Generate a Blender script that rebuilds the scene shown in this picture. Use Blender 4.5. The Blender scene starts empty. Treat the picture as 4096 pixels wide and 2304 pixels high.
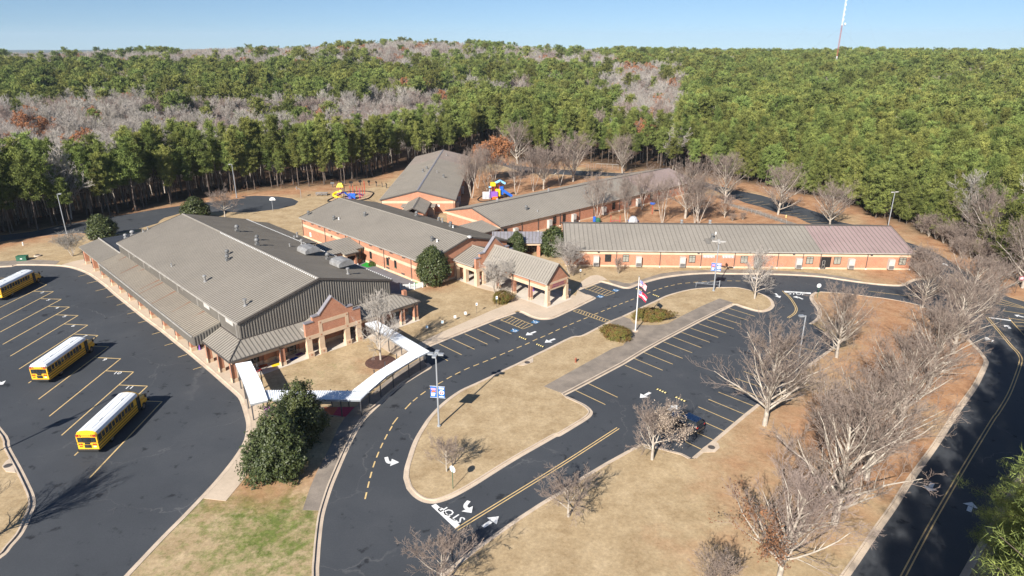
import bpy, math, random
import numpy as np
from mathutils import Vector, Matrix, geometry

random.seed(7)
rng = np.random.default_rng(7)
SC = bpy.context.scene
COL = SC.collection
R = math.radians

# ------------------------------------------------------------ camera, sky, sun
CAM_H, FPX, HOR = 44.6, 2650.0, 165.0
PITCH = math.atan((1152 - HOR) / FPX)
cd = bpy.data.cameras.new('camera')
cam = bpy.data.objects.new('camera', cd)
COL.objects.link(cam)
cam.location = (0, 0, CAM_H)
cam.rotation_euler = (math.pi / 2 - PITCH, 0, 0)
cd.sensor_width = 36
cd.lens = 36 * FPX / 4096
cd.clip_start = 0.5
cd.clip_end = 30000
SC.camera = cam

SUN_EL, SHADOW_AZ = 32.3, 26.5
W = bpy.data.worlds.new('World')
SC.world = W
W.use_nodes = True
nt = W.node_tree
nt.nodes.clear()
sky = nt.nodes.new('ShaderNodeTexSky')
sky.sky_type = 'NISHITA'
sky.sun_disc = False
sky.sun_elevation = R(SUN_EL)
sky.sun_rotation = R(180 + SHADOW_AZ)
sky.altitude = 200
sky.air_density = 0.9
sky.dust_density = 0.2
sky.ozone_density = 5.0
bg = nt.nodes.new('ShaderNodeBackground')
bg.inputs['Strength'].default_value = 0.058
wo = nt.nodes.new('ShaderNodeOutputWorld')
tcw = nt.nodes.new('ShaderNodeTexCoord')      # read the sky a little higher than the true elevation: clear winter blue at the horizon
lift = nt.nodes.new('ShaderNodeVectorMath')
lift.operation = 'ADD'
lift.inputs[1].default_value = (0, 0, 0.06)
nrm_ = nt.nodes.new('ShaderNodeVectorMath')
nrm_.operation = 'NORMALIZE'
nt.links.new(tcw.outputs['Generated'], lift.inputs[0])
nt.links.new(lift.outputs[0], nrm_.inputs[0])
nt.links.new(nrm_.outputs[0], sky.inputs[0])
nt.links.new(sky.outputs[0], bg.inputs[0])
nt.links.new(bg.outputs[0], wo.inputs[0])

sl = bpy.data.lights.new('sun', 'SUN')
sl.energy = 4.8
sl.angle = R(0.5)
sl.color = (1.0, 0.94, 0.86)
so = bpy.data.objects.new('sun', sl)
COL.objects.link(so)
sd = Vector((math.sin(R(SHADOW_AZ)) * math.cos(R(SUN_EL)), math.cos(R(SHADOW_AZ)) * math.cos(R(SUN_EL)), -math.sin(R(SUN_EL))))
so.rotation_euler = sd.to_track_quat('-Z', 'Y').to_euler()
so.location = (-60, -100, 120)
SC.view_settings.view_transform = 'Standard'
SC.view_settings.look = 'None'
SC.view_settings.exposure = 0.95
SC.view_settings.gamma = 1.0
try:
    SC.cycles.max_bounces = 5
    SC.cycles.diffuse_bounces = 3
    SC.cycles.glossy_bounces = 2
    SC.cycles.transparent_max_bounces = 4
    SC.cycles.use_denoising = True
    SC.cycles.volume_bounces = 0
except Exception:
    pass

# ------------------------------------------------------------ survey helpers: where a point of the ground lies
def ray(px, py):
    u = (px - 2048) / FPX
    v = (1152 - py) / FPX
    c, s = math.cos(PITCH), math.sin(PITCH)
    return (u, c + v * s, -s + v * c)

def at(px, py, z=0.0):
    d = ray(px, py)
    t = (z - CAM_H) / d[2]
    return (d[0] * t, d[1] * t, z)

def zz(ox, oy, k):
    return lambda x, y, z=0.0: at(ox + x / k, oy + y / k, z)

Z1 = zz(0, 1000, 2.337); Z2 = zz(300, 800, 2.337); Z3 = zz(1100, 550, 2.337); Z4 = zz(2000, 800, 2.337)
Z5 = zz(2900, 500, 2.154); Z6 = zz(800, 1150, 2.337); Z7 = zz(1600, 1150, 2.337); Z8 = zz(2500, 1150, 2.337)
Y1 = zz(0, 1680, 2.322); Y2 = zz(900, 1680, 2.322); Y3 = zz(1600, 1680, 2.322); Y4 = zz(2500, 1680, 2.322)
Y5 = zz(3200, 1150, 2.635); Y6 = zz(3200, 1680, 2.3225); Y7 = zz(0, 100, 2.337); Y8 = zz(0, 600, 2.342)
FV = zz(0, 0, 0.62891); W1 = zz(1180, 780, 3.677); W2 = zz(1500, 580, 4.6); W3 = zz(1700, 700, 3.677)
W4 = zz(1750, 900, 4.287); W7 = zz(1880, 560, 1.575); W8 = zz(1300, 700, 5.6)
X1 = zz(2750, 620, 2.408); X2 = zz(2850, 1130, 2.912); X3 = zz(3650, 850, 2.047); X4 = zz(1880, 520, 2.348)
X5 = zz(2640, 1640, 5.118); X6 = zz(60, 1300, 2.588); X7 = zz(960, 1420, 2.6426); X8 = zz(3800, 1150, 3.034); X9 = zz(2400, 800, 2.4267)

def project(x, y, z):
    """world -> full photo pixel in the 2576 wide scale, and depth"""
    c, s = math.cos(PITCH), math.sin(PITCH)
    dep = y * c + (CAM_H - z) * s
    u = x / dep
    v = (y * s - (CAM_H - z) * c) / dep
    return (2048 + u * FPX) * 0.62891, (1152 - v * FPX) * 0.62891, dep

C0 = (-38.66, 82.08)
TH = R(44.5)
CA, SA = math.cos(TH), math.sin(TH)

def cf(a, b, z=0.0):
    """campus frame (along the gym front, back along its side) -> world"""
    return (C0[0] + a * CA - b * SA, C0[1] + a * SA + b * CA, z)

def toab(p):
    x, y = p[0] - C0[0], p[1] - C0[1]
    return (x * CA + y * SA, -x * SA + y * CA)

# ------------------------------------------------------------ materials
def nodes(name):
    m = bpy.data.materials.new(name)
    m.use_nodes = True
    n = m.node_tree
    b = n.nodes['Principled BSDF']
    return m, n, b

def mat(name, c1, c2=None, scale=1.0, rough=0.7, metal=0.0, detail=4, spec=0.3, lo=0.35, hi=0.65, fine=0.0, coat=0.0, rand=0.0, coord='Object'):
    m, n, b = nodes(name)
    b.inputs['Roughness'].default_value = rough
    b.inputs['Metallic'].default_value = metal
    b.inputs['Specular IOR Level'].default_value = spec
    if coat:
        b.inputs['Coat Weight'].default_value = coat
        b.inputs['Coat Roughness'].default_value = 0.08
    if c2 is None:
        c2 = tuple(min(1, x * 0.82) for x in c1)
    tc = n.nodes.new('ShaderNodeTexCoord')
    no = n.nodes.new('ShaderNodeTexNoise')
    no.inputs['Scale'].default_value = scale
    no.inputs['Detail'].default_value = detail
    no.inputs['Roughness'].default_value = 0.6
    n.links.new(tc.outputs[coord], no.inputs['Vector'])
    cr = n.nodes.new('ShaderNodeValToRGB')
    cr.color_ramp.elements[0].position = lo
    cr.color_ramp.elements[1].position = hi
    cr.color_ramp.elements[0].color = (*c2, 1)
    cr.color_ramp.elements[1].color = (*c1, 1)
    n.links.new(no.outputs['Fac'], cr.inputs['Fac'])
    out = cr.outputs['Color']
    if fine:
        f = n.nodes.new('ShaderNodeTexNoise')
        f.inputs['Scale'].default_value = scale * 14
        f.inputs['Detail'].default_value = 3
        n.links.new(tc.outputs[coord], f.inputs['Vector'])
        mr = n.nodes.new('ShaderNodeMapRange')
        mr.inputs['From Min'].default_value = 0.25
        mr.inputs['From Max'].default_value = 0.75
        mr.inputs['To Min'].default_value = 1 - fine
        mr.inputs['To Max'].default_value = 1 + fine
        n.links.new(f.outputs['Fac'], mr.inputs['Value'])
        mx = n.nodes.new('ShaderNodeVectorMath')
        mx.operation = 'SCALE'
        n.links.new(out, mx.inputs[0])
        n.links.new(mr.outputs[0], mx.inputs['Scale'])
        out = mx.outputs[0]
    if rand:
        oi = n.nodes.new('ShaderNodeObjectInfo')
        hs = n.nodes.new('ShaderNodeHueSaturation')
        m1 = n.nodes.new('ShaderNodeMapRange')
        m1.inputs['To Min'].default_value = 0.5 - rand * 0.035
        m1.inputs['To Max'].default_value = 0.5 + rand * 0.035
        m2 = n.nodes.new('ShaderNodeMapRange')
        m2.inputs['To Min'].default_value = 1 - rand * 0.45
        m2.inputs['To Max'].default_value = 1 + rand * 0.45
        fr = n.nodes.new('ShaderNodeMath')
        fr.operation = 'MULTIPLY'
        fr.inputs[1].default_value = 7.31
        fr2 = n.nodes.new('ShaderNodeMath')
        fr2.operation = 'FRACT'
        n.links.new(oi.outputs['Random'], fr.inputs[0])
        n.links.new(fr.outputs[0], fr2.inputs[0])
        n.links.new(oi.outputs['Random'], m1.inputs['Value'])
        n.links.new(fr2.outputs[0], m2.inputs['Value'])
        n.links.new(m1.outputs[0], hs.inputs['Hue'])
        n.links.new(m2.outputs[0], hs.inputs['Value'])
        n.links.new(out, hs.inputs['Color'])
        out = hs.outputs['Color']
    n.links.new(out, b.inputs['Base Color'])
    return m

def plain(name, c, rough=0.5, metal=0.0, spec=0.4, coat=0.0):
    return mat(name, c, tuple(x * 0.9 for x in c), 2.0, rough, metal, 3, spec, coat=coat)

M = {}
def brick_mat(name, c1, c2, mortar):
    m, n, b = nodes(name)
    b.inputs['Roughness'].default_value = 0.85
    tc = n.nodes.new('ShaderNodeTexCoord')
    mp = n.nodes.new('ShaderNodeVectorMath')
    mp.operation = 'DOT_PRODUCT'
    mp.inputs[1].default_value = (1, 1, 0)
    n.links.new(tc.outputs['Object'], mp.inputs[0])
    sx = n.nodes.new('ShaderNodeSeparateXYZ')
    n.links.new(tc.outputs['Object'], sx.inputs[0])
    cb = n.nodes.new('ShaderNodeCombineXYZ')
    n.links.new(mp.outputs['Value'], cb.inputs[0])
    n.links.new(sx.outputs['Z'], cb.inputs[1])
    br = n.nodes.new('ShaderNodeTexBrick')
    br.inputs['Scale'].default_value = 1.0
    br.inputs['Brick Width'].default_value = 0.24
    br.inputs['Row Height'].default_value = 0.08
    br.inputs['Mortar Size'].default_value = 0.008
    br.inputs['Color1'].default_value = (*c1, 1)
    br.inputs['Color2'].default_value = (*c2, 1)
    br.inputs['Mortar'].default_value = (*mortar, 1)
    n.links.new(cb.outputs[0], br.inputs['Vector'])
    no = n.nodes.new('ShaderNodeTexNoise')
    no.inputs['Scale'].default_value = 0.9
    no.inputs['Detail'].default_value = 6
    n.links.new(tc.outputs['Object'], no.inputs['Vector'])
    mr = n.nodes.new('ShaderNodeMapRange')
    mr.inputs['To Min'].default_value = 0.72
    mr.inputs['To Max'].default_value = 1.25
    n.links.new(no.outputs['Fac'], mr.inputs['Value'])
    mx = n.nodes.new('ShaderNodeVectorMath')
    mx.operation = 'SCALE'
    n.links.new(br.outputs['Color'], mx.inputs[0])
    n.links.new(mr.outputs[0], mx.inputs['Scale'])
    n.links.new(mx.outputs[0], b.inputs['Base Color'])
    return m

M['brick'] = brick_mat('brick', (0.46, 0.195, 0.108), (0.39, 0.15, 0.082), (0.46, 0.30, 0.21))
M['cream'] = mat('cream_block', (0.62, 0.47, 0.33), (0.55, 0.40, 0.27), 0.7, 0.8, fine=0.06)
M['roof'] = mat('roof_metal', (0.282, 0.256, 0.218), (0.238, 0.216, 0.184), 0.12, 0.65, 0.0, 6, 0.2, 0.3, 0.7, fine=0.07)
M['roof_mauve'] = mat('roof_mauve', (0.325, 0.238, 0.225), (0.285, 0.208, 0.198), 0.15, 0.65, 0.0, 5, 0.2, fine=0.05)
M['roof_seam_shade'] = mat('roof_seam_shade', (0.19, 0.172, 0.147), (0.155, 0.14, 0.12), 0.3, 0.7)  # ribs darker than the panels: rib shadow and seam dirt put into the colour
M['roof_rust'] = mat('roof_tan', (0.295, 0.258, 0.205), (0.25, 0.216, 0.172), 0.12, 0.65, 0.0, 6, 0.2, fine=0.1)
M['roof_dark'] = mat('roof_membrane', (0.045, 0.05, 0.06), (0.036, 0.04, 0.048), 0.4, 0.6)
M['siding'] = mat('dark_siding', (0.205, 0.19, 0.165), (0.175, 0.16, 0.14), 0.25, 0.45, fine=0.05)
M['trim'] = mat('bronze_trim', (0.10, 0.088, 0.08), (0.075, 0.066, 0.06), 1.0, 0.5)
M['cap'] = mat('grey_cap', (0.26, 0.25, 0.27), (0.21, 0.20, 0.22), 1.0, 0.45)
M['gutter'] = mat('pale_gutter', (0.42, 0.39, 0.35), (0.3, 0.28, 0.25), 0.8, 0.5)
M['rust'] = mat('rust_stain', (0.24, 0.10, 0.05), (0.27, 0.16, 0.10), 2.0, 0.8)
M['glass'] = mat('window_glass', (0.03, 0.035, 0.04), (0.015, 0.018, 0.02), 1.3, 0.12, 0.0, 3, 0.6)
M['blind'] = mat('window_blind', (0.33, 0.32, 0.27), (0.25, 0.24, 0.2), 3.0, 0.35, 0.0, 2, 0.5)
M['black'] = plain('black_frame', (0.02, 0.02, 0.02), 0.5)
M['white'] = plain('white_paint', (0.78, 0.78, 0.76), 0.5)
M['canopy'] = mat('white_metal_sheet', (0.82, 0.84, 0.86), (0.76, 0.79, 0.82), 0.6, 0.35, 0.0, 4, 0.5)
M['hvac'] = mat('unit_beige', (0.50, 0.48, 0.44), (0.42, 0.40, 0.37), 1.4, 0.5)
M['hvac_dark'] = mat('unit_grille', (0.16, 0.15, 0.145), None, 8, 0.6)
M['galv'] = mat('galvanised', (0.42, 0.42, 0.41), (0.26, 0.25, 0.24), 1.1, 0.45, 0.35, 6)
M['galv_dark'] = mat('vent_grey', (0.22, 0.22, 0.215), (0.13, 0.13, 0.128), 1.5, 0.5, 0.2, 6)
M['pole'] = mat('pole_grey', (0.36, 0.38, 0.40), (0.30, 0.32, 0.34), 0.6, 0.45, 0.2)
M['post_dark'] = plain('post_dark', (0.06, 0.06, 0.065), 0.5)
M['concrete'] = mat('concrete_tan', (0.56, 0.455, 0.345), (0.47, 0.38, 0.285), 0.22, 0.9, 0.0, 8, 0.2, 0.3, 0.7, fine=0.07)
M['concrete_new'] = mat('concrete_pale', (0.60, 0.54, 0.46), (0.54, 0.48, 0.40), 0.3, 0.9, 0.0, 8, 0.2, fine=0.05)
M['concrete_old'] = mat('concrete_old', (0.285, 0.24, 0.195), (0.19, 0.162, 0.135), 0.5, 0.95, 0.0, 9, 0.2, 0.36, 0.66, fine=0.12)
M['kerb'] = mat('kerb_concrete', (0.58, 0.475, 0.365), (0.45, 0.365, 0.28), 0.6, 0.9, 0.0, 8, 0.2, fine=0.1)
M['court'] = mat('grey_seal', (0.17, 0.17, 0.18), (0.13, 0.13, 0.142), 0.5, 0.9, fine=0.1)
M['yellow'] = mat('road_yellow', (0.70, 0.50, 0.22), (0.52, 0.38, 0.18), 1.4, 0.8, fine=0.12)
M['paint'] = mat('road_white', (0.80, 0.80, 0.78), (0.66, 0.66, 0.64), 1.6, 0.75, fine=0.08)
M['blue'] = plain('road_blue', (0.03, 0.16, 0.34), 0.7)
M['bark'] = mat('bark_grey', (0.50, 0.45, 0.38), (0.30, 0.26, 0.215), 1.2, 0.9, 0, 6, 0.15)
M['bark_white'] = mat('bark_white', (0.56, 0.50, 0.43), (0.32, 0.27, 0.22), 0.9, 0.9, 0, 6, 0.15)
M['bark_dark'] = mat('bark_dark', (0.16, 0.125, 0.10), (0.085, 0.068, 0.055), 1.2, 0.9, 0, 6, 0.15)
M['bark_pine'] = mat('bark_pine', (0.17, 0.135, 0.11), (0.075, 0.06, 0.05), 0.8, 0.9, 0, 6, 0.15)
M['twig'] = mat('twig_brown', (0.33, 0.265, 0.22), (0.21, 0.165, 0.14), 0.8, 0.95, 0, 4, 0.1)
M['twig_pale'] = mat('twig_pale', (0.46, 0.42, 0.375), (0.33, 0.30, 0.265), 0.8, 0.95, 0, 4, 0.1, rand=0.35)
M['twig_red'] = mat('twig_red', (0.37, 0.295, 0.255), (0.26, 0.205, 0.18), 0.8, 0.95, 0, 4, 0.1)
M['leaf_rust'] = mat('leaf_rust', (0.42, 0.19, 0.085), (0.29, 0.135, 0.07), 0.9, 0.9, 0, 3, 0.1)
M['leaf_tan'] = mat('leaf_tan', (0.45, 0.37, 0.29), (0.30, 0.235, 0.18), 1.2, 0.9, 0, 3, 0.1)
M['leaf_brown'] = mat('leaf_brown', (0.25, 0.125, 0.065), (0.14, 0.075, 0.045), 1.2, 0.9, 0, 3, 0.1)
M['pine'] = mat('pine_needles', (0.235, 0.262, 0.068), (0.08, 0.105, 0.032), 0.45, 0.8, 0, 3, 0.1, 0.3, 0.7, rand=0.75)
M['pine_near'] = mat('pine_needles_near', (0.25, 0.29, 0.075), (0.10, 0.135, 0.04), 0.9, 0.7, 0, 3, 0.2)
M['magnolia'] = mat('magnolia_leaf', (0.075, 0.088, 0.026), (0.032, 0.046, 0.016), 1.4, 0.5, 0, 3, 0.3, rand=0.2)
M['shrub'] = mat('shrub_leaf', (0.115, 0.125, 0.028), (0.15, 0.075, 0.03), 1.3, 0.8, 0, 4, 0.15)
M['shrub_green'] = mat('shrub_green', (0.085, 0.12, 0.025), (0.045, 0.065, 0.018), 1.3, 0.8, 0, 4, 0.15)
M['bus_yellow'] = mat('bus_yellow', (0.88, 0.50, 0.025), (0.82, 0.45, 0.02), 0.8, 0.35, 0, 3, 0.5, coat=0.3)
M['bus_white'] = mat('bus_white', (0.80, 0.82, 0.83), (0.72, 0.75, 0.77), 0.5, 0.4, 0, 4, 0.4)
M['rubber'] = plain('rubber', (0.018, 0.018, 0.018), 0.85)
M['red'] = plain('red_plastic', (0.55, 0.035, 0.02), 0.4)
M['orange'] = plain('orange_plastic', (0.75, 0.16, 0.02), 0.5)
M['amber'] = plain('amber_lens', (0.75, 0.25, 0.02), 0.3)
M['play_yellow'] = plain('yellow_plastic', (0.85, 0.60, 0.02), 0.4)
M['play_blue'] = plain('blue_plastic', (0.02, 0.12, 0.55), 0.4)
M['play_sky'] = plain('pale_blue_plastic', (0.25, 0.55, 0.85), 0.4)
M['play_purple'] = plain('purple_plastic', (0.22, 0.10, 0.42), 0.5)
M['play_pink'] = plain('raspberry_metal', (0.48, 0.05, 0.12), 0.4)
M['play_grey'] = mat('moulded_rock', (0.45, 0.46, 0.48), (0.3, 0.31, 0.33), 1.5, 0.8)
M['sand'] = mat('play_mulch', (0.50, 0.36, 0.22), (0.40, 0.28, 0.17), 1.0, 0.95, fine=0.1)
M['turf'] = mat('green_turf', (0.015, 0.30, 0.035), (0.012, 0.24, 0.03), 1.0, 0.85)
M['green'] = plain('green_paint', (0.03, 0.12, 0.07), 0.6)
M['banner'] = plain('banner_blue', (0.01, 0.13, 0.50), 0.6)
M['banner_white'] = plain('banner_white', (0.75, 0.75, 0.80), 0.6)
M['banner_pink'] = plain('banner_lilac', (0.52, 0.30, 0.62), 0.6)
M['banner_red'] = plain('banner_crimson', (0.40, 0.03, 0.08), 0.6)
M['sign_letter'] = plain('sign_letter', (0.22, 0.03, 0.20), 0.5)
M['car'] = mat('car_black', (0.008, 0.012, 0.02), (0.006, 0.008, 0.014), 1, 0.22, 0, 2, 0.5, coat=0.6)
M['car_roof'] = mat('car_roof_blue', (0.006, 0.02, 0.06), (0.005, 0.016, 0.05), 1, 0.2, 0, 2, 0.5, coat=0.8)
M['alloy'] = plain('alloy', (0.45, 0.45, 0.46), 0.3, 0.8)
M['flag_red'] = plain('flag_red', (0.62, 0.03, 0.07), 0.7)
M['flag_blue'] = plain('flag_blue', (0.05, 0.06, 0.28), 0.7)
M['hydrant'] = plain('hydrant_brown', (0.27, 0.09, 0.05), 0.6)
M['hydrant_yellow'] = plain('hydrant_yellow', (0.75, 0.60, 0.25), 0.6)
M['wood'] = mat('grey_wood', (0.36, 0.34, 0.32), (0.25, 0.23, 0.21), 1.5, 0.9)
M['tower_red'] = plain('tower_red', (0.38, 0.10, 0.08), 0.6)

# ------------------------------------------------------------ mesh builder and object tree
class MB:
    def __init__(s):
        s.v = []; s.f = []; s.m = []
    def add(s, vs, fs, m=0):
        o = len(s.v)
        s.v += [tuple(p) for p in vs]
        s.f += [tuple(i + o for i in q) for q in fs]
        s.m += [m] * len(fs)
        return s
    def poly(s, pts, m=0):
        return s.add(pts, [tuple(range(len(pts)))], m)
    def box(s, x0, x1, y0, y1, z0, z1, m=0):
        v = [(x0, y0, z0), (x1, y0, z0), (x1, y1, z0), (x0, y1, z0), (x0, y0, z1), (x1, y0, z1), (x1, y1, z1), (x0, y1, z1)]
        return s.add(v, [(0, 3, 2, 1), (4, 5, 6, 7), (0, 1, 5, 4), (1, 2, 6, 5), (2, 3, 7, 6), (3, 0, 4, 7)], m)
    def prism(s, pts, z0, z1, m=0):
        n = len(pts)
        area = sum(pts[i][0] * pts[(i + 1) % n][1] - pts[(i + 1) % n][0] * pts[i][1] for i in range(n))
        if area < 0:
            pts = pts[::-1]
        v = [(p[0], p[1], z0) for p in pts] + [(p[0], p[1], z1) for p in pts]
        s.add(v, [(i, (i + 1) % n, n + (i + 1) % n, n + i) for i in range(n)], m)
        q = geometry.delaunay_2d_cdt([Vector(p[:2]) for p in pts], [], [list(range(n))], 1, 1e-4)
        return s.add([(p[0], p[1], z1) for p in q[0]], [tuple(t) for t in q[2]], m)
    def hull(s, lo, hi, m=0):
        """loft between two rings of equal length, capped"""
        n = len(lo)
        f = [(i, (i + 1) % n, n + (i + 1) % n, n + i) for i in range(n)]
        return s.add(list(lo) + list(hi), f + [tuple(range(n - 1, -1, -1)), tuple(range(n, 2 * n))], m)
    def tube(s, p, q, r0, r1=None, n=8, m=0, cap=True):
        r1 = r0 if r1 is None else r1
        p = Vector(p); q = Vector(q)
        d = (q - p).normalized()
        u = d.orthogonal().normalized()
        w = d.cross(u)
        lo = [p + (u * math.cos(2 * math.pi * i / n) + w * math.sin(2 * math.pi * i / n)) * r0 for i in range(n)]
        hi = [q + (u * math.cos(2 * math.pi * i / n) + w * math.sin(2 * math.pi * i / n)) * r1 for i in range(n)]
        f = [(i, (i + 1) % n, n + (i + 1) % n, n + i) for i in range(n)]
        if cap:
            f += [tuple(range(n - 1, -1, -1)), tuple(range(n, 2 * n))]
        return s.add(lo + hi, f, m)
    def path(s, pts, r, n=8, m=0):
        for i in range(len(pts) - 1):
            s.tube(pts[i], pts[i + 1], r, r, n, m)
        return s
    def lathe(s, prof, c=(0, 0, 0), n=12, m=0):
        v = []
        for (r, z) in prof:
            for i in range(n):
                a = 2 * math.pi * i / n
                v.append((c[0] + r * math.cos(a), c[1] + r * math.sin(a), c[2] + z))
        f = []
        for k in range(len(prof) - 1):
            for i in range(n):
                f.append((k * n + i, k * n + (i + 1) % n, (k + 1) * n + (i + 1) % n, (k + 1) * n + i))
        f.append(tuple(range((len(prof) - 1) * n, len(prof) * n)))
        return s.add(v, f, m)
    def build(s, name, mats, parent=None, off=(0, 0, 0), smooth=False, bevel=0):
        me = bpy.data.meshes.new(name)
        vs = [(x - off[0], y - off[1], z - off[2]) for x, y, z in s.v]
        me.from_pydata(vs, [], s.f)
        ml = mats if isinstance(mats, (list, tuple)) else [mats]
        for k in ml:
            me.materials.append(M[k])
        if len(ml) > 1:
            me.polygons.foreach_set('material_index', s.m)
        if smooth:
            me.polygons.foreach_set('use_smooth', [True] * len(s.f))
        me.update()
        o = bpy.data.objects.new(name, me)
        COL.objects.link(o)
        if parent:
            o.parent = parent
        if bevel:
            bm = o.modifiers.new('bevel', 'BEVEL')
            bm.width = bevel
            bm.segments = 2
        return o

def tag(o, label=None, cat=None, group=None, kind=None):
    if label: o['label'] = label
    if cat: o['category'] = cat
    if group: o['group'] = group
    if kind: o['kind'] = kind
    return o

def thing(name, label, cat, loc=(0, 0, 0), rz=0.0, group=None):
    o = bpy.data.objects.new(name, None)
    o.empty_display_size = 0.3
    COL.objects.link(o)
    o.location = loc
    o.rotation_euler = (0, 0, rz)
    return tag(o, label, cat, group)

def struct(mb, name, mats, smooth=False, label=None):
    return tag(mb.build(name, mats, None, smooth=smooth), label, None, None, 'structure')

def copy_tree(o, parent=None):
    c = o.copy()
    COL.objects.link(c)
    if parent:
        c.parent = parent
    for ch in KIDS.get(o.name, []) or [x for x in o.children]:
        copy_tree(ch, c)
    return c
KIDS = {}

def place(proto, first, loc, rz=0, label=None, group=None, scale=None, cat=None):
    o = proto if first else copy_tree(proto)
    o.location = loc
    o.rotation_euler = (0, 0, rz)
    if scale is not None:
        o.scale = scale if isinstance(scale, tuple) else (scale,) * 3
    tag(o, label, cat, group)
    return o

DG = None
def text_geo(body, size, space=1.0):
    cu = bpy.data.curves.new('text', 'FONT')
    cu.body = body
    cu.size = size
    cu.align_x = 'CENTER'
    cu.align_y = 'CENTER'
    cu.space_character = space
    cu.offset = 0.012 * size
    cu.resolution_u = 2
    ob = bpy.data.objects.new('text', cu)
    COL.objects.link(ob)
    bpy.context.view_layer.update()
    me = bpy.data.meshes.new_from_object(ob.evaluated_get(bpy.context.evaluated_depsgraph_get()))
    v = [tuple(p.co) for p in me.vertices]
    f = [tuple(p.vertices) for p in me.polygons]
    bpy.data.objects.remove(ob)
    bpy.data.curves.remove(cu)
    bpy.data.meshes.remove(me)
    return v, f

def put_text(mb, body, size, o, x, y, m=0, stretch=1.0, space=1.0):
    """lay text with origin o, along unit x, up unit y"""
    v, f = text_geo(body, size, space)
    o, x, y = Vector(o), Vector(x), Vector(y)
    mb.add([o + x * p[0] + y * p[1] * stretch for p in v], f, m)

def spline(pts, sub=4, closed=False):
    P = [np.array(p[:2], float) for p in pts]
    n = len(P)
    out = []
    rngi = range(n) if closed else range(n - 1)
    for i in rngi:
        p0 = P[(i - 1) % n] if (closed or i > 0) else 2 * P[0] - P[1]
        p1 = P[i]; p2 = P[(i + 1) % n]
        p3 = P[(i + 2) % n] if (closed or i + 2 < n) else 2 * P[-1] - P[-2]
        for k in range(sub):
            t = k / sub
            out.append(0.5 * ((2 * p1) + (-p0 + p2) * t + (2 * p0 - 5 * p1 + 4 * p2 - p3) * t * t + (-p0 + 3 * p1 - 3 * p2 + p3) * t ** 3))
    if not closed:
        out.append(P[-1])
    return np.array(out)

def offset(pts, d, closed=False):
    """move a polyline to its left by d"""
    P = np.asarray(pts, float)
    n = len(P)
    if closed:
        a = np.roll(P, 1, 0); b = np.roll(P, -1, 0)
    else:
        a = np.vstack([P[:1], P[:-1]]); b = np.vstack([P[1:], P[-1:]])
    t = b - a
    t /= np.maximum(np.linalg.norm(t, axis=1, keepdims=True), 1e-6)
    return P + np.stack([-t[:, 1], t[:, 0]], 1) * d

def ribbon(mb, L, Rr, zl, zr, m=0, closed=False):
    n = len(L)
    v = [(p[0], p[1], zl) for p in L] + [(p[0], p[1], zr) for p in Rr]
    k = n if closed else n - 1
    mb.add(v, [(i, n + i, n + (i + 1) % n, (i + 1) % n) for i in range(k)], m)

def strip(mb, pts, w, z, m=0):
    P = np.array([p[:2] for p in pts], float)
    ribbon(mb, offset(P, w / 2), offset(P, -w / 2), z, z, m)

def inside(px, py, poly):
    """vectorised point in polygon"""
    r = np.zeros(len(px), bool)
    P = np.asarray(poly)[:, :2]
    n = len(P)
    j = n - 1
    for i in range(n):
        xi, yi = P[i]; xj, yj = P[j]
        c = ((yi > py) != (yj > py)) & (px < (xj - xi) * (py - yi) / ((yj - yi) or 1e-9) + xi)
        r ^= c
        j = i
    return r

def vnoise(x, y, s, seed=0):
    """cheap smooth value noise for scattering and ground cover masks"""
    x = np.asarray(x) / s + seed * 17.3; y = np.asarray(y) / s - seed * 9.1
    xi = np.floor(x); yi = np.floor(y)
    fx = x - xi; fy = y - yi
    fx = fx * fx * (3 - 2 * fx); fy = fy * fy * (3 - 2 * fy)
    def h(a, b):
        v = np.sin(a * 127.1 + b * 311.7 + seed * 13.7) * 43758.5453
        return v - np.floor(v)
    return (h(xi, yi) * (1 - fx) + h(xi + 1, yi) * fx) * (1 - fy) + (h(xi, yi + 1) * (1 - fx) + h(xi + 1, yi + 1) * fx) * fy

# ------------------------------------------------------------ terrain: flat school grounds, valley and ridge under the woods
FRONT = [FV(-120, 655), FV(0, 600), FV(150, 577), FV(300, 548), FV(500, 503), FV(600, 489), Z3(0, 503), Z3(400, 468), Z3(700, 446), Z3(900, 405), Z3(1190, 300),
         FV(1170, 404), X4(150, 135), X4(330, 270), X4(480, 300), X4(600, 335), X4(1080, 306), X4(1150, 325), X4(1430, 365), X1(60, 205), X1(250, 235), X1(550, 285), X1(740, 318),
         X1(1080, 400), X1(1200, 425), Z5(930, 670), Z5(1110, 740), Z5(1250, 800), Z5(1330, 835), Z5(1500, 870), Z5(1600, 930), X3(280, 255),
         X3(480, 360), X3(680, 445), X3(760, 520), X3(900, 600), X3(1100, 690)]
fr_az = np.array([math.atan2(p[0], p[1]) for p in FRONT]); fr_d = np.array([math.hypot(p[0], p[1]) for p in FRONT])
o_ = np.argsort(fr_az); fr_az = fr_az[o_]; fr_d = fr_d[o_]

def front_d(az):
    return np.interp(az, fr_az, fr_d)

def smooth(a, b, x):
    t = np.clip((x - a) / (b - a), 0, 1)
    return t * t * (3 - 2 * t)

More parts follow.
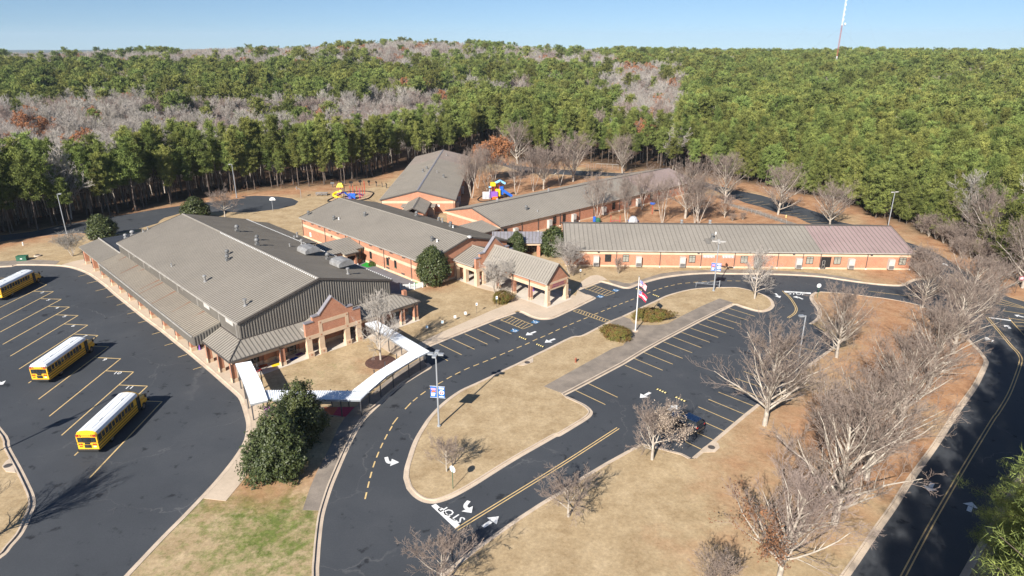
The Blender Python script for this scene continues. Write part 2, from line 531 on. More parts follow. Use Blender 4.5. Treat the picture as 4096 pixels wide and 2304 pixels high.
def height(x, y):
    x = np.asarray(x, float); y = np.asarray(y, float)
    az = np.arctan2(x, np.maximum(y, 1e-3)); d = np.hypot(x, y)
    e = d - np.maximum(front_d(az), 150)
    left = 1 - smooth(-0.25, 0.12, az)
    h = -7.0 * left * smooth(12, 60, e) * (1 - smooth(120, 190, e))
    amp = np.interp(az, [-0.75, -0.64, -0.45, -0.3, -0.16, -0.05, 0.1, 0.3, 0.5, 0.7], [6, 6, 10, 12, 21, 17, 9, 6, 7, 7])
    h = h + amp * smooth(330, 880, d) * smooth(60, 220, e) * (1 - 0.9 * smooth(1000, 1500, d))
    h = h + 2.2 * (vnoise(x, y, 90, 3) - 0.5) * smooth(30, 120, e)
    return np.where(y < 60, 0.0, h)

# ------------------------------------------------------------ paved outlines
bus_right = [at(-900, 1092), at(-400, 1078), Z1(0, 165), Z1(150, 148), Z1(300, 147), Z1(500, 152), Z1(620, 163), Z1(700, 182), Z1(760, 203), Z1(830, 235), Z1(900, 285), Z1(985, 350), Z1(1060, 418),
             Z1(1130, 476), Z1(1240, 565), Z1(1345, 650), Z1(1500, 765), Z1(1640, 880), Z1(1760, 975), Z1(1890, 1085), Z1(2000, 1180), Z1(2100, 1270),
             Z1(2180, 1340), Z1(2240, 1410), Y1(2280, 0), Y1(2286, 80), Y1(2275, 150), Y1(2255, 210), Y1(2190, 320), Y1(2100, 440), Y1(2000, 560),
             Y1(1900, 670), Y1(1700, 880), Y1(1500, 1080), Y1(1300, 1290), Y1(1150, 1449), at(260, 2560)]
bus_right = spline(bus_right, 3)
bus_poly = np.vstack([bus_right, [at(-1500, 2560)[:2], at(-2200, 1500)[:2]]])
isl_left = spline([at(-260, 1450), Y1(0, 60), Y1(100, 260), Y1(200, 440), Y1(280, 600), Y1(322, 700), Y1(330, 790), Y1(290, 900), Y1(220, 1050), Y1(120, 1170), Y1(0, 1290), at(-200, 2340)], 4)
isl_left_poly = np.vstack([isl_left, [at(-900, 2340)[:2], at(-800, 1450)[:2]]])

drive_left = [at(1290, 2520), Y2(875, 1449), Y2(880, 1300), Y2(895, 1100), Y2(920, 900), Y2(960, 750), Y2(1010, 600), Y2(1080, 430), Y2(1150, 270), Y2(1230, 110), Z6(1552, 1229),
              Z6(1700, 1085), Z6(1850, 950), Z6(2000, 850), Z6(2100, 790), Z6(2150, 762), Z6(2166, 735), Z6(2135, 705)]
row_edge = [Z7(180, 600), Z7(275, 557), Z7(500, 465), Z7(700, 385), Z7(900, 305), Z7(1090, 240)]
plaza_edge = [Z7(1112, 234), Z7(1145, 243), Z7(1210, 275), Z7(1290, 300), Z7(1370, 303), Z7(1440, 290), Z7(1530, 250), Z7(1650, 195), Z7(1760, 140), Z7(1812, 115), Z7(1832, 100), Z7(1815, 88), Z4(830, 885)]
stall_end = [Z4(735, 847), Z4(940, 772)]
north_edge = [Z4(945, 771), Z4(1000, 785), Z4(1100, 815), Z4(1160, 830), Z4(1220, 828), Z4(1290, 800), Z4(1400, 765), Z4(1520, 735), Z4(1650, 715), Z4(1800, 700), Z4(2000, 692),
              Z5(0, 1290), Z5(300, 1292), Z5(600, 1300), Z5(850, 1318), Z5(1000, 1340), Z5(1200, 1368), Z5(1400, 1388), Z5(1540, 1388), X3(20, 560), X3(130, 545), X3(210, 500), X3(205, 455), X3(110, 395), X3(0, 345)]
drive_left_s = spline(drive_left, 3)
plaza_s = spline(plaza_edge, 3)
north_s = spline(north_edge, 3)
road_up = [Z5(1500, 985), X3(0, 262), X3(200, 345), X3(430, 490), X3(620, 610), X3(760, 690), X3(913, 735), at(4600, 1370)]
road_right = [at(4700, 1700), Y6(2081, 420), Y6(1810, 880), Y6(1640, 1170), Y6(1480, 1449), at(3560, 2560)]
row_arr = np.array([p[:2] for p in row_edge]); st_arr = np.array([p[:2] for p in stall_end])
main_poly = np.vstack([drive_left_s, row_arr, plaza_s, st_arr, north_s, [p[:2] for p in road_up], [p[:2] for p in road_right]])

loop_isl = spline([Y3(30, 540), Y3(40, 450), Y3(70, 350), Y3(110, 230), Y3(160, 130), Y3(230, 20), Z7(260, 1220), Z7(330, 1140), Z7(430, 1050), Z7(560, 960), Z7(700, 895),
                   Z7(830, 835), Z7(960, 770), Z7(1100, 705), Z7(1250, 630), Z7(1400, 557), Z7(1600, 460), Z4(760, 1265), Z4(900, 1195), Z4(1030, 1130), Z4(1150, 1080),
                   Z4(1300, 1010), Z4(1450, 940), Z4(1560, 890), Z4(1700, 850), Z4(1830, 826), Z4(2000, 816), X2(130, 54), X2(260, 54), X2(350, 66), X2(450, 90),
                   X2(560, 125), X2(640, 160), X2(690, 197), X2(718, 240), X2(720, 280), X2(690, 315), X2(640, 338), X2(580, 349), X2(500, 340), X2(400, 312), X2(330, 290), X2(272, 268)], 3)
loop_lot = [X2(255, 266)[:2], Z8(880, 235)[:2], Z8(700, 325)[:2], Z8(520, 420)[:2], Z8(350, 510)[:2], Z8(180, 605)[:2], Z7(2100, 718)[:2], Z7(1640, 963)[:2]]
loop_tail = spline([Z7(1545, 1010), Z7(1640, 1050), Z7(1740, 1100), Z7(1795, 1150), Z7(1800, 1185), Z7(1760, 1230), Z7(1650, 1300), Z7(1500, 1390), Y3(1450, 160), Y3(1300, 245),
                    Y3(1150, 330), Y3(1000, 420), Y3(850, 515), Y3(700, 610), Y3(560, 690), Y3(450, 742), Y3(350, 772), Y3(280, 777), Y3(200, 760), Y3(120, 710), Y3(60, 640)], 3)
loop_poly = np.vstack([loop_isl, loop_lot, loop_tail])

rl_top = spline([X2(1120, 480), X2(1180, 440), X2(1218, 400), X2(1225, 345), X2(1200, 290), X2(1160, 240), X2(1132, 190), X2(1137, 150), X2(1180, 118), X2(1250, 105), Y5(500, 62), Y5(720, 90),
                 Y5(900, 112), Y5(1100, 148), Y5(1250, 182), Y5(1400, 240), Y5(1550, 340), Y5(1700, 460), Y5(1800, 560), Y5(1900, 660), Y5(1970, 750), Y5(1990, 800), Y5(1950, 900),
                 Y5(1880, 1040), Y5(1800, 1160), Y5(1700, 1300), Y6(1330, 180), Y6(1250, 300), Y6(1120, 480), Y6(1010, 640), Y6(900, 820), Y6(760, 1020), Y6(600, 1260), Y6(470, 1449), at(3220, 2560)], 3)
rl_bottom = [at(1420, 2520)[:2], Y3(370, 1449)[:2], Y3(500, 1340)[:2], Y3(700, 1180)[:2], Y3(900, 1040)[:2], Y3(1100, 900)[:2], Y3(1300, 770)[:2], Y3(1500, 650)[:2], Y3(1700, 520)[:2], Y3(1900, 400)[:2], Y3(2100, 290)[:2],
             Y3(2250, 215)[:2], Y4(530, 310)[:2], Y4(612, 352)[:2]]
rl_lot = [Y4(620, 350)[:2], Z8(820, 1428)[:2], Z8(920, 1344)[:2], Z8(1110, 1186)[:2], Z8(1300, 1036)[:2], Z8(1640, 770)[:2], Z8(1890, 592)[:2], Z8(1990, 515)[:2], Z8(1850, 420)[:2]]
rl_poly = np.vstack([rl_top, np.array(rl_bottom), np.array(rl_lot)])

back_poly = np.array([p[:2] for p in [at(-700, 985), Y8(0, 800), Y8(300, 765), Y8(600, 702), Y8(900, 652), Y8(1200, 602), Y8(1500, 550), Y8(1800, 507), Y8(2000, 482), Y8(2300, 450), FV(600, 495), FV(645, 492), FV(700, 494), FV(735, 499),
             FV(752, 507), FV(742, 517), FV(700, 527), FV(640, 534), FV(600, 536), Y8(2200, 587), Y8(1960, 582), Y8(1800, 588), Y8(1680, 600), Y8(1540, 640), Y8(1500, 664), Y8(1480, 690), Y8(1300, 742), Y8(1050, 800), Y8(900, 800), Y8(750, 780), Y8(480, 800), Y8(200, 836), Y8(0, 865), at(-700, 1050)]])
rear_drive = np.array([p[:2] for p in [X4(250, 265), X4(340, 300), X4(420, 330), X4(550, 345), X4(700, 360), X4(900, 372), X4(1080, 385), X4(1260, 395), X4(1430, 406), W7(1160, 190), X1(0, 225), X1(180, 265), X1(450, 335), X1(700, 385), X1(1000, 470), X1(1250, 550), X1(1330, 580),
             X1(1445, 640), Z5(1240, 882), Z5(1420, 985), X3(0, 262), X3(0, 345), Z5(1300, 1005), X1(1445, 720), X1(1250, 688), X1(1150, 652), X1(1050, 602), X1(900, 572), X1(700, 502), X1(550, 462), X1(430, 412), X1(200, 322), X1(0, 290), W7(1100, 225), X4(1300, 438), X4(1150, 436), X4(950, 426), X4(740, 415), X4(600, 410),
             X4(480, 397), X4(300, 335), X4(180, 290)]])

def grow(P, d):
    P = np.asarray(P, float)
    a = np.sum(P[:, 0] * np.roll(P[:, 1], -1) - np.roll(P[:, 0], -1) * P[:, 1])
    return offset(P, -d if a > 0 else d, True)

GUT = 0.5
layers = [(grow(bus_poly, GUT), 1), (grow(main_poly, GUT), 1), (back_poly, 1), (rear_drive, 1), (grow(isl_left_poly, -GUT), 0), (grow(loop_poly, -GUT), 0), (grow(rl_poly, -GUT), 0)]

# point set: outlines, a fine grid on the school grounds, a coarse fan under the woods
cv = []; ce = []
for P, k in layers:
    o = len(cv)
    n = len(P)
    cv += [tuple(p) for p in P]
    ce += [(o + i, o + (i + 1) % n) for i in range(n)]
gx, gy = np.meshgrid(np.arange(-190, 190, 5.0), np.arange(20, 305, 5.0))
gx = gx.ravel() + rng.uniform(-1.2, 1.2, gx.size); gy = gy.ravel() + rng.uniform(-1.2, 1.2, gy.size)
cv += list(zip(gx, gy))
for rr in list(np.arange(200, 420, 14)) + list(np.geomspace(430, 1700, 34)):
    for aa in np.linspace(-1.25, 1.25, 70):
        x, y = rr * math.sin(aa), rr * math.cos(aa)
        if not (-192 < x < 192 and y < 306):
            cv.append((x, y))
cv += [(-2500, -250), (2500, -250), (2500, 2600), (-2500, 2600), (-600, -200), (600, -200), (0, -40), (-300, -40), (300, -40), (-230, 40), (230, 40), (-60, 10), (60, 10)]
res = geometry.delaunay_2d_cdt([Vector(p) for p in cv], ce, [], 0, 1e-4)
V2 = np.array([tuple(p) for p in res[0]]); T = np.array(res[2])
cen = V2[T].mean(1)
cls = np.zeros(len(T), int)
for P, k in layers:
    cls[inside(cen[:, 0], cen[:, 1], P)] = k
HZ = height(V2[:, 0], V2[:, 1])

def sub_mesh(name, tris, dz, m, z0=None):
    used = np.unique(tris)
    ix = -np.ones(len(V2), int); ix[used] = np.arange(len(used))
    co = np.column_stack([V2[used], HZ[used] + dz])
    f = ix[tris]
    ar = (co[f[:, 1], 0] - co[f[:, 0], 0]) * (co[f[:, 2], 1] - co[f[:, 0], 1]) - (co[f[:, 2], 0] - co[f[:, 0], 0]) * (co[f[:, 1], 1] - co[f[:, 0], 1])
    f = np.where(ar[:, None] < 0, f[:, ::-1], f)
    faces = [tuple(t) for t in f.tolist()]
    verts = co.tolist()
    if z0 is not None:      # skirt down to the paving
        cnt = {}
        for t in faces:
            for k in range(3):
                e = (t[k], t[(k + 1) % 3])
                cnt[e] = 1
        for (a, b) in list(cnt):
            if (b, a) not in cnt:
                o = len(verts)
                verts.append([*verts[a][:2], verts[a][2] - z0]); verts.append([*verts[b][:2], verts[b][2] - z0])
                faces.append((b, a, o, o + 1))
    me = bpy.data.meshes.new(name)
    me.from_pydata(verts, [], faces)
    me.materials.append(m)
    ob = bpy.data.objects.new(name, me)
    COL.objects.link(ob)
    ob['kind'] = 'structure'
    return ob, np.array(verts)

# ground cover masks (what grows or lies there): dry grass, green grass, leaf litter and pine straw
LITTER = [(at(2250, 800), 34, 26, 1.0), (at(1960, 760), 24, 34, 0.95), (at(2650, 850), 46, 26, 1.0), (W7(560, 330), 46, 28, 0.9), (Y5(1600, 900), 12, 20, 0.9), (Y6(600, 200), 11, 13, 0.7), (Y5(950, 250), 15, 12, 0.62), (Y5(700, 900), 9, 10, 0.5),
          (Y4(1500, 600), 10, 11, 0.42), (Y4(1500, 100), 12, 10, 0.35), (Y2(420, 600), 7, 5, 0.55), (Z6(1690, 700), 2.2, 2.2, 1.0), (X1(1250, 470), 22, 12, 0.9), (X3(500, 520), 24, 16, 0.8), (X1(620, 310), 22, 8, 0.7), (Y4(900, 1300), 7, 5, 0.3), (W1(2040, 1370), 5, 4, 0.7)]
GREEN = [(Y2(300, 1000), 12, 11, 0.85), (Y1(2050, 950), 10, 13, 0.95), (Y1(1750, 1250), 10, 8, 0.9), (Y2(500, 1350), 9, 6, 0.75), (Z6(1200, 830), 13, 10, 0.62), (Z7(950, 900), 17, 10, 0.52), (Z4(1500, 640), 32, 4.5, 0.75), (Z5(900, 1260), 30, 4.5, 0.7), (Z7(620, 170), 17, 13, 0.55), (W4(550, 1060), 5, 3, 0.5), (Y3(430, 560), 9, 9, 0.22), (Z1(60, 60), 14, 8, 0.3), (Y6(900, 560), 5, 5, 0.4), (Z4(2150, 870), 16, 6, 0.4), (Z3(900, 470), 25, 10, 0.3)]

def blob(x, y, L):
    r = np.zeros(len(x))
    for (c, rx, ry, w) in L:
        q = ((x - c[0]) / rx) ** 2 + ((y - c[1]) / ry) ** 2
        r = np.maximum(r, w * np.clip(1.35 - q, 0, 1))
    return r

gm, n, bsdf = nodes('ground_cover')
bsdf.inputs['Roughness'].default_value = 0.95
bsdf.inputs['Specular IOR Level'].default_value = 0.1
tc = n.nodes.new('ShaderNodeTexCoord')
def N(scale, detail=6, rough=0.65):
    q = n.nodes.new('ShaderNodeTexNoise')
    q.inputs['Scale'].default_value = scale; q.inputs['Detail'].default_value = detail; q.inputs['Roughness'].default_value = rough
    n.links.new(tc.outputs['Object'], q.inputs['Vector'])
    return q.outputs['Fac']
def RAMP(src, stops):
    q = n.nodes.new('ShaderNodeValToRGB')
    e = q.color_ramp.elements
    while len(e) < len(stops): e.new(0.5)
    for k, (p, c) in enumerate(stops):
        e[k].position = p; e[k].color = (*c, 1)
    n.links.new(src, q.inputs['Fac'])
    return q.outputs['Color']
def MIX(f, a, b):
    q = n.nodes.new('ShaderNodeMix'); q.data_type = 'RGBA'
    n.links.new(f, q.inputs[0]); n.links.new(a, q.inputs[6]); n.links.new(b, q.inputs[7])
    return q.outputs[2]
def MATH(op, a, b=None, val=None):
    q = n.nodes.new('ShaderNodeMath'); q.operation = op; q.use_clamp = True
    n.links.new(a, q.inputs[0])
    if b is not None: n.links.new(b, q.inputs[1])
    if val is not None: q.inputs[1].default_value = val
    return q.outputs[0]
def ATTR(name):
    q = n.nodes.new('ShaderNodeAttribute'); q.attribute_name = name
    return q.outputs['Fac']
dry = RAMP(N(0.3, 14, 0.78), [(0.28, (0.24, 0.165, 0.09)), (0.42, (0.335, 0.245, 0.14)), (0.55, (0.41, 0.31, 0.185)), (0.72, (0.50, 0.385, 0.245))])
grn = RAMP(N(0.8, 8, 0.7), [(0.3, (0.085, 0.115, 0.025)), (0.7, (0.18, 0.205, 0.06))])
lit = RAMP(N(0.35, 10, 0.7), [(0.28, (0.23, 0.12, 0.065)), (0.5, (0.36, 0.20, 0.108)), (0.72, (0.45, 0.29, 0.175))])
gmask = n.nodes.new('ShaderNodeMapRange')
gmask.inputs['From Min'].default_value = 0.98; gmask.inputs['From Max'].default_value = 1.18
sm = n.nodes.new('ShaderNodeMath'); sm.operation = 'ADD'
gn = n.nodes.new('ShaderNodeMath'); gn.operation = 'MULTIPLY_ADD'; gn.inputs[1].default_value = 1.0; gn.inputs[2].default_value = 0.0
n.links.new(N(0.75, 14, 0.8), gn.inputs[0])
gs = n.nodes.new('ShaderNodeMath'); gs.operation = 'MULTIPLY'; gs.inputs[1].default_value = 0.78
n.links.new(ATTR('green'), gs.inputs[0])
n.links.new(gn.outputs[0], sm.inputs[0]); n.links.new(gs.outputs[0], sm.inputs[1])
n.links.new(sm.outputs[0], gmask.inputs['Value'])
lmask = n.nodes.new('ShaderNodeMapRange')
lmask.inputs['From Min'].default_value = 0.62; lmask.inputs['From Max'].default_value = 1.15
sl2 = n.nodes.new('ShaderNodeMath'); sl2.operation = 'ADD'
n.links.new(N(0.25, 10, 0.7), sl2.inputs[0]); n.links.new(ATTR('litter'), sl2.inputs[1])
n.links.new(sl2.outputs[0], lmask.inputs['Value'])
base = MIX(gmask.outputs[0], dry, grn)
base = MIX(lmask.outputs[0], base, lit)
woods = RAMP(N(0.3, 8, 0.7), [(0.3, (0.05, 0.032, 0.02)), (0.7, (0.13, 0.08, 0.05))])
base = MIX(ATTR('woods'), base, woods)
fine = n.nodes.new('ShaderNodeMapRange')
fine.inputs['From Min'].default_value = 0.25; fine.inputs['From Max'].default_value = 0.75
fine.inputs['To Min'].default_value = 0.72; fine.inputs['To Max'].default_value = 1.3
n.links.new(N(3.2, 6, 0.75), fine.inputs['Value'])
sc_ = n.nodes.new('ShaderNodeVectorMath'); sc_.operation = 'SCALE'
n.links.new(base, sc_.inputs[0]); n.links.new(fine.outputs[0], sc_.inputs['Scale'])
n.links.new(sc_.outputs[0], bsdf.inputs['Base Color'])

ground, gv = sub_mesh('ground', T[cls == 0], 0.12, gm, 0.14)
x, y = gv[:, 0], gv[:, 1]
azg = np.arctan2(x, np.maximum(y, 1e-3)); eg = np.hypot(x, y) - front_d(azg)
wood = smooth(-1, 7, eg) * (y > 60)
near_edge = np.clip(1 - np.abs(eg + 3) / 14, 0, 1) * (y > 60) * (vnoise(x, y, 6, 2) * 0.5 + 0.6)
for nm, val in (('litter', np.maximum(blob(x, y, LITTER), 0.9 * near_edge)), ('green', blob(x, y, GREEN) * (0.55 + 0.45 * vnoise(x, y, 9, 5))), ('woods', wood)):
    at_ = ground.data.attributes.new(nm, 'FLOAT', 'POINT')
    at_.data.foreach_set('value', val.astype(np.float32))

# asphalt: sealed bluish black, dusty patches, crack lines and oil spots that belong to the surface
am, n, bsdf = nodes('asphalt')
bsdf.inputs['Roughness'].default_value = 0.72
bsdf.inputs['Specular IOR Level'].default_value = 0.35
tc = n.nodes.new('ShaderNodeTexCoord')
big = RAMP(N(0.05, 9, 0.68), [(0.3, (0.042, 0.046, 0.052)), (0.5, (0.053, 0.058, 0.065)), (0.68, (0.070, 0.074, 0.080)), (0.82, (0.10, 0.102, 0.105))])
spots = n.nodes.new('ShaderNodeMapRange')
spots.inputs['From Min'].default_value = 0.61; spots.inputs['From Max'].default_value = 0.68
n.links.new(N(0.55, 5, 0.6), spots.inputs['Value'])
dk = n.nodes.new('ShaderNodeRGB'); dk.outputs[0].default_value = (0.013, 0.014, 0.017, 1)
c = MIX(MATH('MULTIPLY', spots.outputs[0], val=0.8), big, dk.outputs[0])
wv = n.nodes.new('ShaderNodeTexVoronoi'); wv.feature = 'DISTANCE_TO_EDGE'; wv.inputs['Scale'].default_value = 0.075
wn = n.nodes.new('ShaderNodeTexNoise'); wn.inputs['Scale'].default_value = 0.35; wn.inputs['Detail'].default_value = 6
n.links.new(tc.outputs['Object'], wn.inputs['Vector'])
wm = n.nodes.new('ShaderNodeVectorMath'); wm.operation = 'MULTIPLY_ADD'; wm.inputs[1].default_value = (5, 5, 0)
n.links.new(wn.outputs['Color'], wm.inputs[0]); n.links.new(tc.outputs['Object'], wm.inputs[2])
n.links.new(wm.outputs[0], wv.inputs['Vector'])
ck = n.nodes.new('ShaderNodeMapRange'); ck.inputs['From Min'].default_value = 0.0; ck.inputs['From Max'].default_value = 0.006; ck.inputs['To Min'].default_value = 1; ck.inputs['To Max'].default_value = 0
n.links.new(wv.outputs['Distance'], ck.inputs['Value'])
cn = n.nodes.new('ShaderNodeMapRange'); cn.inputs['From Min'].default_value = 0.42; cn.inputs['From Max'].default_value = 0.6; cn.inputs['To Max'].default_value = 0.75
n.links.new(N(0.06, 3, 0.5), cn.inputs['Value'])
lt = n.nodes.new('ShaderNodeRGB'); lt.outputs[0].default_value = (0.13, 0.13, 0.13, 1)
c = MIX(MATH('MULTIPLY', ck.outputs[0], cn.outputs[0]), c, lt.outputs[0])
fn = n.nodes.new('ShaderNodeMapRange'); fn.inputs['From Min'].default_value = 0.25; fn.inputs['From Max'].default_value = 0.75; fn.inputs['To Min'].default_value = 0.8; fn.inputs['To Max'].default_value = 1.22
n.links.new(N(6.0, 5, 0.8), fn.inputs['Value'])
s3 = n.nodes.new('ShaderNodeVectorMath'); s3.operation = 'SCALE'
n.links.new(c, s3.inputs[0]); n.links.new(fn.outputs[0], s3.inputs['Scale'])
n.links.new(s3.outputs[0], bsdf.inputs['Base Color'])
asphalt, _ = sub_mesh('asphalt', T[cls == 1], 0.0, am)

# kerb and gutter along the traced edges (asphalt on the right hand side of each line unless flipped)
kb = MB()
def kerb(P, side=1, closed=False, gut=0.45, top=0.17):
    P = np.asarray(P)[:, :2]
    a = P; b = offset(P, side * gut, closed); c_ = offset(P, side * (gut + 0.17), closed)
    if side < 0:
        ribbon(kb, a, b, 0.012, 0.03, 0, closed); ribbon(kb, b, b, 0.03, top, 0, closed); ribbon(kb, b, c_, top, top, 0, closed); ribbon(kb, c_, c_, top, 0.08, 0, closed)
    else:
        ribbon(kb, b, a, 0.03, 0.012, 0, closed); ribbon(kb, b, b, top, 0.03, 0, closed); ribbon(kb, c_, b, top, top, 0, closed); ribbon(kb, c_, c_, 0.08, top, 0, closed)
kerb(bus_right, 1)
kerb(isl_left, -1)
kerb(drive_left_s, 1)
kerb(spline(row_edge, 1), 1)
kerb(plaza_s, 1)
kerb(np.vstack([st_arr, north_s[:-8]]), 1)
kerb(np.vstack([loop_isl, loop_lot, loop_tail]), -1, True)
kerb(rl_top, -1, False, 0.5, 0.16)
kerb(np.array(rl_bottom), -1, False, 0.4)
kerb(np.array(rl_lot), -1, False, 0.4)
kerb(np.array([p[:2] for p in road_right]), 1)
struct(kb, 'kerb', 'kerb')

# ------------------------------------------------------------ pavements
def slab(name, pts, m, z=0.155, lo=0.02):
    mb = MB(); mb.prism([p[:2] for p in pts], lo, z, 0)
    return struct(mb, name, m)
k2 = offset(bus_right, 0.62)
i0 = np.argmin(np.hypot(k2[:, 0] - Z1(560, 155)[0], k2[:, 1] - Z1(560, 155)[1])); i1 = np.argmin(np.hypot(k2[:, 0] - Y1(1960, 735)[0], k2[:, 1] - Y1(1960, 735)[1]))
slab('sidewalk_bus', [*k2[i0:i1 + 1], Y1(2100, 762), Y1(2225, 612), Y1(2325, 480), X7(283, 720), X7(240, 510), X7(212, 480), cf(2.5, -0.75), cf(2.6, 2.2), cf(2.55, 77.5), cf(-2.2, 77.5)], 'concrete')
j0 = np.argmin(np.hypot(k2[:, 0] + 150, k2[:, 1] - 150))
slab('sidewalk_far', [at(-500, 1058), *k2[3:i0], Z1(560, 108), Z1(380, 98), Z1(150, 103), Z1(0, 112)], 'concrete_old', 0.15)
slab('porch_floor', [cf(2.52, -0.75), cf(31.6, -0.75), cf(31.6, 3.4), cf(28.4, 3.4), cf(28.4, 2.45), cf(2.6, 2.45)], 'concrete_new', 0.165)
k3 = offset(np.vstack([row_arr, plaza_s, st_arr]), 0.62)
slab('plaza', [Z7(120, 560), Z7(175, 590), *[tuple(p) for p in k3], Z4(1000, 750), Z4(960, 722), Z4(905, 706), Z4(850, 714), Z4(800, 742), Z4(760, 770), cf(59.2, -11.8), cf(59.2, 5.6), cf(49.2, 9.5), cf(49.2, 4.5), Z7(1070, 95), Z7(1000, 165), Z7(925, 195), Z7(870, 215), Z7(700, 290), Z7(400, 420), Z7(250, 490)], 'concrete')
slab('portico_floor', [cf(51.0, -12.3), cf(57.6, -12.3), cf(57.6, 11.8), cf(49.4, 11.8), cf(49.4, 5.0), cf(51.0, 5.0)], 'concrete_new', 0.17)
k4 = offset(north_s, 0.62)
slab('sidewalk_wing', [Z4(1010, 752), *[tuple(p) for p in k4[4:int(np.argmin(np.hypot(k4[:, 0] - Z5(1180, 1360)[0], k4[:, 1] - Z5(1180, 1360)[1])))]], Z5(1180, 1345), Z5(1000, 1310), Z5(850, 1288), Z5(600, 1268), Z5(300, 1252), Z5(0, 1250), Z4(2000, 655), Z4(1700, 668), Z4(1500, 694), Z4(1300, 757), Z4(1220, 786), Z4(1160, 782), Z4(1080, 760)], 'concrete_old', 0.15)
k5 = offset(drive_left_s, 0.62)
j0 = np.argmin(np.hypot(k5[:, 0] - Y2(890, 848)[0], k5[:, 1] - Y2(890, 848)[1]))
slab('sidewalk_drive', [*[tuple(p) for p in k5[j0:]], Z6(2085, 660), Z6(2010, 700), Z6(1850, 800), Z6(1720, 900), Z6(1600, 1010), X7(1215, 560), X7(1110, 670), X7(1030, 795), Y2(960, 290), Y2(850, 500), Y2(790, 640), Y2(722, 846)], 'concrete_old', 0.15)
slab('flag_walk', [Z7(1345, 932), Z7(1990, 575), Z7(2085, 550), Z7(2128, 480), Z7(2115, 425), Z7(2065, 380), Z7(1985, 348), Z7(1950, 330), Z4(1045, 1135), Z4(1140, 1092), Z4(1215, 1120), Z4(1250, 1165), Z4(1340, 1178), Z4(1480, 1176), Z4(1570, 1160), Z4(1700, 1090), Z4(1880, 1000), Z4(2050, 927), Z4(2180, 965), Z8(870, 226), Z8(690, 316), Z8(510, 411), Z8(340, 501), Z8(170, 596), Z7(2090, 709), Z7(1632, 952), Z7(1530, 1003)], 'concrete_old', 0.15)
slab('canopy_walk', [X7(255, 555), X7(420, 555), X7(1215, 558), X7(1115, 668), X7(800, 640), X7(400, 650), X7(280, 660)], 'concrete_old', 0.135)
slab('canopy_path', [Z6(1560, 470), Z6(1660, 420), Z6(2090, 655), Z6(1985, 700), Z6(1760, 610)], 'concrete', 0.15)
slab('link_court', [cf(28.6, 9.5), cf(38.5, 12.2), cf(42.4, 12.0), cf(42.4, 33.4), cf(28.6, 33.4)], 'court', 0.15)
slab('utility_pad', [Z5(800, 1228), Z5(870, 1228), Z5(880, 1246), Z5(800, 1246)], 'concrete_new', 0.16)
for P in ([Y1(20, 440), Y1(60, 392), Y1(95, 365), Y1(150, 500), Y1(60, 490)], [Y4(715, 275), Y4(815, 205), Y4(865, 225), Y4(880, 268), Y4(835, 308), Y4(700, 312)], [Z7(1105, 735), Z7(1160, 738), Z7(1245, 705), Z7(1245, 665)]):
    mb = MB(); mb.prism([p[:2] for p in P], 0.05, 0.18)
    cx = sum(p[0] for p in P) / len(P); cy = sum(p[1] for p in P) / len(P)
    o = thing('drain_inlet', '', 'drain', (cx, cy, 0.0))
    mb.build('apron', 'kerb', o, (cx, cy, 0)); g = MB(); g.lathe([(0.42, 0.17), (0.42, 0.195), (0.36, 0.2)], (0, 0, 0), 14); g.build('cover', 'trim', o)
    INLETS = globals().setdefault('INLETS', []); INLETS.append(o)
for o, l in zip(INLETS, ('concrete drain apron on the grass island beside the bus parking', 'concrete drain apron at the near corner of the car park by the dry lawn', 'small drain apron in the kerb of the loop island opposite the parking row')):
    o['label'] = l

# painted squares of paving under the gym porch and the covered walk
pm = MB()
def patch(mb, pts, z, m):
    mb.poly([(p[0], p[1], z) for p in pts], m)
def absq(a0, a1, b0, b1): return [cf(a0, b0), cf(a1, b0), cf(a1, b1), cf(a0, b1)]
for k, ps in enumerate(([Z6(520, 775), Z6(570, 765), Z6(585, 790), Z6(530, 806)], [Z6(540, 745), Z6(620, 720), Z6(642, 738), Z6(560, 765)], [Z6(660, 735), Z6(735, 712), Z6(758, 730), Z6(685, 755)], [Z6(745, 685), Z6(800, 662), Z6(825, 676), Z6(770, 692)],
                        [Z6(835, 680), Z6(900, 655), Z6(925, 668), Z6(862, 696)], [Z6(885, 640), Z6(945, 612), Z6(975, 626), Z6(912, 650)])):
    patch(pm, ps, 0.174, k)
patch(pm, [X7(250, 550), X7(372, 556), X7(372, 585), X7(300, 655), X7(270, 660)], 0.163, 6)
patch(pm, [X7(885, 562), X7(1040, 561), X7(985, 645), X7(910, 645)], 0.163, 7)
patch(pm, [X7(1040, 561), X7(1215, 559), X7(1118, 665), X7(985, 645)], 0.163, 8)
M['pv_orange'] = plain('paving_orange', (0.36, 0.09, 0.03), 0.8); M['pv_green'] = plain('paving_green', (0.03, 0.22, 0.04), 0.8); M['pv_red'] = plain('paving_red', (0.42, 0.02, 0.03), 0.8)
M['pv_purple'] = plain('paving_purple', (0.16, 0.07, 0.20), 0.8); M['pv_yellow'] = plain('paving_yellow', (0.80, 0.58, 0.02), 0.8); M['pv_blue'] = plain('paving_blue', (0.02, 0.08, 0.40), 0.8)
M['pv_violet'] = plain('paving_violet', (0.30, 0.13, 0.28), 0.8); M['pv_brick'] = plain('paving_brick', (0.36, 0.10, 0.05), 0.8); M['pv_rose'] = plain('paving_rose', (0.33, 0.03, 0.08), 0.8)
struct(pm, 'paving_colours', ['pv_red', 'pv_orange', 'pv_yellow', 'pv_green', 'pv_blue', 'pv_purple', 'pv_violet', 'pv_brick', 'pv_rose'])
tf = MB()
tf.poly([p[:2] + (0.165,) for p in (W1(965, 1045), W1(1060, 995), W1(1190, 1048), W1(1075, 1078))])
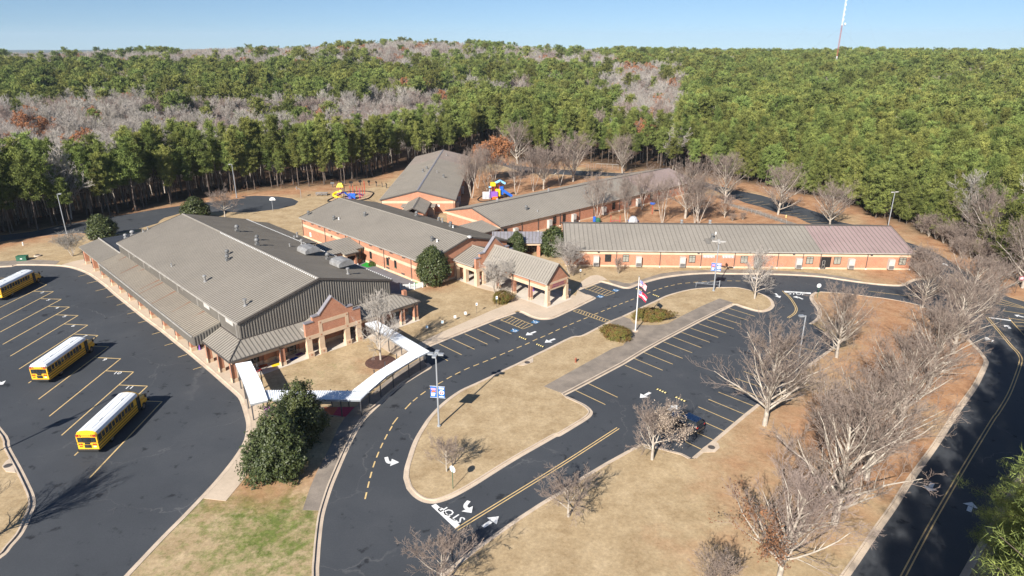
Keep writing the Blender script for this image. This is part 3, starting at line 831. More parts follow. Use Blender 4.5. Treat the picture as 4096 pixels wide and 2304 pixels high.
tf.poly([p[:2] + (0.165,) for p in (W1(1700, 1345), W1(1745, 1310), W1(1810, 1290), W1(1900, 1330), W1(1830, 1365))])
struct(tf, 'turf_patch', 'turf')

# ------------------------------------------------------------ road markings
ym = MB(); wm_ = MB()
ZM = 0.008
def ln(p, q, w=0.12, mb=None, z=ZM):
    mb = ym if mb is None else mb
    strip(mb, [p, q], w, z)
corner = [(500, 388), (573, 460), (650, 533), (730, 612), (820, 702), (915, 799), (1015, 905), (1128, 1016), (1248, 1140), (1378, 1272)]
tail = [(0, 650), (0, 768), (25, 883), (97, 992), (178, 1113), (265, 1245), (360, 1395)]
tails = [Z1(*t) for t in [(-140, 720)] + tail[1:]] + [X6(355, 945), X6(482, 1142), X6(615, 1352)]
tails[0] = Z1(-60, 680)
cor = [Z1(*c_) for c_ in corner]
armend = [(318, 387), (382, 456), (447, 528), (523, 606), (602, 692), (690, 786), (790, 895), (885, 1005), (992, 1130), (1112, 1262)]
for c_, t_, e_ in zip(cor, tails, armend):
    ln(c_, t_, 0.16); ln(c_, Z1(*e_), 0.16)
ln(X6(1522, 793), Y1(830, 540), 0.16); ln(X6(1522, 793), X6(1240, 785), 0.16)
ln(Z1(435, 325), Z1(200, 440), 0.16); ln(Z1(200, 440), Z1(-80, 575), 0.16); ln(Z1(435, 325), Z1(330, 290), 0.14); ln(Z1(0, 263), Z1(70, 263), 0.16); ln(Z1(-150, 330), Z1(70, 263), 0.16)
for p, q in (((830, 225), (730, 247)), ((912, 290), (812, 312)), ((1000, 358), (890, 384)), ((1080, 423), (995, 443)), ((1165, 497), (1090, 517)), ((1265, 580), (1188, 600)), ((1365, 663), (1293, 682)), ((1495, 768), (1420, 789)), ((1617, 872), (1538, 893)), ((1750, 976), (1663, 1002)), ((1885, 1092), (1803, 1118))):
    ln(Z1(*p), Z1(*q), 0.13)
nums = [('2', (395, 397)), ('3', (452, 466)), ('4', (532, 541)), ('5', (605, 620)), ('6', (685, 709)), ('7', (795, 805)), ('9', (978, 1026)), ('10', (1098, 1150)), ('11', (1210, 1286))]
for s_, p in nums:
    o = Z1(*p); x_ = Vector(Z1(p[0] + 60, p[1] + 1)) - Vector(o)
    x_.normalize(); y_ = Vector((0, 1, 0))
    put_text(wm_, s_, 1.15, (o[0], o[1], ZM), x_, y_)
stalls = [((365, 527), (577, 630)), ((487, 481), (698, 578)), ((605, 433), (818, 531)), ((722, 388), (932, 482)), ((833, 345), (1043, 435)), ((245, 578), (448, 685))]
for p, q in stalls: ln(Z7(*p), Z7(*q))
lot = [((0, 727), (253, 833)), ((77, 660), (352, 774)), ((175, 607), (447, 717)), ((270, 557), (538, 662)), ((360, 508), (627, 610)), ((446, 462), (713, 562)), ((527, 418), (793, 513)), ((610, 378), (872, 468)), ((687, 338), (945, 426)), ((763, 300), (1018, 386)), ((835, 264), (1090, 346)), ((907, 230), (1155, 308)), ((975, 195), (1215, 270)),
       ((873, 977), (1200, 1107)), ((780, 1045), (1110, 1182)), ((685, 1115), (1020, 1260)), ((585, 1188), (925, 1340)), ((480, 1270), (820, 1423)), ((960, 905), (1285, 1035)), ((1035, 850), (1365, 965)), ((1110, 785), (1445, 900)), ((1190, 730), (1520, 840)), ((1265, 670), (1590, 775)), ((1340, 620), (1660, 715)), ((1410, 565), (1730, 655)), ((1480, 520), (1795, 600))]
for p, q in lot: ln(Z8(*p), Z8(*q))
for p, q in (((1757, 896), (2035, 1027)), ((1640, 962), (1920, 1095))): ln(Z7(*p), Z7(*q))
ln(Y4(560, 200), Y4(715, 275))
def hatch(Q, nn, w=0.12):
    Q = [Vector(q) for q in Q]
    for i in range(4): ln(Q[i], Q[(i + 1) % 4], w)
    for k in range(1, nn + 1):
        t0 = k / (nn + 1)
        ln(Q[0].lerp(Q[1], max(0, t0 - 0.04)), Q[3].lerp(Q[2], min(1, t0 + 0.06)), w * 0.9)
hatch([Z7(1035, 267), Z7(1243, 350), Z7(1150, 388), Z7(942, 304)], 6)
hatch([Z4(880, 797), Z4(1075, 868), Z4(990, 897), Z4(795, 828)], 6)
hatch([Z4(735, 1022), Z4(1030, 1128), Z4(985, 1143), Z4(683, 1038)], 11)
for P, N_ in (([X1(430, 408), X1(530, 398)], 0), ([X1(490, 428), X1(598, 415)], 0), ([X1(553, 450), X1(663, 433)], 0), ([X1(618, 466), X1(730, 450)], 0), ([X1(685, 486), X1(790, 470)], 0), ([X1(890, 548), X1(1010, 542)], 0), ([X1(955, 570), X1(1087, 563)], 0), ([X1(1020, 590), X1(1152, 586)], 0), ([X1(1070, 613), X1(1215, 607)], 0), ([X1(1125, 635), X1(1280, 628)], 0), ([X1(1190, 655), X1(1340, 650)], 0)):
    ln(P[0], P[1], 0.12)
for a_, b_ in (((1080, 428), (1118, 412)), ((1165, 432), (1200, 418)), ((1225, 437), (1260, 422)), ((1285, 440), (1320, 428))): ln(X4(*a_), X4(*b_), 0.14)
ln(X4(480, 398), X4(700, 412), 0.18, wm_); ln(X4(300, 380), X4(110, 380), 0.18, wm_)
dash = [Y2(1308, 703), Y2(1332, 600), Y2(1355, 510), Y2(1384, 412), Y2(1418, 322), Y2(1455, 237), Y2(1495, 157), Y2(1540, 78), Y2(1580, 8)]
dash += [Z7(75, 1107), Z7(142, 1045), Z7(215, 988), Z7(298, 933), Z7(378, 890), Z7(460, 842), Z7(540, 800), Z7(625, 760), Z7(712, 724), Z7(798, 690), Z7(873, 660), Z7(958, 622), Z7(1035, 590), Z7(1115, 556), Z7(1190, 525), Z7(1262, 490), Z7(1335, 460), Z7(1407, 428), Z7(1475, 396), Z7(1543, 367), Z7(1605, 340), Z7(1672, 312), Z7(1735, 287)]
dash2 = [Z4(900, 1062), Z4(960, 1038), Z4(1018, 1015), Z4(1075, 993), Z4(1130, 970), Z4(1185, 950), Z4(1237, 930), Z4(1295, 908), Z4(1345, 888), Z4(1390, 868), Z4(1445, 845), Z4(1500, 828), Z4(1555, 810), Z4(1615, 797), Z4(1680, 783), Z4(1755, 775), Z4(1830, 768), Z4(1910, 762), Z4(1990, 757), Z4(2070, 756), Z4(2145, 756), Z4(2225, 757), Z4(2300, 758), Z4(2375, 761), Z4(2450, 764)]
for D in (dash, dash2):
    for i, p in enumerate(D):
        a_ = Vector(D[max(0, i - 1)]); b_ = Vector(D[min(len(D) - 1, i + 1)])
        t_ = (b_ - a_).normalized(); s_ = (b_ - a_).length / (2 if 0 < i < len(D) - 1 else 1) * 0.3
        ln(Vector(p) - t_ * s_, Vector(p) + t_ * s_, 0.16)
def dbl(pts, gap=0.2, w=0.12):
    P = spline(pts, 4)
    strip(ym, offset(P, gap), w, ZM); strip(ym, offset(P, -gap), w, ZM)
dbl([Y3(2026, 75), Y3(1500, 415), Y3(1000, 724), Y3(524, 1018)], 0.17)
dbl([X2(822, 98), X2(905, 180), X2(958, 260), X2(976, 310), X2(955, 360), X2(880, 412)], 0.15)
dbl([X8(450, 362), X8(620, 560), X8(740, 705), Y5(2290, 680), Y5(2325, 740), Y5(2322, 800), Y5(2280, 930), Y5(2200, 1130), Y5(2080, 1330), Y6(1790, 0), Y6(1500, 480), Y6(1200, 1000), Y6(960, 1449), at(3560, 2400)], 0.17)
dbl([X3(0, 305), X3(190, 410)], 0.13); dbl([X3(320, 505), X3(385, 580)], 0.13)
ln(Y5(720, 38), Y5(1250, 103), 0.14); ln(Y5(1370, 52), Y5(1475, 38), 0.14)
for p, q in (((600, 140), (898, 236)), ((580, 165), (898, 246)), ((560, 195), (898, 252)), ((640, 282), (898, 320)), ((715, 372), (898, 398)), ((715, 372), (898, 578)), ((775, 420), (898, 425)), ((810, 466), (898, 470)), ((850, 512), (898, 515))):
    ln(X8(*p), X8(*q), 0.15)
def quad(mb, pts, z=ZM + 0.004): mb.poly([(p[0], p[1], z) for p in pts])
quad(wm_, [Y3(290, 797), Y3(332, 778), Y3(557, 975), Y3(513, 1008)])
quad(wm_, [X2(832, 98), X2(1145, 118), X2(1148, 135), X2(842, 116)])
quad(wm_, [X8(470, 360), X8(740, 395), X8(742, 407), X8(472, 370)])
def text_on(s_, size, p0, p1, pu, stretch=1.0, space=1.0):
    o = (Vector(p0) + Vector(p1)) / 2; x_ = (Vector(p1) - Vector(p0)).normalized(); y_ = (Vector(pu) - o).normalized()
    put_text(wm_, s_, size, (o.x, o.y, ZM + 0.004), x_, y_, 0, stretch, space)
text_on('STOP', 1.35, Y3(530, 905), Y3(430, 842), Y3(430, 905), 1.0)
text_on('STOP', 1.25, X2(935, 129), X2(1028, 134), X2(984, 100), 1.5)
def arrow(p, q, w=0.42, head=0.45, turn=None):
    p, q = Vector(p), Vector(q)
    d = q - p; L_ = d.length; d.normalize(); nrm = Vector((-d.y, d.x, 0))
    h = p.lerp(q, 1 - head); z = ZM + 0.004
    wm_.poly([((q)[0], q[1], z), *[((h + nrm * s * w * 1.65)[0], (h + nrm * s * w * 1.65)[1], z) for s in (1, -1)]])
    if turn is None:
        e = p.lerp(q, 1 - head - 0.04)
        wm_.poly([(*(p + nrm * w * .5)[:2], z), (*(p - nrm * w * .5)[:2], z), (*(e - nrm * w * .5)[:2], z), (*(e + nrm * w * .5)[:2], z)])
    else:
        t = Vector(turn)
        pts = spline([t, t.lerp(p, 0.7), p.lerp(h, 0.35), h], 5)
        strip(wm_, [(x_, y_, 0) for x_, y_ in pts], w, z)
arrow(Y3(770, 993), Y3(918, 895)); arrow(Z7(1270, 412), Z7(1175, 447)); arrow(Z7(1448, 480), Z7(1353, 516)); arrow(Z7(2340, 982), Z7(2242, 1032)); arrow(Z8(400, 1152), Z8(487, 1100))
arrow(X2(733, 127), X2(786, 181), 0.36); arrow(Y6(1230, 585), Y6(1195, 662)); arrow(Y6(1568, 850), Y6(1598, 763)); arrow(X8(440, 603), X8(508, 665)); arrow(Y5(1950, 530), Y5(2020, 575), 0.3)
arrow(Y3(600, 800), Y3(665, 864), 0.42, 0.62, Y3(640, 752)); arrow(Y2(1512, 395), Y2(1618, 393), 0.42, 0.72, Y2(1497, 345)); arrow(X2(1000, 172), X2(935, 167), 0.38, 0.9, X2(1052, 195)); arrow(X8(720, 480), X8(650, 455), 0.4, 0.6, X8(725, 500))
arrow(X8(895, 360), X8(780, 332), 0.4); arrow(Z4(2440, 735), Z4(2350, 722), 0.4); arrow(X3(290, 435), X3(245, 415), 0.4); arrow(X3(110, 405), X3(140, 420), 0.4); arrow(at(-20, 1525), at(12, 1538), 0.5)
tag(ym.build('yellow_markings', 'yellow'), None, None, None, 'structure')
tag(wm_.build('white_markings', 'paint'), None, None, None, 'structure')
bm_ = MB(); sy = MB()
for Zf, cx, cy, hw, hh in ((Z7, 1072, 402, 44, 19), (Z7, 1265, 322, 44, 18), (Z4, 938, 902, 38, 14), (Z4, 1082, 844, 37, 14)):
    ctr = Vector(Zf(cx, cy)); q = [Vector(Zf(cx - hw, cy + 4)), Vector(Zf(cx - 8, cy - hh)), Vector(Zf(cx + hw, cy - 2)), Vector(Zf(cx + 8, cy + hh))]
    quad(bm_, q, ZM)
    ux = (q[2] - q[0]).normalized() * 0.42; uy = Vector((-ux.y, ux.x, 0))
    rr = [ctr + ux * (0.75 * math.cos(t) - 0.1) + uy * (0.75 * math.sin(t) - 0.3) for t in np.linspace(-2.8, 0.5, 12)]
    strip(sy, rr, 0.13, ZM + 0.005)
    strip(sy, [ctr + ux * -0.5 + uy * 1.15, ctr + ux * -0.3 + uy * 0.1, ctr + ux * 0.5 + uy * 0.05, ctr + ux * 0.9 + uy * -0.9], 0.15, ZM + 0.006)
    strip(sy, [ctr + ux * -0.62 + uy * 1.45, ctr + ux * -0.4 + uy * 1.45], 0.28, ZM + 0.005)
struct(bm_, 'parking_symbol_field', 'blue'); struct(sy, 'parking_symbol', 'paint')

# ------------------------------------------------------------ buildings
def obox(mb, O, d, nrm, s0, s1, z0, z1, p0, p1, m=0):
    """box on a wall: s along unit d, p along the outward normal"""
    def P(s, p, z): return (O[0] + d[0] * s + nrm[0] * p, O[1] + d[1] * s + nrm[1] * p, z)
    v = [P(s0, p0, z0), P(s1, p0, z0), P(s1, p1, z0), P(s0, p1, z0), P(s0, p0, z1), P(s1, p0, z1), P(s1, p1, z1), P(s0, p1, z1)]
    f = [(0, 3, 2, 1), (4, 5, 6, 7), (0, 1, 5, 4), (1, 2, 6, 5), (2, 3, 7, 6), (3, 0, 4, 7)]
    if d[0] * nrm[1] - d[1] * nrm[0] < 0: f = [q[::-1] for q in f]
    mb.add(v, f, m)

def slope(mb, P, s0, s1, e, r, rib, segs, th=0.16, m_rib=1):
    """one roof plane: e=(t,z) at the eave, r=(t,z) at the ridge"""
    for (a, b, m) in segs:
        top = [P(a, e[0], e[1]), P(b, e[0], e[1]), P(b, r[0], r[1]), P(a, r[0], r[1])]
        bot = [(p[0], p[1], p[2] - th) for p in top]
        mb.hull(bot, top, m)
        k = a + rib * 0.5
        while k < b - 0.05:
            w, h = 0.05, 0.08
            lo = [P(k - w, e[0], e[1] - 0.01), P(k + w, e[0], e[1] - 0.01), P(k + w, r[0], r[1] - 0.01), P(k - w, r[0], r[1] - 0.01)]
            hi = [(p[0], p[1], p[2] + h) for p in lo]
            mb.hull(lo, hi, m_rib)
            k += rib

def gable_roof(o, off, s0, s1, t0, t1, ze, zr, axis, rib, segs=None, mats=('roof', 'roof_mauve', 'roof_seam_shade'), cap='roof', th=0.16, name='roof'):
    P = (lambda s, t, z: (t, s, z)) if axis == 'b' else (lambda s, t, z: (s, t, z))
    tm = (t0 + t1) / 2
    segs = segs or [(s0, s1, 0)]
    mb = MB()
    slope(mb, P, s0, s1, (t0, ze), (tm, zr), rib, segs, th, 2)
    slope(mb, P, s0, s1, (t1, ze), (tm, zr), rib, segs, th, 2)
    rf = mb.build(name, list(mats), o, off)
    g = MB()
    k = (zr - ze) / (tm - t0)
    a = [P(s0 - 0.02, tm - 0.28, zr - 0.28 * k + 0.09), P(s0 - 0.02, tm, zr + 0.13), P(s0 - 0.02, tm + 0.28, zr - 0.28 * k + 0.09), P(s0 - 0.02, tm, zr - 0.03)]
    b = [P(s1 + 0.02, tm - 0.28, zr - 0.28 * k + 0.09), P(s1 + 0.02, tm, zr + 0.13), P(s1 + 0.02, tm + 0.28, zr - 0.28 * k + 0.09), P(s1 + 0.02, tm, zr - 0.03)]
    g.hull(a, b)
    g.build('ridge_cap', cap, rf, off)
    for s, sg in ((s0, -1), (s1, 1)):      # verge trim
        tr = MB()
        for t in (t0, t1):
            lo = [P(s, t, ze - 0.24), P(s + sg * 0.07, t, ze - 0.24), P(s + sg * 0.07, tm, zr - 0.24), P(s, tm, zr - 0.24)]
            hi = [(p[0], p[1], p[2] + 0.32) for p in lo]
            tr.hull(lo, hi)
        tr.build('verge_trim', 'trim', rf, off)
    for t, sg in ((t0, -1), (t1, 1)):
        gu = MB()
        lo = [P(s0, t, ze - 0.2), P(s1, t, ze - 0.2), P(s1, t + sg * 0.14, ze - 0.2), P(s0, t + sg * 0.14, ze - 0.2)]
        gu.hull(lo, [(p[0], p[1], ze - 0.03) for p in lo])
        gu.build('gutter', 'gutter' if t == t0 else 'trim', rf, off)
    return rf

def shell(o, off, s0, s1, t0, t1, ze, zr, axis, m='brick', band=(2.85, 3.5), base=0.45, name='wall'):
    P = (lambda s, t, z: (t, s, z)) if axis == 'b' else (lambda s, t, z: (s, t, z))
    tm = (t0 + t1) / 2
    mb = MB()
    for s, flip in ((s0, axis == 'b'), (s1, axis != 'b')):
        q = [P(s, t0, 0), P(s, t1, 0), P(s, t1, ze), P(s, tm, zr), P(s, t0, ze)]
        mb.poly(q if flip else q[::-1])
    mb.poly([P(s0, t0, 0), P(s1, t0, 0), P(s1, t0, ze), P(s0, t0, ze)][::1 if axis != 'b' else -1])
    mb.poly([P(s0, t1, 0), P(s1, t1, 0), P(s1, t1, ze), P(s0, t1, ze)][::-1 if axis != 'b' else 1])
    w = mb.build(name, m, o, off)
    if band:
        b = MB()
        for z0, z1, e in ((band[0], band[1], 0.025), (0.0, base, 0.035)):
            x = [P(s0 - e, t0 - e, 0), P(s1 + e, t1 + e, 0)]
            x0, x1 = sorted((x[0][0], x[1][0])); y0, y1 = sorted((x[0][1], x[1][1]))
            i = e + 0.02
            for q in ((x0, x1, y0, y0 + i), (x0, x1, y1 - i, y1), (x0, x0 + i, y0 + i, y1 - i), (x1 - i, x1, y0 + i, y1 - i)):
                b.box(*q, z0, z1)
        b.build('band', 'cream', w, off)
    return w

def window(o, off, O, d, nrm, s0, s1, z0, z1, glass='glass', mull=1, trans=True, name='window'):
    f = MB()
    t = 0.07
    for q in ((s0, s1, z0, z0 + t), (s0, s1, z1 - t, z1), (s0, s0 + t, z0 + t, z1 - t), (s1 - t, s1, z0 + t, z1 - t)):
        obox(f, O, d, nrm, *q, 0.0, 0.09)
    for k in range(1, mull + 1):
        c = s0 + (s1 - s0) * k / (mull + 1)
        obox(f, O, d, nrm, c - 0.03, c + 0.03, z0 + t, z1 - t, 0.0, 0.07)
    if trans:
        c = z0 + (z1 - z0) * 0.74
        obox(f, O, d, nrm, s0 + t, s1 - t, c - 0.03, c + 0.03, 0.0, 0.075)
    fo = f.build(name, 'black', o, off)
    p = MB()
    obox(p, O, d, nrm, s0 + t * .5, s1 - t * .5, z0 + t * .5, z1 - t * .5, 0.005, 0.03)
    p.build('pane', glass, fo, off)
    return fo

def door(o, off, O, d, nrm, s0, s1, z1, pane=True, z0=0.16):
    f = MB()
    n = max(1, round((s1 - s0) / 1.0))
    obox(f, O, d, nrm, s0 - 0.1, s1 + 0.1, z0, z1 + 0.1, 0.0, 0.05)
    fo = f.build('door', 'black', o, off)
    for k in range(n):
        a = s0 + (s1 - s0) * k / n + 0.08; b = s0 + (s1 - s0) * (k + 1) / n - 0.08
        for y0, y1 in ((0.3, 1.0), (1.12, z1 - 0.12)):
            g = MB()
            for q in ((a + .1, b - .1, y0, y0 + .05), (a + .1, b - .1, y1 - .05, y1), (a + .1, a + .15, y0, y1), (b - .15, b - .1, y0, y1)):
                obox(g, O, d, nrm, *q, 0.05, 0.075)
            g.build('door_panel', 'gutter', fo, off)
    return fo

def downspout(o, off, O, d, nrm, s, z0, z1, m='trim', shoe=True):
    mb = MB()
    obox(mb, O, d, nrm, s - 0.06, s + 0.06, z0, z1, 0.02, 0.14, 0)
    if shoe: obox(mb, O, d, nrm, s - 0.1, s + 0.1, z0 - 0.02, z0 + 0.3, 0.02, 0.22, 1)
    mb.build('downspout', [m, 'white'], o, off)

def louvre(o, off, O, d, nrm, s, z, w=1.1, h=0.24, m='trim', name='louvre'):
    mb = MB()
    obox(mb, O, d, nrm, s - w / 2, s + w / 2, z - h / 2, z + h / 2, 0.0, 0.04)
    mb.build(name, m, o, off)

def wall_lamp(o, off, O, d, nrm, s, z):
    mb = MB()
    obox(mb, O, d, nrm, s - 0.2, s + 0.2, z - 0.16, z + 0.16, 0.0, 0.22)
    mb.build('wall_lamp', 'trim', o, off)

def mushroom(par, off, x, y, z, h=0.9, r=0.32, m='galv_dark'):
    mb = MB()
    mb.box(x - r * .8, x + r * .8, y - r * .8, y + r * .8, z - 0.35, z + h * 0.35)
    mb.lathe([(r * .55, h * .35), (r * .55, h * .6), (r, h * .62), (r * 1.02, h * .8), (r * .6, h * .98), (r * .2, h * 1.02)], (x, y, z), 12)
    mb.build('roof_vent', m, par, off)

def flue(par, off, x, y, z, h=1.0, r=0.13, m='galv'):
    mb = MB()
    mb.lathe([(r * 1.9, -0.25), (r * 1.7, 0.12), (r, 0.2), (r, h * .72), (r * 1.7, h * .75), (r * 1.7, h * .95), (r * .5, h)], (x, y, z), 10)
    mb.build('flue', m, par, off)

def cthing(name, label, cat, a0, b0, group=None):
    return thing(name, label, cat, cf(a0, b0), TH, group), (a0, b0, 0)

# ---- the gym and cafeteria block with bus canopy and columned porch
g, off = cthing('gym_building', 'largest building, dark metal sided gym block with long bus canopy and brick gabled porch', 'school building', 2.5, 2.4)
w_ = shell(g, off, 2.45, 57.9, 2.55, 28.2, 7.4, 10.85, 'b', 'siding', None)
rb = MB()
for a in np.arange(2.7, 28.2, 0.42):      # standing ribs of the siding
    zt = 7.35 + 3.45 * (1 - abs(a - 15.37) / 12.85)
    rb.box(a - 0.05, a + 0.05, 2.36, 2.46, 3.9, zt)
for b in np.arange(2.8, 57.8, 0.42):
    rb.box(2.48, 2.56, b - 0.05, b + 0.05, 5.2, 7.3)
rb.build('siding_rib', 'siding', w_, off)
br = MB()
br.box(2.4, 28.3, 2.33, 2.44, 0, 3.6); br.box(2.42, 2.54, 2.44, 58, 0, 4.4); br.box(28.21, 28.3, 2.44, 58, 0, 3.0)
br.build('brick_plinth', 'brick', w_, off)
bs = MB(); bs.box(2.35, 28.35, 2.27, 2.325, 0.17, 0.75); bs.build('base_course', 'cream', w_, off)
rf = gable_roof(g, off, 2.2, 58.1, 2.35, 28.4, 7.5, 11.0, 'b', 0.6)
zA = lambda a: 7.5 + 3.5 * (1 - abs(a - 15.37) / 13.0)
for (a, b, k) in ((11.55, 26.75, 0), (10.61, 24.59, 0), (19.18, 40.48, 1), (17.0, 26.77, 1), (19.4, 32.27, 0), (24.93, 16.58, 1), (23.31, 27.4, 2), (4.26, 33.2, 2), (5.17, 20.66, 3), (5.28, 5.92, 3), (22.26, 5.46, 3), (27.2, 15.0, 2), (27.0, 30.0, 3), (8.2, 57.6, 2), (7.2, 57.3, 2)):
    if k == 0: mushroom(rf, off, a, b, zA(a), 1.0, 0.36)
    elif k == 1: mushroom(rf, off, a, b, zA(a), 1.35, 0.42)
    elif k == 2: flue(rf, off, a, b, zA(a), 0.6, 0.1)
    else: flue(rf, off, a, b, zA(a), 1.15, 0.17)
for (a, b) in ((23.6, 20.8), (24.2, 10.6)):      # big kitchen exhaust hoods
    z = zA(a); hd = MB()
    hd.box(a - 0.75, a + 0.75, b - 0.75, b + 0.75, z - 0.4, z + 0.75, 1)
    pr = [(-1.45, 0.6), (1.45, 0.6), (1.4, 1.15), (0.95, 1.5), (0, 1.62), (-0.95, 1.5), (-1.4, 1.15)]
    hd.hull([(a + p[0], b - 1.55, z + p[1]) for p in pr], [(a + p[0], b + 1.55, z + p[1]) for p in pr])
    for q in np.linspace(-1.3, 1.3, 6): hd.hull([(a + p[0] * 1.02, b + q - 0.05, z + p[1] + (0.04 if p[1] > .7 else 0)) for p in pr], [(a + p[0] * 1.02, b + q + 0.05, z + p[1] + (0.04 if p[1] > .7 else 0)) for p in pr])
    hd.build('exhaust_hood', ['galv', 'galv_dark'], rf, off)
tie = MB()
for b in np.arange(2.5, 38, 0.6): tie.box(15.0, 15.16, b - .09, b + .09, 10.98, 11.13)
for b in np.arange(2.5, 58, 0.6): tie.box(28.3, 28.5, b - .09, b + .09, 7.5, 7.62)
tie.build('rib_closure_pattern', 'white', rf, off)
for b in (3.2, 9.2, 17.5, 26, 34.5, 43, 51.5):
    downspout(g, off, (2.55, 0), (0, 1), (-1, 0), b, 5.7 if b > 9 else 4.95, 7.35, 'gutter', False)
for b, wd in ((5.5, 2.6), (13.8, 2.2), (24, 1.2), (32, 1.1), (40, 1.1), (48.5, 1.1)):
    louvre(g, off, (2.5, 0), (0, 1), (-1, 0), b, 6.75, wd, 0.7 if wd > 2 else 0.35, 'hvac' if wd > 2 else 'siding')
# bus canopy on brick piers
cn = MB()
slope(cn, lambda s, t, z: (t, s, z), 9.2, 57.2, (-1.6, 4.45), (2.5, 5.62), 0.6, [(9.2, 57.2, 0)])
co = cn.build('bus_canopy_roof', ['roof_rust', 'roof_seam_shade'], g, off)
for b, l in ((15, 3.9), (20.5, 3.0), (27.2, 3.95), (33.4, 3.9), (35.2, 3.3), (43.2, 2.4), (46.5, 3.2), (53.6, 1.4)):
    a1 = 2.4; a0 = a1 - l
    st = MB()
    for w2, t in ((0.13, 1), (0.3, .35)):
        z = lambda a: 4.45 + (a + 1.6) * 1.17 / 4.1 + 0.012 + (0.002 if t == 1 else 0)
        st.poly([(a0 if t == 1 else a1 - l * t, b - w2 * .4, z(a0 if t == 1 else a1 - l * t)), (a1, b - w2, z(a1)), (a1, b + w2, z(a1)), (a0 if t == 1 else a1 - l * t, b + w2 * .4, z(a0 if t == 1 else a1 - l * t))])
    st.build('rust_streak', 'rust', co, off)
fa = MB()
fa.box(-1.68, -1.6, 9.2, 57.2, 3.0, 4.42)
fa.hull([(-1.6, 9.12, 3.0), (2.45, 9.12, 3.0), (2.45, 9.12, 5.5), (-1.6, 9.12, 4.35)][::-1], [(-1.6, 9.2, 3.0), (2.45, 9.2, 3.0), (2.45, 9.2, 5.5), (-1.6, 9.2, 4.35)][::-1])
for a in np.arange(-1.5, 2.4, 0.42): fa.box(a - .05, a + .05, 9.04, 9.13, 3.0, 4.35 + (a + 1.6) * 0.28)
for b in np.arange(9.4, 57.1, 0.42): fa.box(-1.74, -1.68, b - .05, b + .05, 3.02, 4.4)
fa.box(-1.58, 2.4, 9.25, 57.1, 3.05, 3.15)
fa.build('canopy_fascia', 'siding', g, off)
gu = MB(); gu.box(-1.84, -1.68, 9.2, 57.2, 4.36, 4.52); gu.build('gutter', 'gutter', g, off)
for b in (14.3, 20.1, 25.9, 32.3, 38.1, 43.9, 49.5, 54.9, 61.2, 67.0, 73.5):
    pc = MB(); pc.box(-0.7, 0.05, b - 0.36, b + 0.36, 0.1, 3.3, 0); pc.box(-0.76, 0.11, b - 0.42, b + 0.42, 0.1, 0.75, 1); pc.box(-0.78, -0.701, b + .37, b + .49, 0.2, 3.2, 2)
    pc.build('brick_pier', ['brick', 'cream', 'trim'], g, off)
# back corner: lower roof and membrane roof
lr = MB()
slope(lr, lambda s, t, z: (t, s, z), 57.3, 76.2, (-0.9, 3.4), (3.2, 4.4), 0.6, [(57.3, 76.2, 0)])
lr.build('back_canopy_roof', ['roof', 'roof_seam_shade'], g, off)
lb = MB(); lb.box(-0.6, -0.35, 57.4, 76, 2.8, 3.2); lb.build('beam', 'cream', g, off)
fl = MB(); fl.box(3.25, 17.5, 58.2, 76.4, 0, 4.1, 1); fl.box(3.2, 17.6, 58.15, 76.5, 4.1, 4.25, 0); fl.box(3.12, 3.3, 58.15, 76.5, 4.0, 4.62, 2)
fb = fl.build('back_block', ['roof_dark', 'brick', 'gutter'], g, off)
mushroom(fb, off, 7.5, 72.5, 4.3, 1.1, 0.42, 'galv'); mushroom(fb, off, 9.2, 73.6, 4.3, 1.3, 0.5, 'galv')
# side lean-to
lt_ = MB(); slope(lt_, lambda s, t, z: (t, s, z), 34.0, 56.0, (32.4, 6.35), (28.3, 7.46), 0.6, [(34.0, 56.0, 0)])
lt_.build('lean_to_roof', ['roof', 'roof_seam_shade'], g, off)
ltw = MB(); ltw.box(28.3, 32.2, 34.2, 55.8, 0, 6.2)
for a in np.arange(28.6, 32.2, .42): ltw.box(a - .05, a + .05, 34.1, 34.2, 0.3, 6.1)
ltw.build('lean_to_wall', 'siding', g, off)
for a in (23.0, 24.6): flue(rf, off, a + 6, 37 + (a - 23) * 1.2, 7.0, 0.9, 0.14)
# porch
pr = MB()
ze, zi = 3.5, 4.85
def pslab(mb, q, ribs, m=0):
    mb.hull([(p[0], p[1], p[2] - 0.14) for p in q], q, m)
    for p0, p1 in ribs:
        d = Vector((p1[0] - p0[0], p1[1] - p0[1], 0)).normalized(); nn = Vector((-d.y, d.x, 0)) * 0.045
        lo = [Vector(p0) + nn, Vector(p0) - nn, Vector(p1) - nn, Vector(p1) + nn]
        mb.hull(lo, [v + Vector((0, 0, .08)) for v in lo], 1)
front = [(-0.45, -0.45, ze), (31.9, -0.45, ze), (28.6, 2.38, zi), (2.5, 2.38, zi)]
rl_ = []
for a in np.arange(-0.1, 31.8, 0.62):
    top = 2.38
    if a < 2.5: top = -0.45 + (a + 0.45) * 2.83 / 2.95
    if a > 28.6: top = -0.45 + (31.9 - a) * 2.83 / 3.3
    if not 10.95 < a < 20.4:
        rl_.append(((a, -0.45, ze), (a, top, ze + (zi - ze) * (top + 0.45) / 2.83)))
pslab(pr, front, rl_)
left = [(-0.45, 9.1, ze), (-0.45, -0.45, ze), (2.5, 2.38, zi), (2.5, 9.1, zi)]
pslab(pr, left, [((-0.45, b, ze), (2.5 if b > 2.38 else -0.45 + (b + .45) * 2.95 / 2.83, b, zi if b > 2.38 else ze + (zi - ze) * (b + .45) / 2.83)) for b in np.arange(-0.1, 9.1, 0.62)])
right = [(31.9, -0.45, ze), (31.9, 3.5, ze), (28.6, 2.9, zi), (28.6, 2.38, zi)]
pslab(pr, right, [])
pr.build('porch_roof', ['roof', 'roof_seam_shade'], g, off)
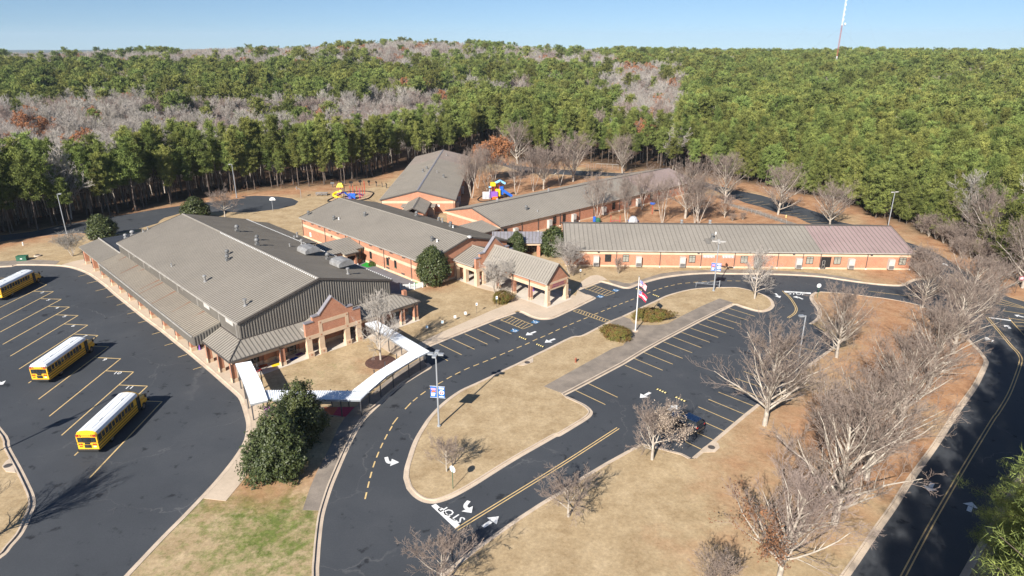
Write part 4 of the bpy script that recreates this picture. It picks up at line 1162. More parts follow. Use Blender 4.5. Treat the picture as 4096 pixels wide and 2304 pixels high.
hc = MB(); hc.tube((-0.45, -0.45, ze + .06), (2.5, 2.38, zi + .06), .09, n=5); hc.tube((31.9, -0.45, ze + .06), (28.6, 2.38, zi + .06), .09, n=5); hc.box(2.5, 28.6, 2.3, 2.42, zi - .02, zi + .14); hc.box(2.4, 2.52, 2.42, 9.1, zi - .02, zi + .14)
hc.build('hip_cap', 'trim', g, off)
for q in ((-0.5, 11, -0.6, -0.45), (20.3, 31.9, -0.6, -0.45), (-0.64, -0.5, -0.6, 9.1), (31.9, 32.04, -.6, 3.5)):
    pgu = MB(); pgu.box(*q, ze - .2, ze - .02); pgu.build('gutter', 'trim', g, off)
for q in ((-0.15, 10.9, -0.2, 0.15), (20.3, 31.6, -0.2, 0.15), (-0.2, 0.14, 0.15, 9.1), (31.26, 31.6, 0.15, 3.2)):
    bm2 = MB(); bm2.box(*q, 2.75, 3.28); bm2.build('beam', 'cream', g, off)
for (a, b) in ((0, 0), (0, 4.3), (0, 8.6), (7.2, 0), (28.5, 0), (31.2, 0), (24.3, 0), (31.3, 3.1)):
    pc = MB(); pc.box(a - 0.33, a + 0.33, b - 0.33, b + 0.33, 0.1, 2.85 if (a, b) != (31.3, 3.1) else 4.6, 0); pc.box(a - 0.38, a + 0.38, b - 0.38, b + 0.38, 0.1, 0.7, 1)
    pc.box(a - .42, a - .33, b - .46, b - .34, 0.2, 3.3, 2)
    pc.build('porch_column', ['brick', 'cream', 'trim'], g, off)
for a in (5.6, 7.6, 11.2, 15, 18.9, 23):
    pc = MB(); pc.box(a - .3, a + .3, 2.0, 2.26, 0.17, 3.4, 0); pc.box(a - .34, a + .34, 1.96, 2.262, 0.17, 0.74, 1); pc.build('pilaster', ['brick', 'cream'], g, off)
door(g, off, (0, 2.32), (1, 0), (0, -1), 2.75, 4.6, 2.25); door(g, off, (0, 2.32), (1, 0), (0, -1), 9.2, 10.4, 2.3); door(g, off, (0, 2.32), (1, 0), (0, -1), 19.6, 20.6, 2.3)
# gabled parapet of the porch
pp = MB()
prof = [(10.9, 2.95), (20.3, 2.95), (20.3, 5.6), (19.0, 5.6), (19.0, 6.35), (17.9, 6.35), (15.6, 8.75), (13.3, 6.35), (12.2, 6.35), (12.2, 5.6), (10.9, 5.6)]
pp.hull([(a, -0.62, z) for a, z in prof], [(a, -0.14, z) for a, z in prof])
po = pp.build('gable_parapet', 'brick', g, off)
cp = MB()
for i in range(2, len(prof)):
    p, q = prof[i], prof[(i + 1) % len(prof)]
    if abs(p[0] - q[0]) > .2:
        q0, q1 = (p, q) if p[0] < q[0] else (q, p)
        cp.hull([(q0[0] - .06, -0.72, q0[1]), (q1[0] + .06, -0.72, q1[1]), (q1[0] + .06, -0.04, q1[1]), (q0[0] - .06, -0.04, q0[1])], [(q0[0] - .06, -0.72, q0[1] + .16), (q1[0] + .06, -0.72, q1[1] + .16), (q1[0] + .06, -0.04, q1[1] + .16), (q0[0] - .06, -0.04, q0[1] + .16)])
cp.build('parapet_cap', 'cap', po, off)
fr = MB()
fr.box(10.85, 20.35, -0.66, -0.1, 2.95, 3.6)
for a in (13.35, 17.85): fr.box(a - .28, a + .28, -0.66, -0.621, 3.6, 5.5)
fr.box(13.63, 17.57, -0.66, -0.621, 4.95, 5.5)
fr.build('cream_frame', 'cream', po, off)
for a, z in ((11.4, 3.27), (13.35, 3.27), (17.85, 3.27), (19.85, 3.27), (13.35, 5.22), (17.85, 5.22), (11.4, .6), (13.4, .6), (17.8, .6), (19.85, .6)):
    dt = MB(); dt.box(a - .11, a + .11, -0.69 if z > 1 else -0.84, -0.655 if z > 1 else -0.8, z - .11, z + .11); dt.build('tile_accent', 'brick', po, off)
for a in (11.35, 13.4, 17.8, 19.85):
    pc = MB(); pc.box(a - .42, a + .42, -0.62, -0.02, 0.1, 2.95); pc.box(a - .5, a + .5, -0.8, 0.05, 0.1, 0.9); pc.build('parapet_column', 'cream', g, off)
sr = MB()
sr.hull([(11.2, -0.14, 4.2), (15.6, -0.14, 5.9), (15.6, 2.36, 5.9), (11.2, 2.36, 4.2)], [(11.2, -0.14, 4.34), (15.6, -0.14, 6.05), (15.6, 2.36, 6.05), (11.2, 2.36, 4.34)])
sr.hull([(20.0, 2.36, 4.2), (15.6, 2.36, 5.9), (15.6, -0.14, 5.9), (20.0, -0.14, 4.2)], [(20.0, 2.36, 4.34), (15.6, 2.36, 6.05), (15.6, -0.14, 6.05), (20.0, -0.14, 4.34)])
sr.build('gable_roof', 'roof', g, off)
sg = MB(); sg.box(11.05, 11.2, -0.1, 2.36, 4.1, 4.36); sg.build('gutter', 'gutter', g, off)

# ---- link between gym and classroom block
lk, off = cthing('link_corridor', 'low metal roofed link corridor between the gym and the middle classroom block', 'building', 35, 33)
wl = MB(); wl.box(28.5, 42.4, 33.6, 38.5, 0, 3.2); wl.box(37.4, 40.2, 32.4, 33.6, 2.4, 3.2, 1); wl.box(37.4, 37.9, 32.4, 33.6, 0, 2.4); wl.box(39.7, 40.2, 32.4, 33.6, 0, 2.4); wl.box(28.5, 42.42, 33.55, 33.6, 2.7, 3.2, 1)
wl.build('wall', ['brick', 'cream'], lk, off)
rl2 = MB()
pslab(rl2, [(28.4, 33.2, 3.4), (43.2, 33.2, 3.4), (43.2, 39.3, 4.4), (28.4, 39.3, 4.4)], [((a, 33.2, 3.4), (a, 39.3, 4.4)) for a in np.arange(28.8, 43.2, .62)])
pslab(rl2, [(37.0, 31.9, 3.2), (40.5, 31.9, 3.2), (40.5, 33.2, 3.41), (37.0, 33.2, 3.41)], [((a, 31.9, 3.2), (a, 33.2, 3.41)) for a in np.arange(37.3, 40.5, .62)])
rl2.build('roof', ['roof', 'roof_seam_shade'], lk, off)
tr = MB(); tr.box(28.4, 36.98, 33.1, 33.2, 3.2, 3.42); tr.box(40.52, 43.2, 33.1, 33.2, 3.2, 3.42); tr.box(36.95, 40.55, 31.8, 31.9, 3.0, 3.22); tr.box(43.2, 43.28, 33.1, 39.3, 3.3, 3.5); tr.build('fascia', 'trim', lk, off)
door(lk, off, (0, 33.54), (1, 0), (0, -1), 38.0, 39.6, 2.2)
window(lk, off, (0, 33.6), (1, 0), (0, -1), 40.6, 42.0, 0.9, 2.5)
for a in (40.3, 42.3): downspout(lk, off, (0, 33.55 if a > 41 else 32.4), (1, 0), (0, -1), a - .15, 0.2, 3.1)

# ---- the middle classroom block
B, off = cthing('classroom_block', 'middle brick classroom block with cream band and grey gable roof behind the gym', 'school building', 53.3, 11.6)
w_ = shell(B, off, 11.55, 60.4, 42.6, 64.0, 4.85, 7.8, 'b', 'brick', (2.8, 3.45), 0.55)
rf = gable_roof(B, off, 11.2, 60.7, 42.2, 64.4, 5.0, 8.0, 'b', 0.62)
zB = lambda a: 5 + 3 * (1 - abs(a - 53.3) / 11.1)
for (a, b, k) in ((44.06, 59.4, 0), (45.31, 49.74, 0), (45.9, 48.6, 2), (49.78, 43.57, 0), (48.8, 17.57, 0), (48.99, 16.12, 2), (60.1, 37.88, 1), (60.9, 38.6, 2), (62.88, 33.04, 0), (62.4, 31.2, 3), (59.27, 24.37, 1), (60, 25.4, 3), (58.81, 22.99, 2)):
    (mushroom(rf, off, a, b, zB(a), 1.0, 0.36) if k == 0 else mushroom(rf, off, a, b, zB(a), 1.25, 0.4) if k == 1 else flue(rf, off, a, b, zB(a), .55, .1, 'white') if k == 2 else flue(rf, off, a, b, zB(a), 1.0, .15))
ec = MB(); ec.box(53.05, 53.55, 10.9, 11.5, 7.85, 8.2); ec.build('ridge_end', 'white', rf, off)
O, d, nn = (42.6, 0), (0, 1), (-1, 0)
for s0, s1, z0, z1 in ((42.9, 43.7, 1.5, 2.82), (30.45, 31.2, 1.4, 2.95), (24.2, 25.0, 1.4, 3.0), (21.5, 22.2, 1.45, 3.05)):
    window(B, off, O, d, nn, s0, s1, z0, z1)
    if s0 < 30:
        gs_ = MB(); obox(gs_, O, d, nn, s0, s1, z0 - .02, z0 + .16, 0.09, 0.12); gs_.build('window_sill', 'green', B, off)
for s in (60.0, 49.5, 40.5, 34.9, 25.8, 16.4): downspout(B, off, O, d, nn, s, 0.1, 4.85)
for s in (59.0, 55.2, 51.9, 47.4, 43.8, 38.9, 30.7, 26.9, 23.2, 18.9, 14.8): louvre(B, off, O, d, nn, s, 4.25 if s > 35 else 4.3)
for s in (31.0, 24.7, 19.4): louvre(B, off, O, d, nn, s, 0.78, 1.1, 0.36)
wd = MB(); obox(wd, O, d, nn, 56.3, 57.0, 0.9, 1.95, 0, 0.05); wd.build('service_panel', 'white', B, off)
for s in (46.5, 23.9): wall_lamp(B, off, (42.57, 0), d, nn, s, 3.1)
window(B, off, (0, 11.55), (1, 0), (0, -1), 45.6, 46.8, 0.9, 2.5, 'blind'); window(B, off, (0, 11.55), (1, 0), (0, -1), 47.5, 48.6, 0.9, 2.5)
louvre(B, off, (0, 11.53), (1, 0), (0, -1), 47.0, 0.75, 1.6, 0.4)

# ---- entrance block with stepped gable and the drive through portico
E_, off = cthing('entrance_portico', 'brick and cream entrance portico with steep metal roof and stepped gable wall facing the drive', 'portico', 54.35, -2)
wl = MB()
for a0, a1 in ((49.6, 50.0), (58.7, 59.1)): wl.box(a0, a1, 5.4, 11.5, 3.55, 4.15)
wl.box(56.0, 58.7, 8.5, 11.5, 0.1, 4.1); wl.box(50.0, 56.0, 11.0, 11.45, 0.1, 4.1)
wl.build('wall', 'brick', E_, off)
rf = gable_roof(E_, off, 5.5, 11.5, 49.1, 59.6, 4.2, 6.0, 'b', 0.62, th=.12)
pr2 = [(49.4, 2.95), (59.3, 2.95), (59.3, 5.65), (58.2, 5.65), (58.2, 6.4), (57.0, 6.4), (54.35, 9.05), (51.7, 6.4), (50.5, 6.4), (50.5, 5.65), (49.4, 5.65)]
pp = MB(); pp.hull([(a, 4.95, z) for a, z in pr2], [(a, 5.45, z) for a, z in pr2]); po = pp.build('stepped_gable', 'brick', E_, off)
cp = MB()
for i in range(2, len(pr2)):
    p, q = pr2[i], pr2[(i + 1) % len(pr2)]
    if abs(p[0] - q[0]) > .2:
        q0, q1 = (p, q) if p[0] < q[0] else (q, p)
        cp.hull([(q0[0] - .06, 4.85, q0[1]), (q1[0] + .06, 4.85, q1[1]), (q1[0] + .06, 5.55, q1[1]), (q0[0] - .06, 5.55, q0[1])], [(q0[0] - .06, 4.85, q0[1] + .16), (q1[0] + .06, 4.85, q1[1] + .16), (q1[0] + .06, 5.55, q1[1] + .16), (q0[0] - .06, 5.55, q0[1] + .16)])
cp.build('parapet_cap', 'cap', po, off)
bm2 = MB()
bm2.box(49.35, 59.35, 4.9, 5.5, 2.95, 3.6)
for a0, a1 in ((49.55, 50.05), (58.65, 59.15)): bm2.box(a0, a1, 5.5, 11.5, 2.9, 3.55)
for a0, a1 in ((51.62, 52.12), (56.58, 57.08)): bm2.box(a0, a1, -11.15, 4.9, 2.95, 3.6)
bm2.box(51.58, 57.12, -11.65, -11.15, 2.95, 4.42)
bm2.build('beam', 'cream', E_, off)
sw = MB()
for a0, a1 in ((51.66, 52.08), (56.62, 57.04)): sw.box(a0, a1, -11.1, 4.9, 3.6, 4.42)
sw.hull([(51.6, -11.6, 4.42), (57.1, -11.6, 4.42), (54.35, -11.6, 7.25)], [(51.6, -11.25, 4.42), (57.1, -11.25, 4.42), (54.35, -11.25, 7.25)])
sw.box(52.2, 56.6, -11.68, -11.651, 3.28, 4.05)
sw.build('brick_panel', 'brick', E_, off)
gable_roof(E_, off, -11.75, 4.95, 51.35, 57.35, 4.5, 7.5, 'b', 0.62, th=.12, name='portico_roof')
sgm = MB()
put_text(sgm, 'FRANKLIN FOREST', 0.36, (54.4, -11.70, 3.84), (1, 0, 0), (0, 0, 1)); put_text(sgm, 'ELEMENTARY SCHOOL', 0.33, (54.4, -11.70, 3.47), (1, 0, 0), (0, 0, 1))
sgm.build('lettering', 'sign_letter', E_, off)
dt = MB()
for a, z in ((51.85, 3.25), (56.85, 3.25), (51.85, 4.2), (56.85, 4.2), (51.85, .55), (56.85, .55)): dt.box(a - .1, a + .1, -11.72 if z > 1 else -11.81, -11.65, z - .1, z + .1)
dt.build('tile_accent', 'brick', E_, off)
cols = [(51.87, -11.4), (56.83, -11.4)]
for a, b in cols:
    pc = MB(); pc.box(a - .36, a + .36, b - .3, b + .3, 0.1, 2.95); pc.box(a - .42, a + .42, b - .4, b + .38, 0.1, .85); pc.build('column', 'cream', E_, off)
for b in (-7.2, -2.95, 1.3):
    for a in (51.87, 56.83):
        pc = MB(); pc.box(a - .3, a + .3, b - .3, b + .3, 0.1, 2.95, 0); pc.box(a - .35, a + .35, b - .35, b + .35, .1, .7, 1); pc.box(a - .46, a - .34, b - .1, b + .02, .2, 4.4, 2); pc.build('column', ['brick', 'cream', 'trim'], E_, off)
for a, b in ((49.8, 5.2), (51.5, 5.2), (57.2, 5.2), (58.9, 5.2), (49.8, 8.4), (49.8, 11.1)):
    pc = MB(); pc.box(a - .38, a + .38, b - .38, b + .38, .1, 2.92); pc.build('column', 'cream', E_, off)
door(E_, off, (0, 11.0), (1, 0), (0, -1), 51.6, 53.4, 2.3); window(E_, off, (0, 11.0), (1, 0), (0, -1), 54.2, 55.6, .7, 2.4)
louvre(E_, off, (49.6, 0), (0, 1), (-1, 0), 9.2, 3.85)

# ---- the three long classroom wings
def wing(name, label, loc, rz, L, D_, ze, zr, split, axis, rib, wall_in=.4):
    o = thing(name, label, 'school building', loc, rz)
    s0, s1 = -0.2, L
    segs = [(s0, split, 0), (split + 0.02, s1, 1)]
    if axis == 'x':
        shell(o, (0, 0, 0), 0.0, L - .3, 0.0, D_ - .8, ze - .15, zr - .2, 'a', 'brick', (2.86, 3.5), .48)
        rf = gable_roof(o, (0, 0, 0), s0, s1, -wall_in, D_ - wall_in, ze, zr, 'a', rib, segs, cap='trim')
    else:
        shell(o, (0, 0, 0), 0.0, L - .3, 0.3, D_ - .3, ze - .15, zr - .2, 'b', 'brick', (2.86, 3.5), .48)
        rf = gable_roof(o, (0, 0, 0), s0, s1, 0, D_, ze, zr, 'b', rib, segs, cap='cap')
    return o, rf
NO = (0, 0, 0)
we, rfE = wing('classroom_wing', 'long brick classroom wing facing the loop drive, grey roof turning mauve at its right end', (11.2, 132.75, 0), R(-2.1), 71.6, 22.6, 3.85, 6.6, 52.8, 'x', 0.95)
O, d, nn = (0, 0), (1, 0), (0, -1)
for k, (s0, s1) in enumerate(((8.3, 9.6), (12.0, 13.3), (25.75, 27.1), (36.45, 37.9), (49.9, 51.35), (55.55, 57.0), (68.8, 70.25))):
    window(we, NO, O, d, nn, s0, s1, 1.2, 2.8, 'glass' if k in (0,) else 'blind')
for s0, s1 in ((28.6, 31.0), (32.6, 35.0)):
    gb = MB(); obox(gb, O, d, nn, s0, s1, 2.3, 2.83, 0, .05, 0)
    for x_ in np.arange(s0 + .12, s1, .3):
        for z_ in (2.42, 2.68): obox(gb, O, d, nn, x_ - .09, x_ + .1, z_ - .09, z_ + .1, .05, .07, 1)
    gb.build('glass_block_window', ['white', 'hvac_dark'], we, NO)
for s in (10.7, 19.8, 28.3, 35.2, 44.1, 49.2, 52.8, 62.3, 71.2): downspout(we, NO, O, d, nn, s, .1, 3.75, 'trim')
for s in (6.9, 27.6, 47.2, 63.0): wall_lamp(we, NO, (0, -.03), d, nn, s, 3.35)
for s in (9, 13, 26.5, 37, 50.4): louvre(we, NO, O, d, nn, s, 3.6, 1.5, .14, 'trim')
dr = MB(); obox(dr, O, d, nn, 52.95, 55.0, .1, 2.75, 0, .01); dr.build('door_recess', 'black', we, NO)
door(we, NO, (0, -.01), d, nn, 53.1, 54.0, 2.1)
zE = lambda y: 3.85 + 2.75 * (1 - abs(y - 10.9) / 11.3)
mushroom(rfE, NO, 31.4, 4.6, zE(4.6), 1.15, .38); flue(rfE, NO, 32.6, 6.6, zE(6.6), .5, .1, 'white'); flue(rfE, NO, 58, 9.6, zE(9.6), .45, .07)
for x_ in (26.5, 32.8): mushroom(rfE, NO, x_, 13, zE(13), 1.0, .36, 'galv')
so_ = MB()
for q in ((30.2, 3.6, .9, 2.0), (30.9, 4.3, .55, 1.2)):
    so_.poly([(q[0] + math.cos(t) * q[2] * (.8 + .25 * math.sin(5 * t)), q[1] + math.sin(t) * q[3] * .6, zE(q[1] + math.sin(t) * q[3] * .6) + .012 + .003 * q[2]) for t in np.linspace(0, 6.28, 14)[:-1]])
M['soot'] = mat('soot_stain', (0.13, 0.12, 0.108), (0.20, 0.185, 0.162), 1.5, .7)
so_.build('soot_stain', 'soot', rfE, NO)

wd_, rfD = wing('classroom_wing', 'brick classroom wing running diagonally behind the bare white barked trees', (-2.9, 151.3, 0), R(42), 81, 21.6, 3.85, 6.45, 57, 'x', 0.75)
for k, (s0, s1) in enumerate(((1.2, 2.25), (17.9, 18.95), (21.4, 22.4), (41, 42.2), (48, 49.2), (58, 59.2))): window(wd_, NO, O, d, nn, s0, s1, 1.1, 3.0 if k else 2.85)
for s in (.5, 7.1, 12.6, 20.4, 27.7, 33.3, 44, 55, 66, 77): downspout(wd_, NO, O, d, nn, s, .1, 3.75)
for s in (3.6, 23.6): wall_lamp(wd_, NO, (0, -.03), d, nn, s, 3.5)
zD = lambda y: 3.85 + 2.6 * (1 - abs(y - 10.4) / 10.8)
for x_, y_ in ((12.5, 4.2), (36, 5.6), (56, 7)): mushroom(rfD, NO, x_, y_, zD(y_), 1.1, .4)
for x_, y_ in ((14.5, 2.2), (38, 4.0)): flue(rfD, NO, x_, y_, zD(y_), .5, .08)
for x_, y_ in ((10, 12.4), (28, 11.8)): mushroom(rfD, NO, x_, y_, zD(y_), .9, .34, 'galv')
sp = W2(610, 380, 3.85)[1] - 178.7
wc, rfC = wing('classroom_wing', 'brick gable ended classroom wing furthest back beside the left hand playground', (-36.3, 178.7, 0), 0, 72.4, 20.9, 3.85, 6.45, sp, 'b', 0.75)
zC = lambda x_: 3.85 + 2.6 * (1 - abs(x_ - 10.45) / 10.45)
for x_, y_ in ((8.2, 30), (9, 33.5), (15.2, 24.5)): mushroom(rfC, NO, x_, y_, zC(x_), 1.0, .38)
for x_, y_ in ((12.8, 29), (12.6, 62)): flue(rfC, NO, x_, y_, zC(x_), .8, .12)
wp = MB(); obox(wp, (0, 0), (1, 0), (0, -1), 15.6, 16.4, 1.9, 2.5, 0, .06); wp.build('service_panel', 'white', wc, NO)
for s in (.4, 20.3): downspout(wc, NO, (0, 0), (1, 0), (0, -1), s, .1, 3.7)
# link in front of it
l3 = thing('link_corridor', 'small gabled link corridor joined to the gable wall of the furthest classroom wing', 'building', (-25.4, 172, 0), 0)
mb = MB(); mb.box(-2.6, 2.6, -6, 6.6, 0, 3.0); mb.box(-4.2, 4.2, 3.5, 6.6, 0, 2.6, 1); mb.build('wall', ['brick', 'cream'], l3)
gable_roof(l3, NO, -6.2, 6.4, -3.1, 3.1, 3.2, 4.7, 'b', .6, th=.12)
mb = MB(); mb.box(-4.6, 4.6, 3.0, 6.5, 2.62, 2.85); mb.build('side_roof', 'roof', l3)
# link between the diagonal wing and the front wing, with the glazed entrance
l2 = thing('link_corridor', 'low link corridor with standing seam roof and black double doors between two evergreen trees', 'building', (3.0, 143.2, 0), 0)
mb = MB(); mb.box(-6.4, 4.0, -0.6, 3.2, 0, 3.2, 0); mb.box(-.7, -.1, -3.9, -.6, 0, 2.75, 0); mb.box(2.5, 3.2, -3.9, -.6, 0, 2.75, 0); mb.box(-.75, 3.25, -4.0, -.6, 2.7, 3.35, 1); mb.box(-6.42, 4.02, -.64, -.6, 2.6, 3.2, 1)
mb.build('wall', ['brick', 'cream'], l2)
rr = MB(); pslab(rr, [(-7.5, -1.2, 3.4), (4.4, -1.2, 3.4), (4.4, 1.6, 4.3), (-7.5, 1.6, 4.3)], [((a, -1.2, 3.4), (a, 1.6, 4.3)) for a in np.arange(-7.2, 4.4, .8)]); pslab(rr, [(4.4, 3.9, 3.4), (-7.5, 3.9, 3.4), (-7.5, 1.6, 4.3), (4.4, 1.6, 4.3)], [])
pslab(rr, [(-1.1, -4.4, 3.4), (3.6, -4.4, 3.4), (3.5, -2.2, 4.15), (-1.0, -2.2, 4.15)], [((a, -4.4, 3.4), (a, -2.2, 4.15)) for a in np.arange(-.8, 3.5, .75)]); pslab(rr, [(-1.0, -2.2, 4.15), (3.5, -2.2, 4.15), (3.5, -.9, 3.55), (-1.0, -.9, 3.55)], [])
rr.build('roof', ['cap', 'roof_seam_shade'], l2)
door(l2, NO, (0, -.64), (1, 0), (0, -1), 0.2, 2.3, 2.3)
# small connector roofs by the diagonal wing gable
l4, off = cthing('link_corridor', 'flat roofed brick connector against the gable end of the diagonal classroom wing', 'building', 66.5, 27)
mb = MB(); mb.box(64.2, 73.5, 24.5, 30, 0, 3.1, 0); mb.box(64.2, 73.52, 24.46, 24.5, 2.5, 3.1, 1); mb.build('wall', ['brick', 'cream'], l4, off)
rr = MB(); pslab(rr, [(64.0, 24.0, 3.3), (73.8, 24.0, 3.3), (73.8, 30.3, 4.2), (64.0, 30.3, 4.2)], [((a, 24.0, 3.3), (a, 30.3, 4.2)) for a in np.arange(64.3, 73.8, .62)]); rr.build('roof', ['roof', 'roof_seam_shade'], l4, off)

# ---- wall hung heat pump units
def make_hvac():
    o = thing('heat_pump', '', 'air conditioner')
    mb = MB(); mb.box(-.58, .58, -.82, -.02, 0.0, 2.1); mb.box(-.6, .6, -.86, -.02, 2.1, 2.16); mb.build('case', 'hvac', o, bevel=.03)
    gr = MB(); gr.box(-.5, .5, -.85, -.82, .12, .8)
    for z_ in np.arange(.2, .78, .1): gr.box(-.5, .5, -.87, -.85, z_, z_ + .03)
    gr.build('grille', 'hvac_dark', o)
    pp_ = MB(); pp_.box(.85, .91, -.1, -.02, -.3, 1.6); pp_.box(.58, .91, -.1, -.02, 1.55, 1.61); pp_.build('conduit', 'trim', o)
    return o
hp = make_hvac()
first = True
hv_e = 'heat pumps on the front classroom wing'
def wallpt(o, x_, y_=0):
    a = o.rotation_euler[2]
    return (o.location[0] + x_ * math.cos(a) - y_ * math.sin(a), o.location[1] + x_ * math.sin(a) + y_ * math.cos(a))
for s, l in ((6.45, 'wall hung heat pump nearest the bare crape tree on the front wing'), (15.3, 'wall hung heat pump just right of the second window on the front wing'), (24.4, 'wall hung heat pump left of the glass block windows on the front wing'),
             (39.8, 'wall hung heat pump half hidden behind the young island tree on the front wing'), (48.3, 'wall hung heat pump left of the recessed black door on the front wing'), (59.0, 'wall hung heat pump on the mauve roofed end, nearer the black door'), (67.1, 'wall hung heat pump next to the far right window of the front wing')):
    p = wallpt(we, s); place(hp, first, (*p, .4), R(-2.1), l, hv_e); first = False
for s, l in ((4.75, 'wall hung heat pump beside the corner window of the diagonal wing'), (16.3, 'wall hung heat pump left of two close windows on the diagonal wing'), (25.2, 'wall hung heat pump over a white floor box on the diagonal wing'), (37.2, 'wall hung heat pump behind a white barked tree on the diagonal wing'), (52, 'wall hung heat pump far along the diagonal wing behind several bare trees')):
    p = wallpt(wd_, s); place(hp, False, (*p, .4), R(42), l, 'heat pumps on the diagonal wing')
for y_ in (3.2, 9.5, 24): place(hp, False, (-36.3 + 20.62, 178.7 + y_, .4), R(90), {3.2: 'shaded heat pump nearest the gable on the furthest wing', 9.5: 'shaded heat pump second from the gable on the furthest wing', 24: 'shaded heat pump far along the dark side of the furthest wing'}[y_], 'heat pumps on the shaded wall')

# ---- white covered walk
def walk(name, label, loc, segs, posts, zt):
    o = thing(name, label, 'covered walkway', (*loc[:2], 0))
    off = (*loc[:2], 0)
    for q in segs:
        mb = MB(); q = [Vector(p) for p in q]
        mb.hull([(p[0], p[1], p[2] - .1) for p in q], [tuple(p) for p in q])
        nr = max(2, int((q[1] - q[0]).length / .3))
        for k in range(nr):
            t = (k + .5) / nr
            a, b = q[0].lerp(q[1], t), q[3].lerp(q[2], t)
            dd = (b - a).normalized(); n2 = Vector((-dd.y, dd.x, 0)) * .05
            lo = [a + n2, a - n2, b - n2, b + n2]; mb.hull([tuple(p) for p in lo], [(p[0], p[1], p[2] + .06) for p in lo])
        mb.build('roof_panel', 'canopy', o, off)
        fe = MB()
        for i in range(4):
            a, b = q[i], q[(i + 1) % 4]
            dd = (b - a).normalized(); n2 = Vector((-dd.y, dd.x, 0)) * .05
            lo = [a + n2, a - n2, b - n2, b + n2]
            fe.hull([(p[0], p[1], p[2] - .25) for p in lo], [(p[0], p[1], p[2] - .02) for p in lo])
        fe.build('edge_channel', 'pole', o, off)
    for p in posts:
        mb = MB(); mb.box(p[0] - .06, p[0] + .06, p[1] - .06, p[1] + .06, .05, zt - .12); mb.build('post', 'post_dark', o, off)
    return o
z3 = 3.0
A1, A2 = Z6(330, 712, z3), Z6(475, 688, z3); A3, A4 = Z6(577, 890, z3), Z6(420, 925, z3); A5, A6 = Z6(635, 1052, z3), Z6(475, 1088, z3)
walk('covered_walkway', 'white metal covered walkway beside the bus sidewalk at the gym corner', A4, [[A1, A4, A3, A2], [A4, A6, A5, A3]], [Z6(387, 955), Z6(430, 1050), Z6(457, 1140), Z6(505, 1250), Z6(648, 1205), Z6(545, 800), Z6(590, 950)], z3)
zb = 2.75
B1, B2, B3, B4 = Z6(610, 960, zb), Z6(1580, 967, zb), Z6(1500, 1048, zb), Z6(632, 1045, zb)
w2_ = walk('covered_walkway', 'ribbed white covered walkway with a blue shaded middle behind the big magnolias', B1, [[B1, B2, B3, B4]], [Z6(1512, 1210), Z6(1330, 1215), Z6(1237, 1120), Z6(1395, 1125), Z6(800, 1110), Z6(900, 1210), Z6(1100, 1210)], zb)
c1, c2, c3, c4 = Z6(1425, 962, z3), Z6(1580, 966, z3), Z6(1745, 826, z3), Z6(1643, 795, z3)
c5, c6 = Z6(2050, 640, z3), Z6(1968, 592, z3)
walk('covered_walkway', 'white covered walkway following the curb of the loop drive', c4, [[c1, c4, c3, c2], [c4, c6, c5, c3]], [Z6(1590, 1125), Z6(1693, 1033), Z6(1811, 945), Z6(1957, 852), Z6(2062, 785), Z6(1640, 945), Z6(1740, 865), Z6(1848, 790)], z3)
d1, d2, d3, d4 = Z6(1545, 335, z3 + .15), Z6(1652, 308, z3 + .15), Z6(2145, 597, z3 + .15), Z6(2045, 645, z3 + .15)
walk('covered_walkway', 'white covered walkway from the gym porch out to the parking row', d1, [[d1, d4, d3, d2]], [Z6(2117, 715), Z6(1888, 640), Z6(1770, 605), Z6(1690, 500)], z3 + .15)

# ------------------------------------------------------------ trees: mesh makers
def mesh_np(name, V, F, mats, mi=None, smooth_=False):
    me = bpy.data.meshes.new(name)
    V = np.asarray(V, np.float32); F = np.asarray(F, np.int32)
    k = F.shape[1]
    me.vertices.add(len(V)); me.vertices.foreach_set('co', V.ravel())
    me.loops.add(F.size); me.loops.foreach_set('vertex_index', F.ravel())
    me.polygons.add(len(F)); me.polygons.foreach_set('loop_start', np.arange(0, F.size, k, dtype=np.int32))
    me.polygons.foreach_set('loop_total', np.full(len(F), k, np.int32))
    for m in mats: me.materials.append(M[m])
    if mi is not None: me.polygons.foreach_set('material_index', np.asarray(mi, np.int32))
    if smooth_: me.polygons.foreach_set('use_smooth', np.ones(len(F), bool))
    me.update(calc_edges=True)
    return me

def tubes(P0, P1, R0, R1, n):
    P0, P1 = np.asarray(P0), np.asarray(P1); R0 = np.asarray(R0)[:, None, None]; R1 = np.asarray(R1)[:, None, None]
    d = P1 - P0; d /= np.maximum(np.linalg.norm(d, axis=1, keepdims=True), 1e-6)
    ref = np.where(np.abs(d[:, 2:3]) < 0.9, np.array([[0, 0, 1.0]]), np.array([[1.0, 0, 0]]))
    u = np.cross(d, ref); u /= np.linalg.norm(u, axis=1, keepdims=True); w = np.cross(d, u)
    a = np.arange(n) * 2 * np.pi / n
    ring = u[:, None, :] * np.cos(a)[None, :, None] + w[:, None, :] * np.sin(a)[None, :, None]
    V = np.concatenate([P0[:, None, :] + ring * R0, P1[:, None, :] + ring * R1], 1).reshape(-1, 3)
    i = np.arange(n); j = (i + 1) % n
    q = np.stack([i, j, n + j, n + i], 1)
    F = (q[None] + (np.arange(len(P0)) * 2 * n)[:, None, None]).reshape(-1, 4)
    return V, F

def unit(v): return v / np.maximum(np.linalg.norm(v, axis=-1, keepdims=True), 1e-9)

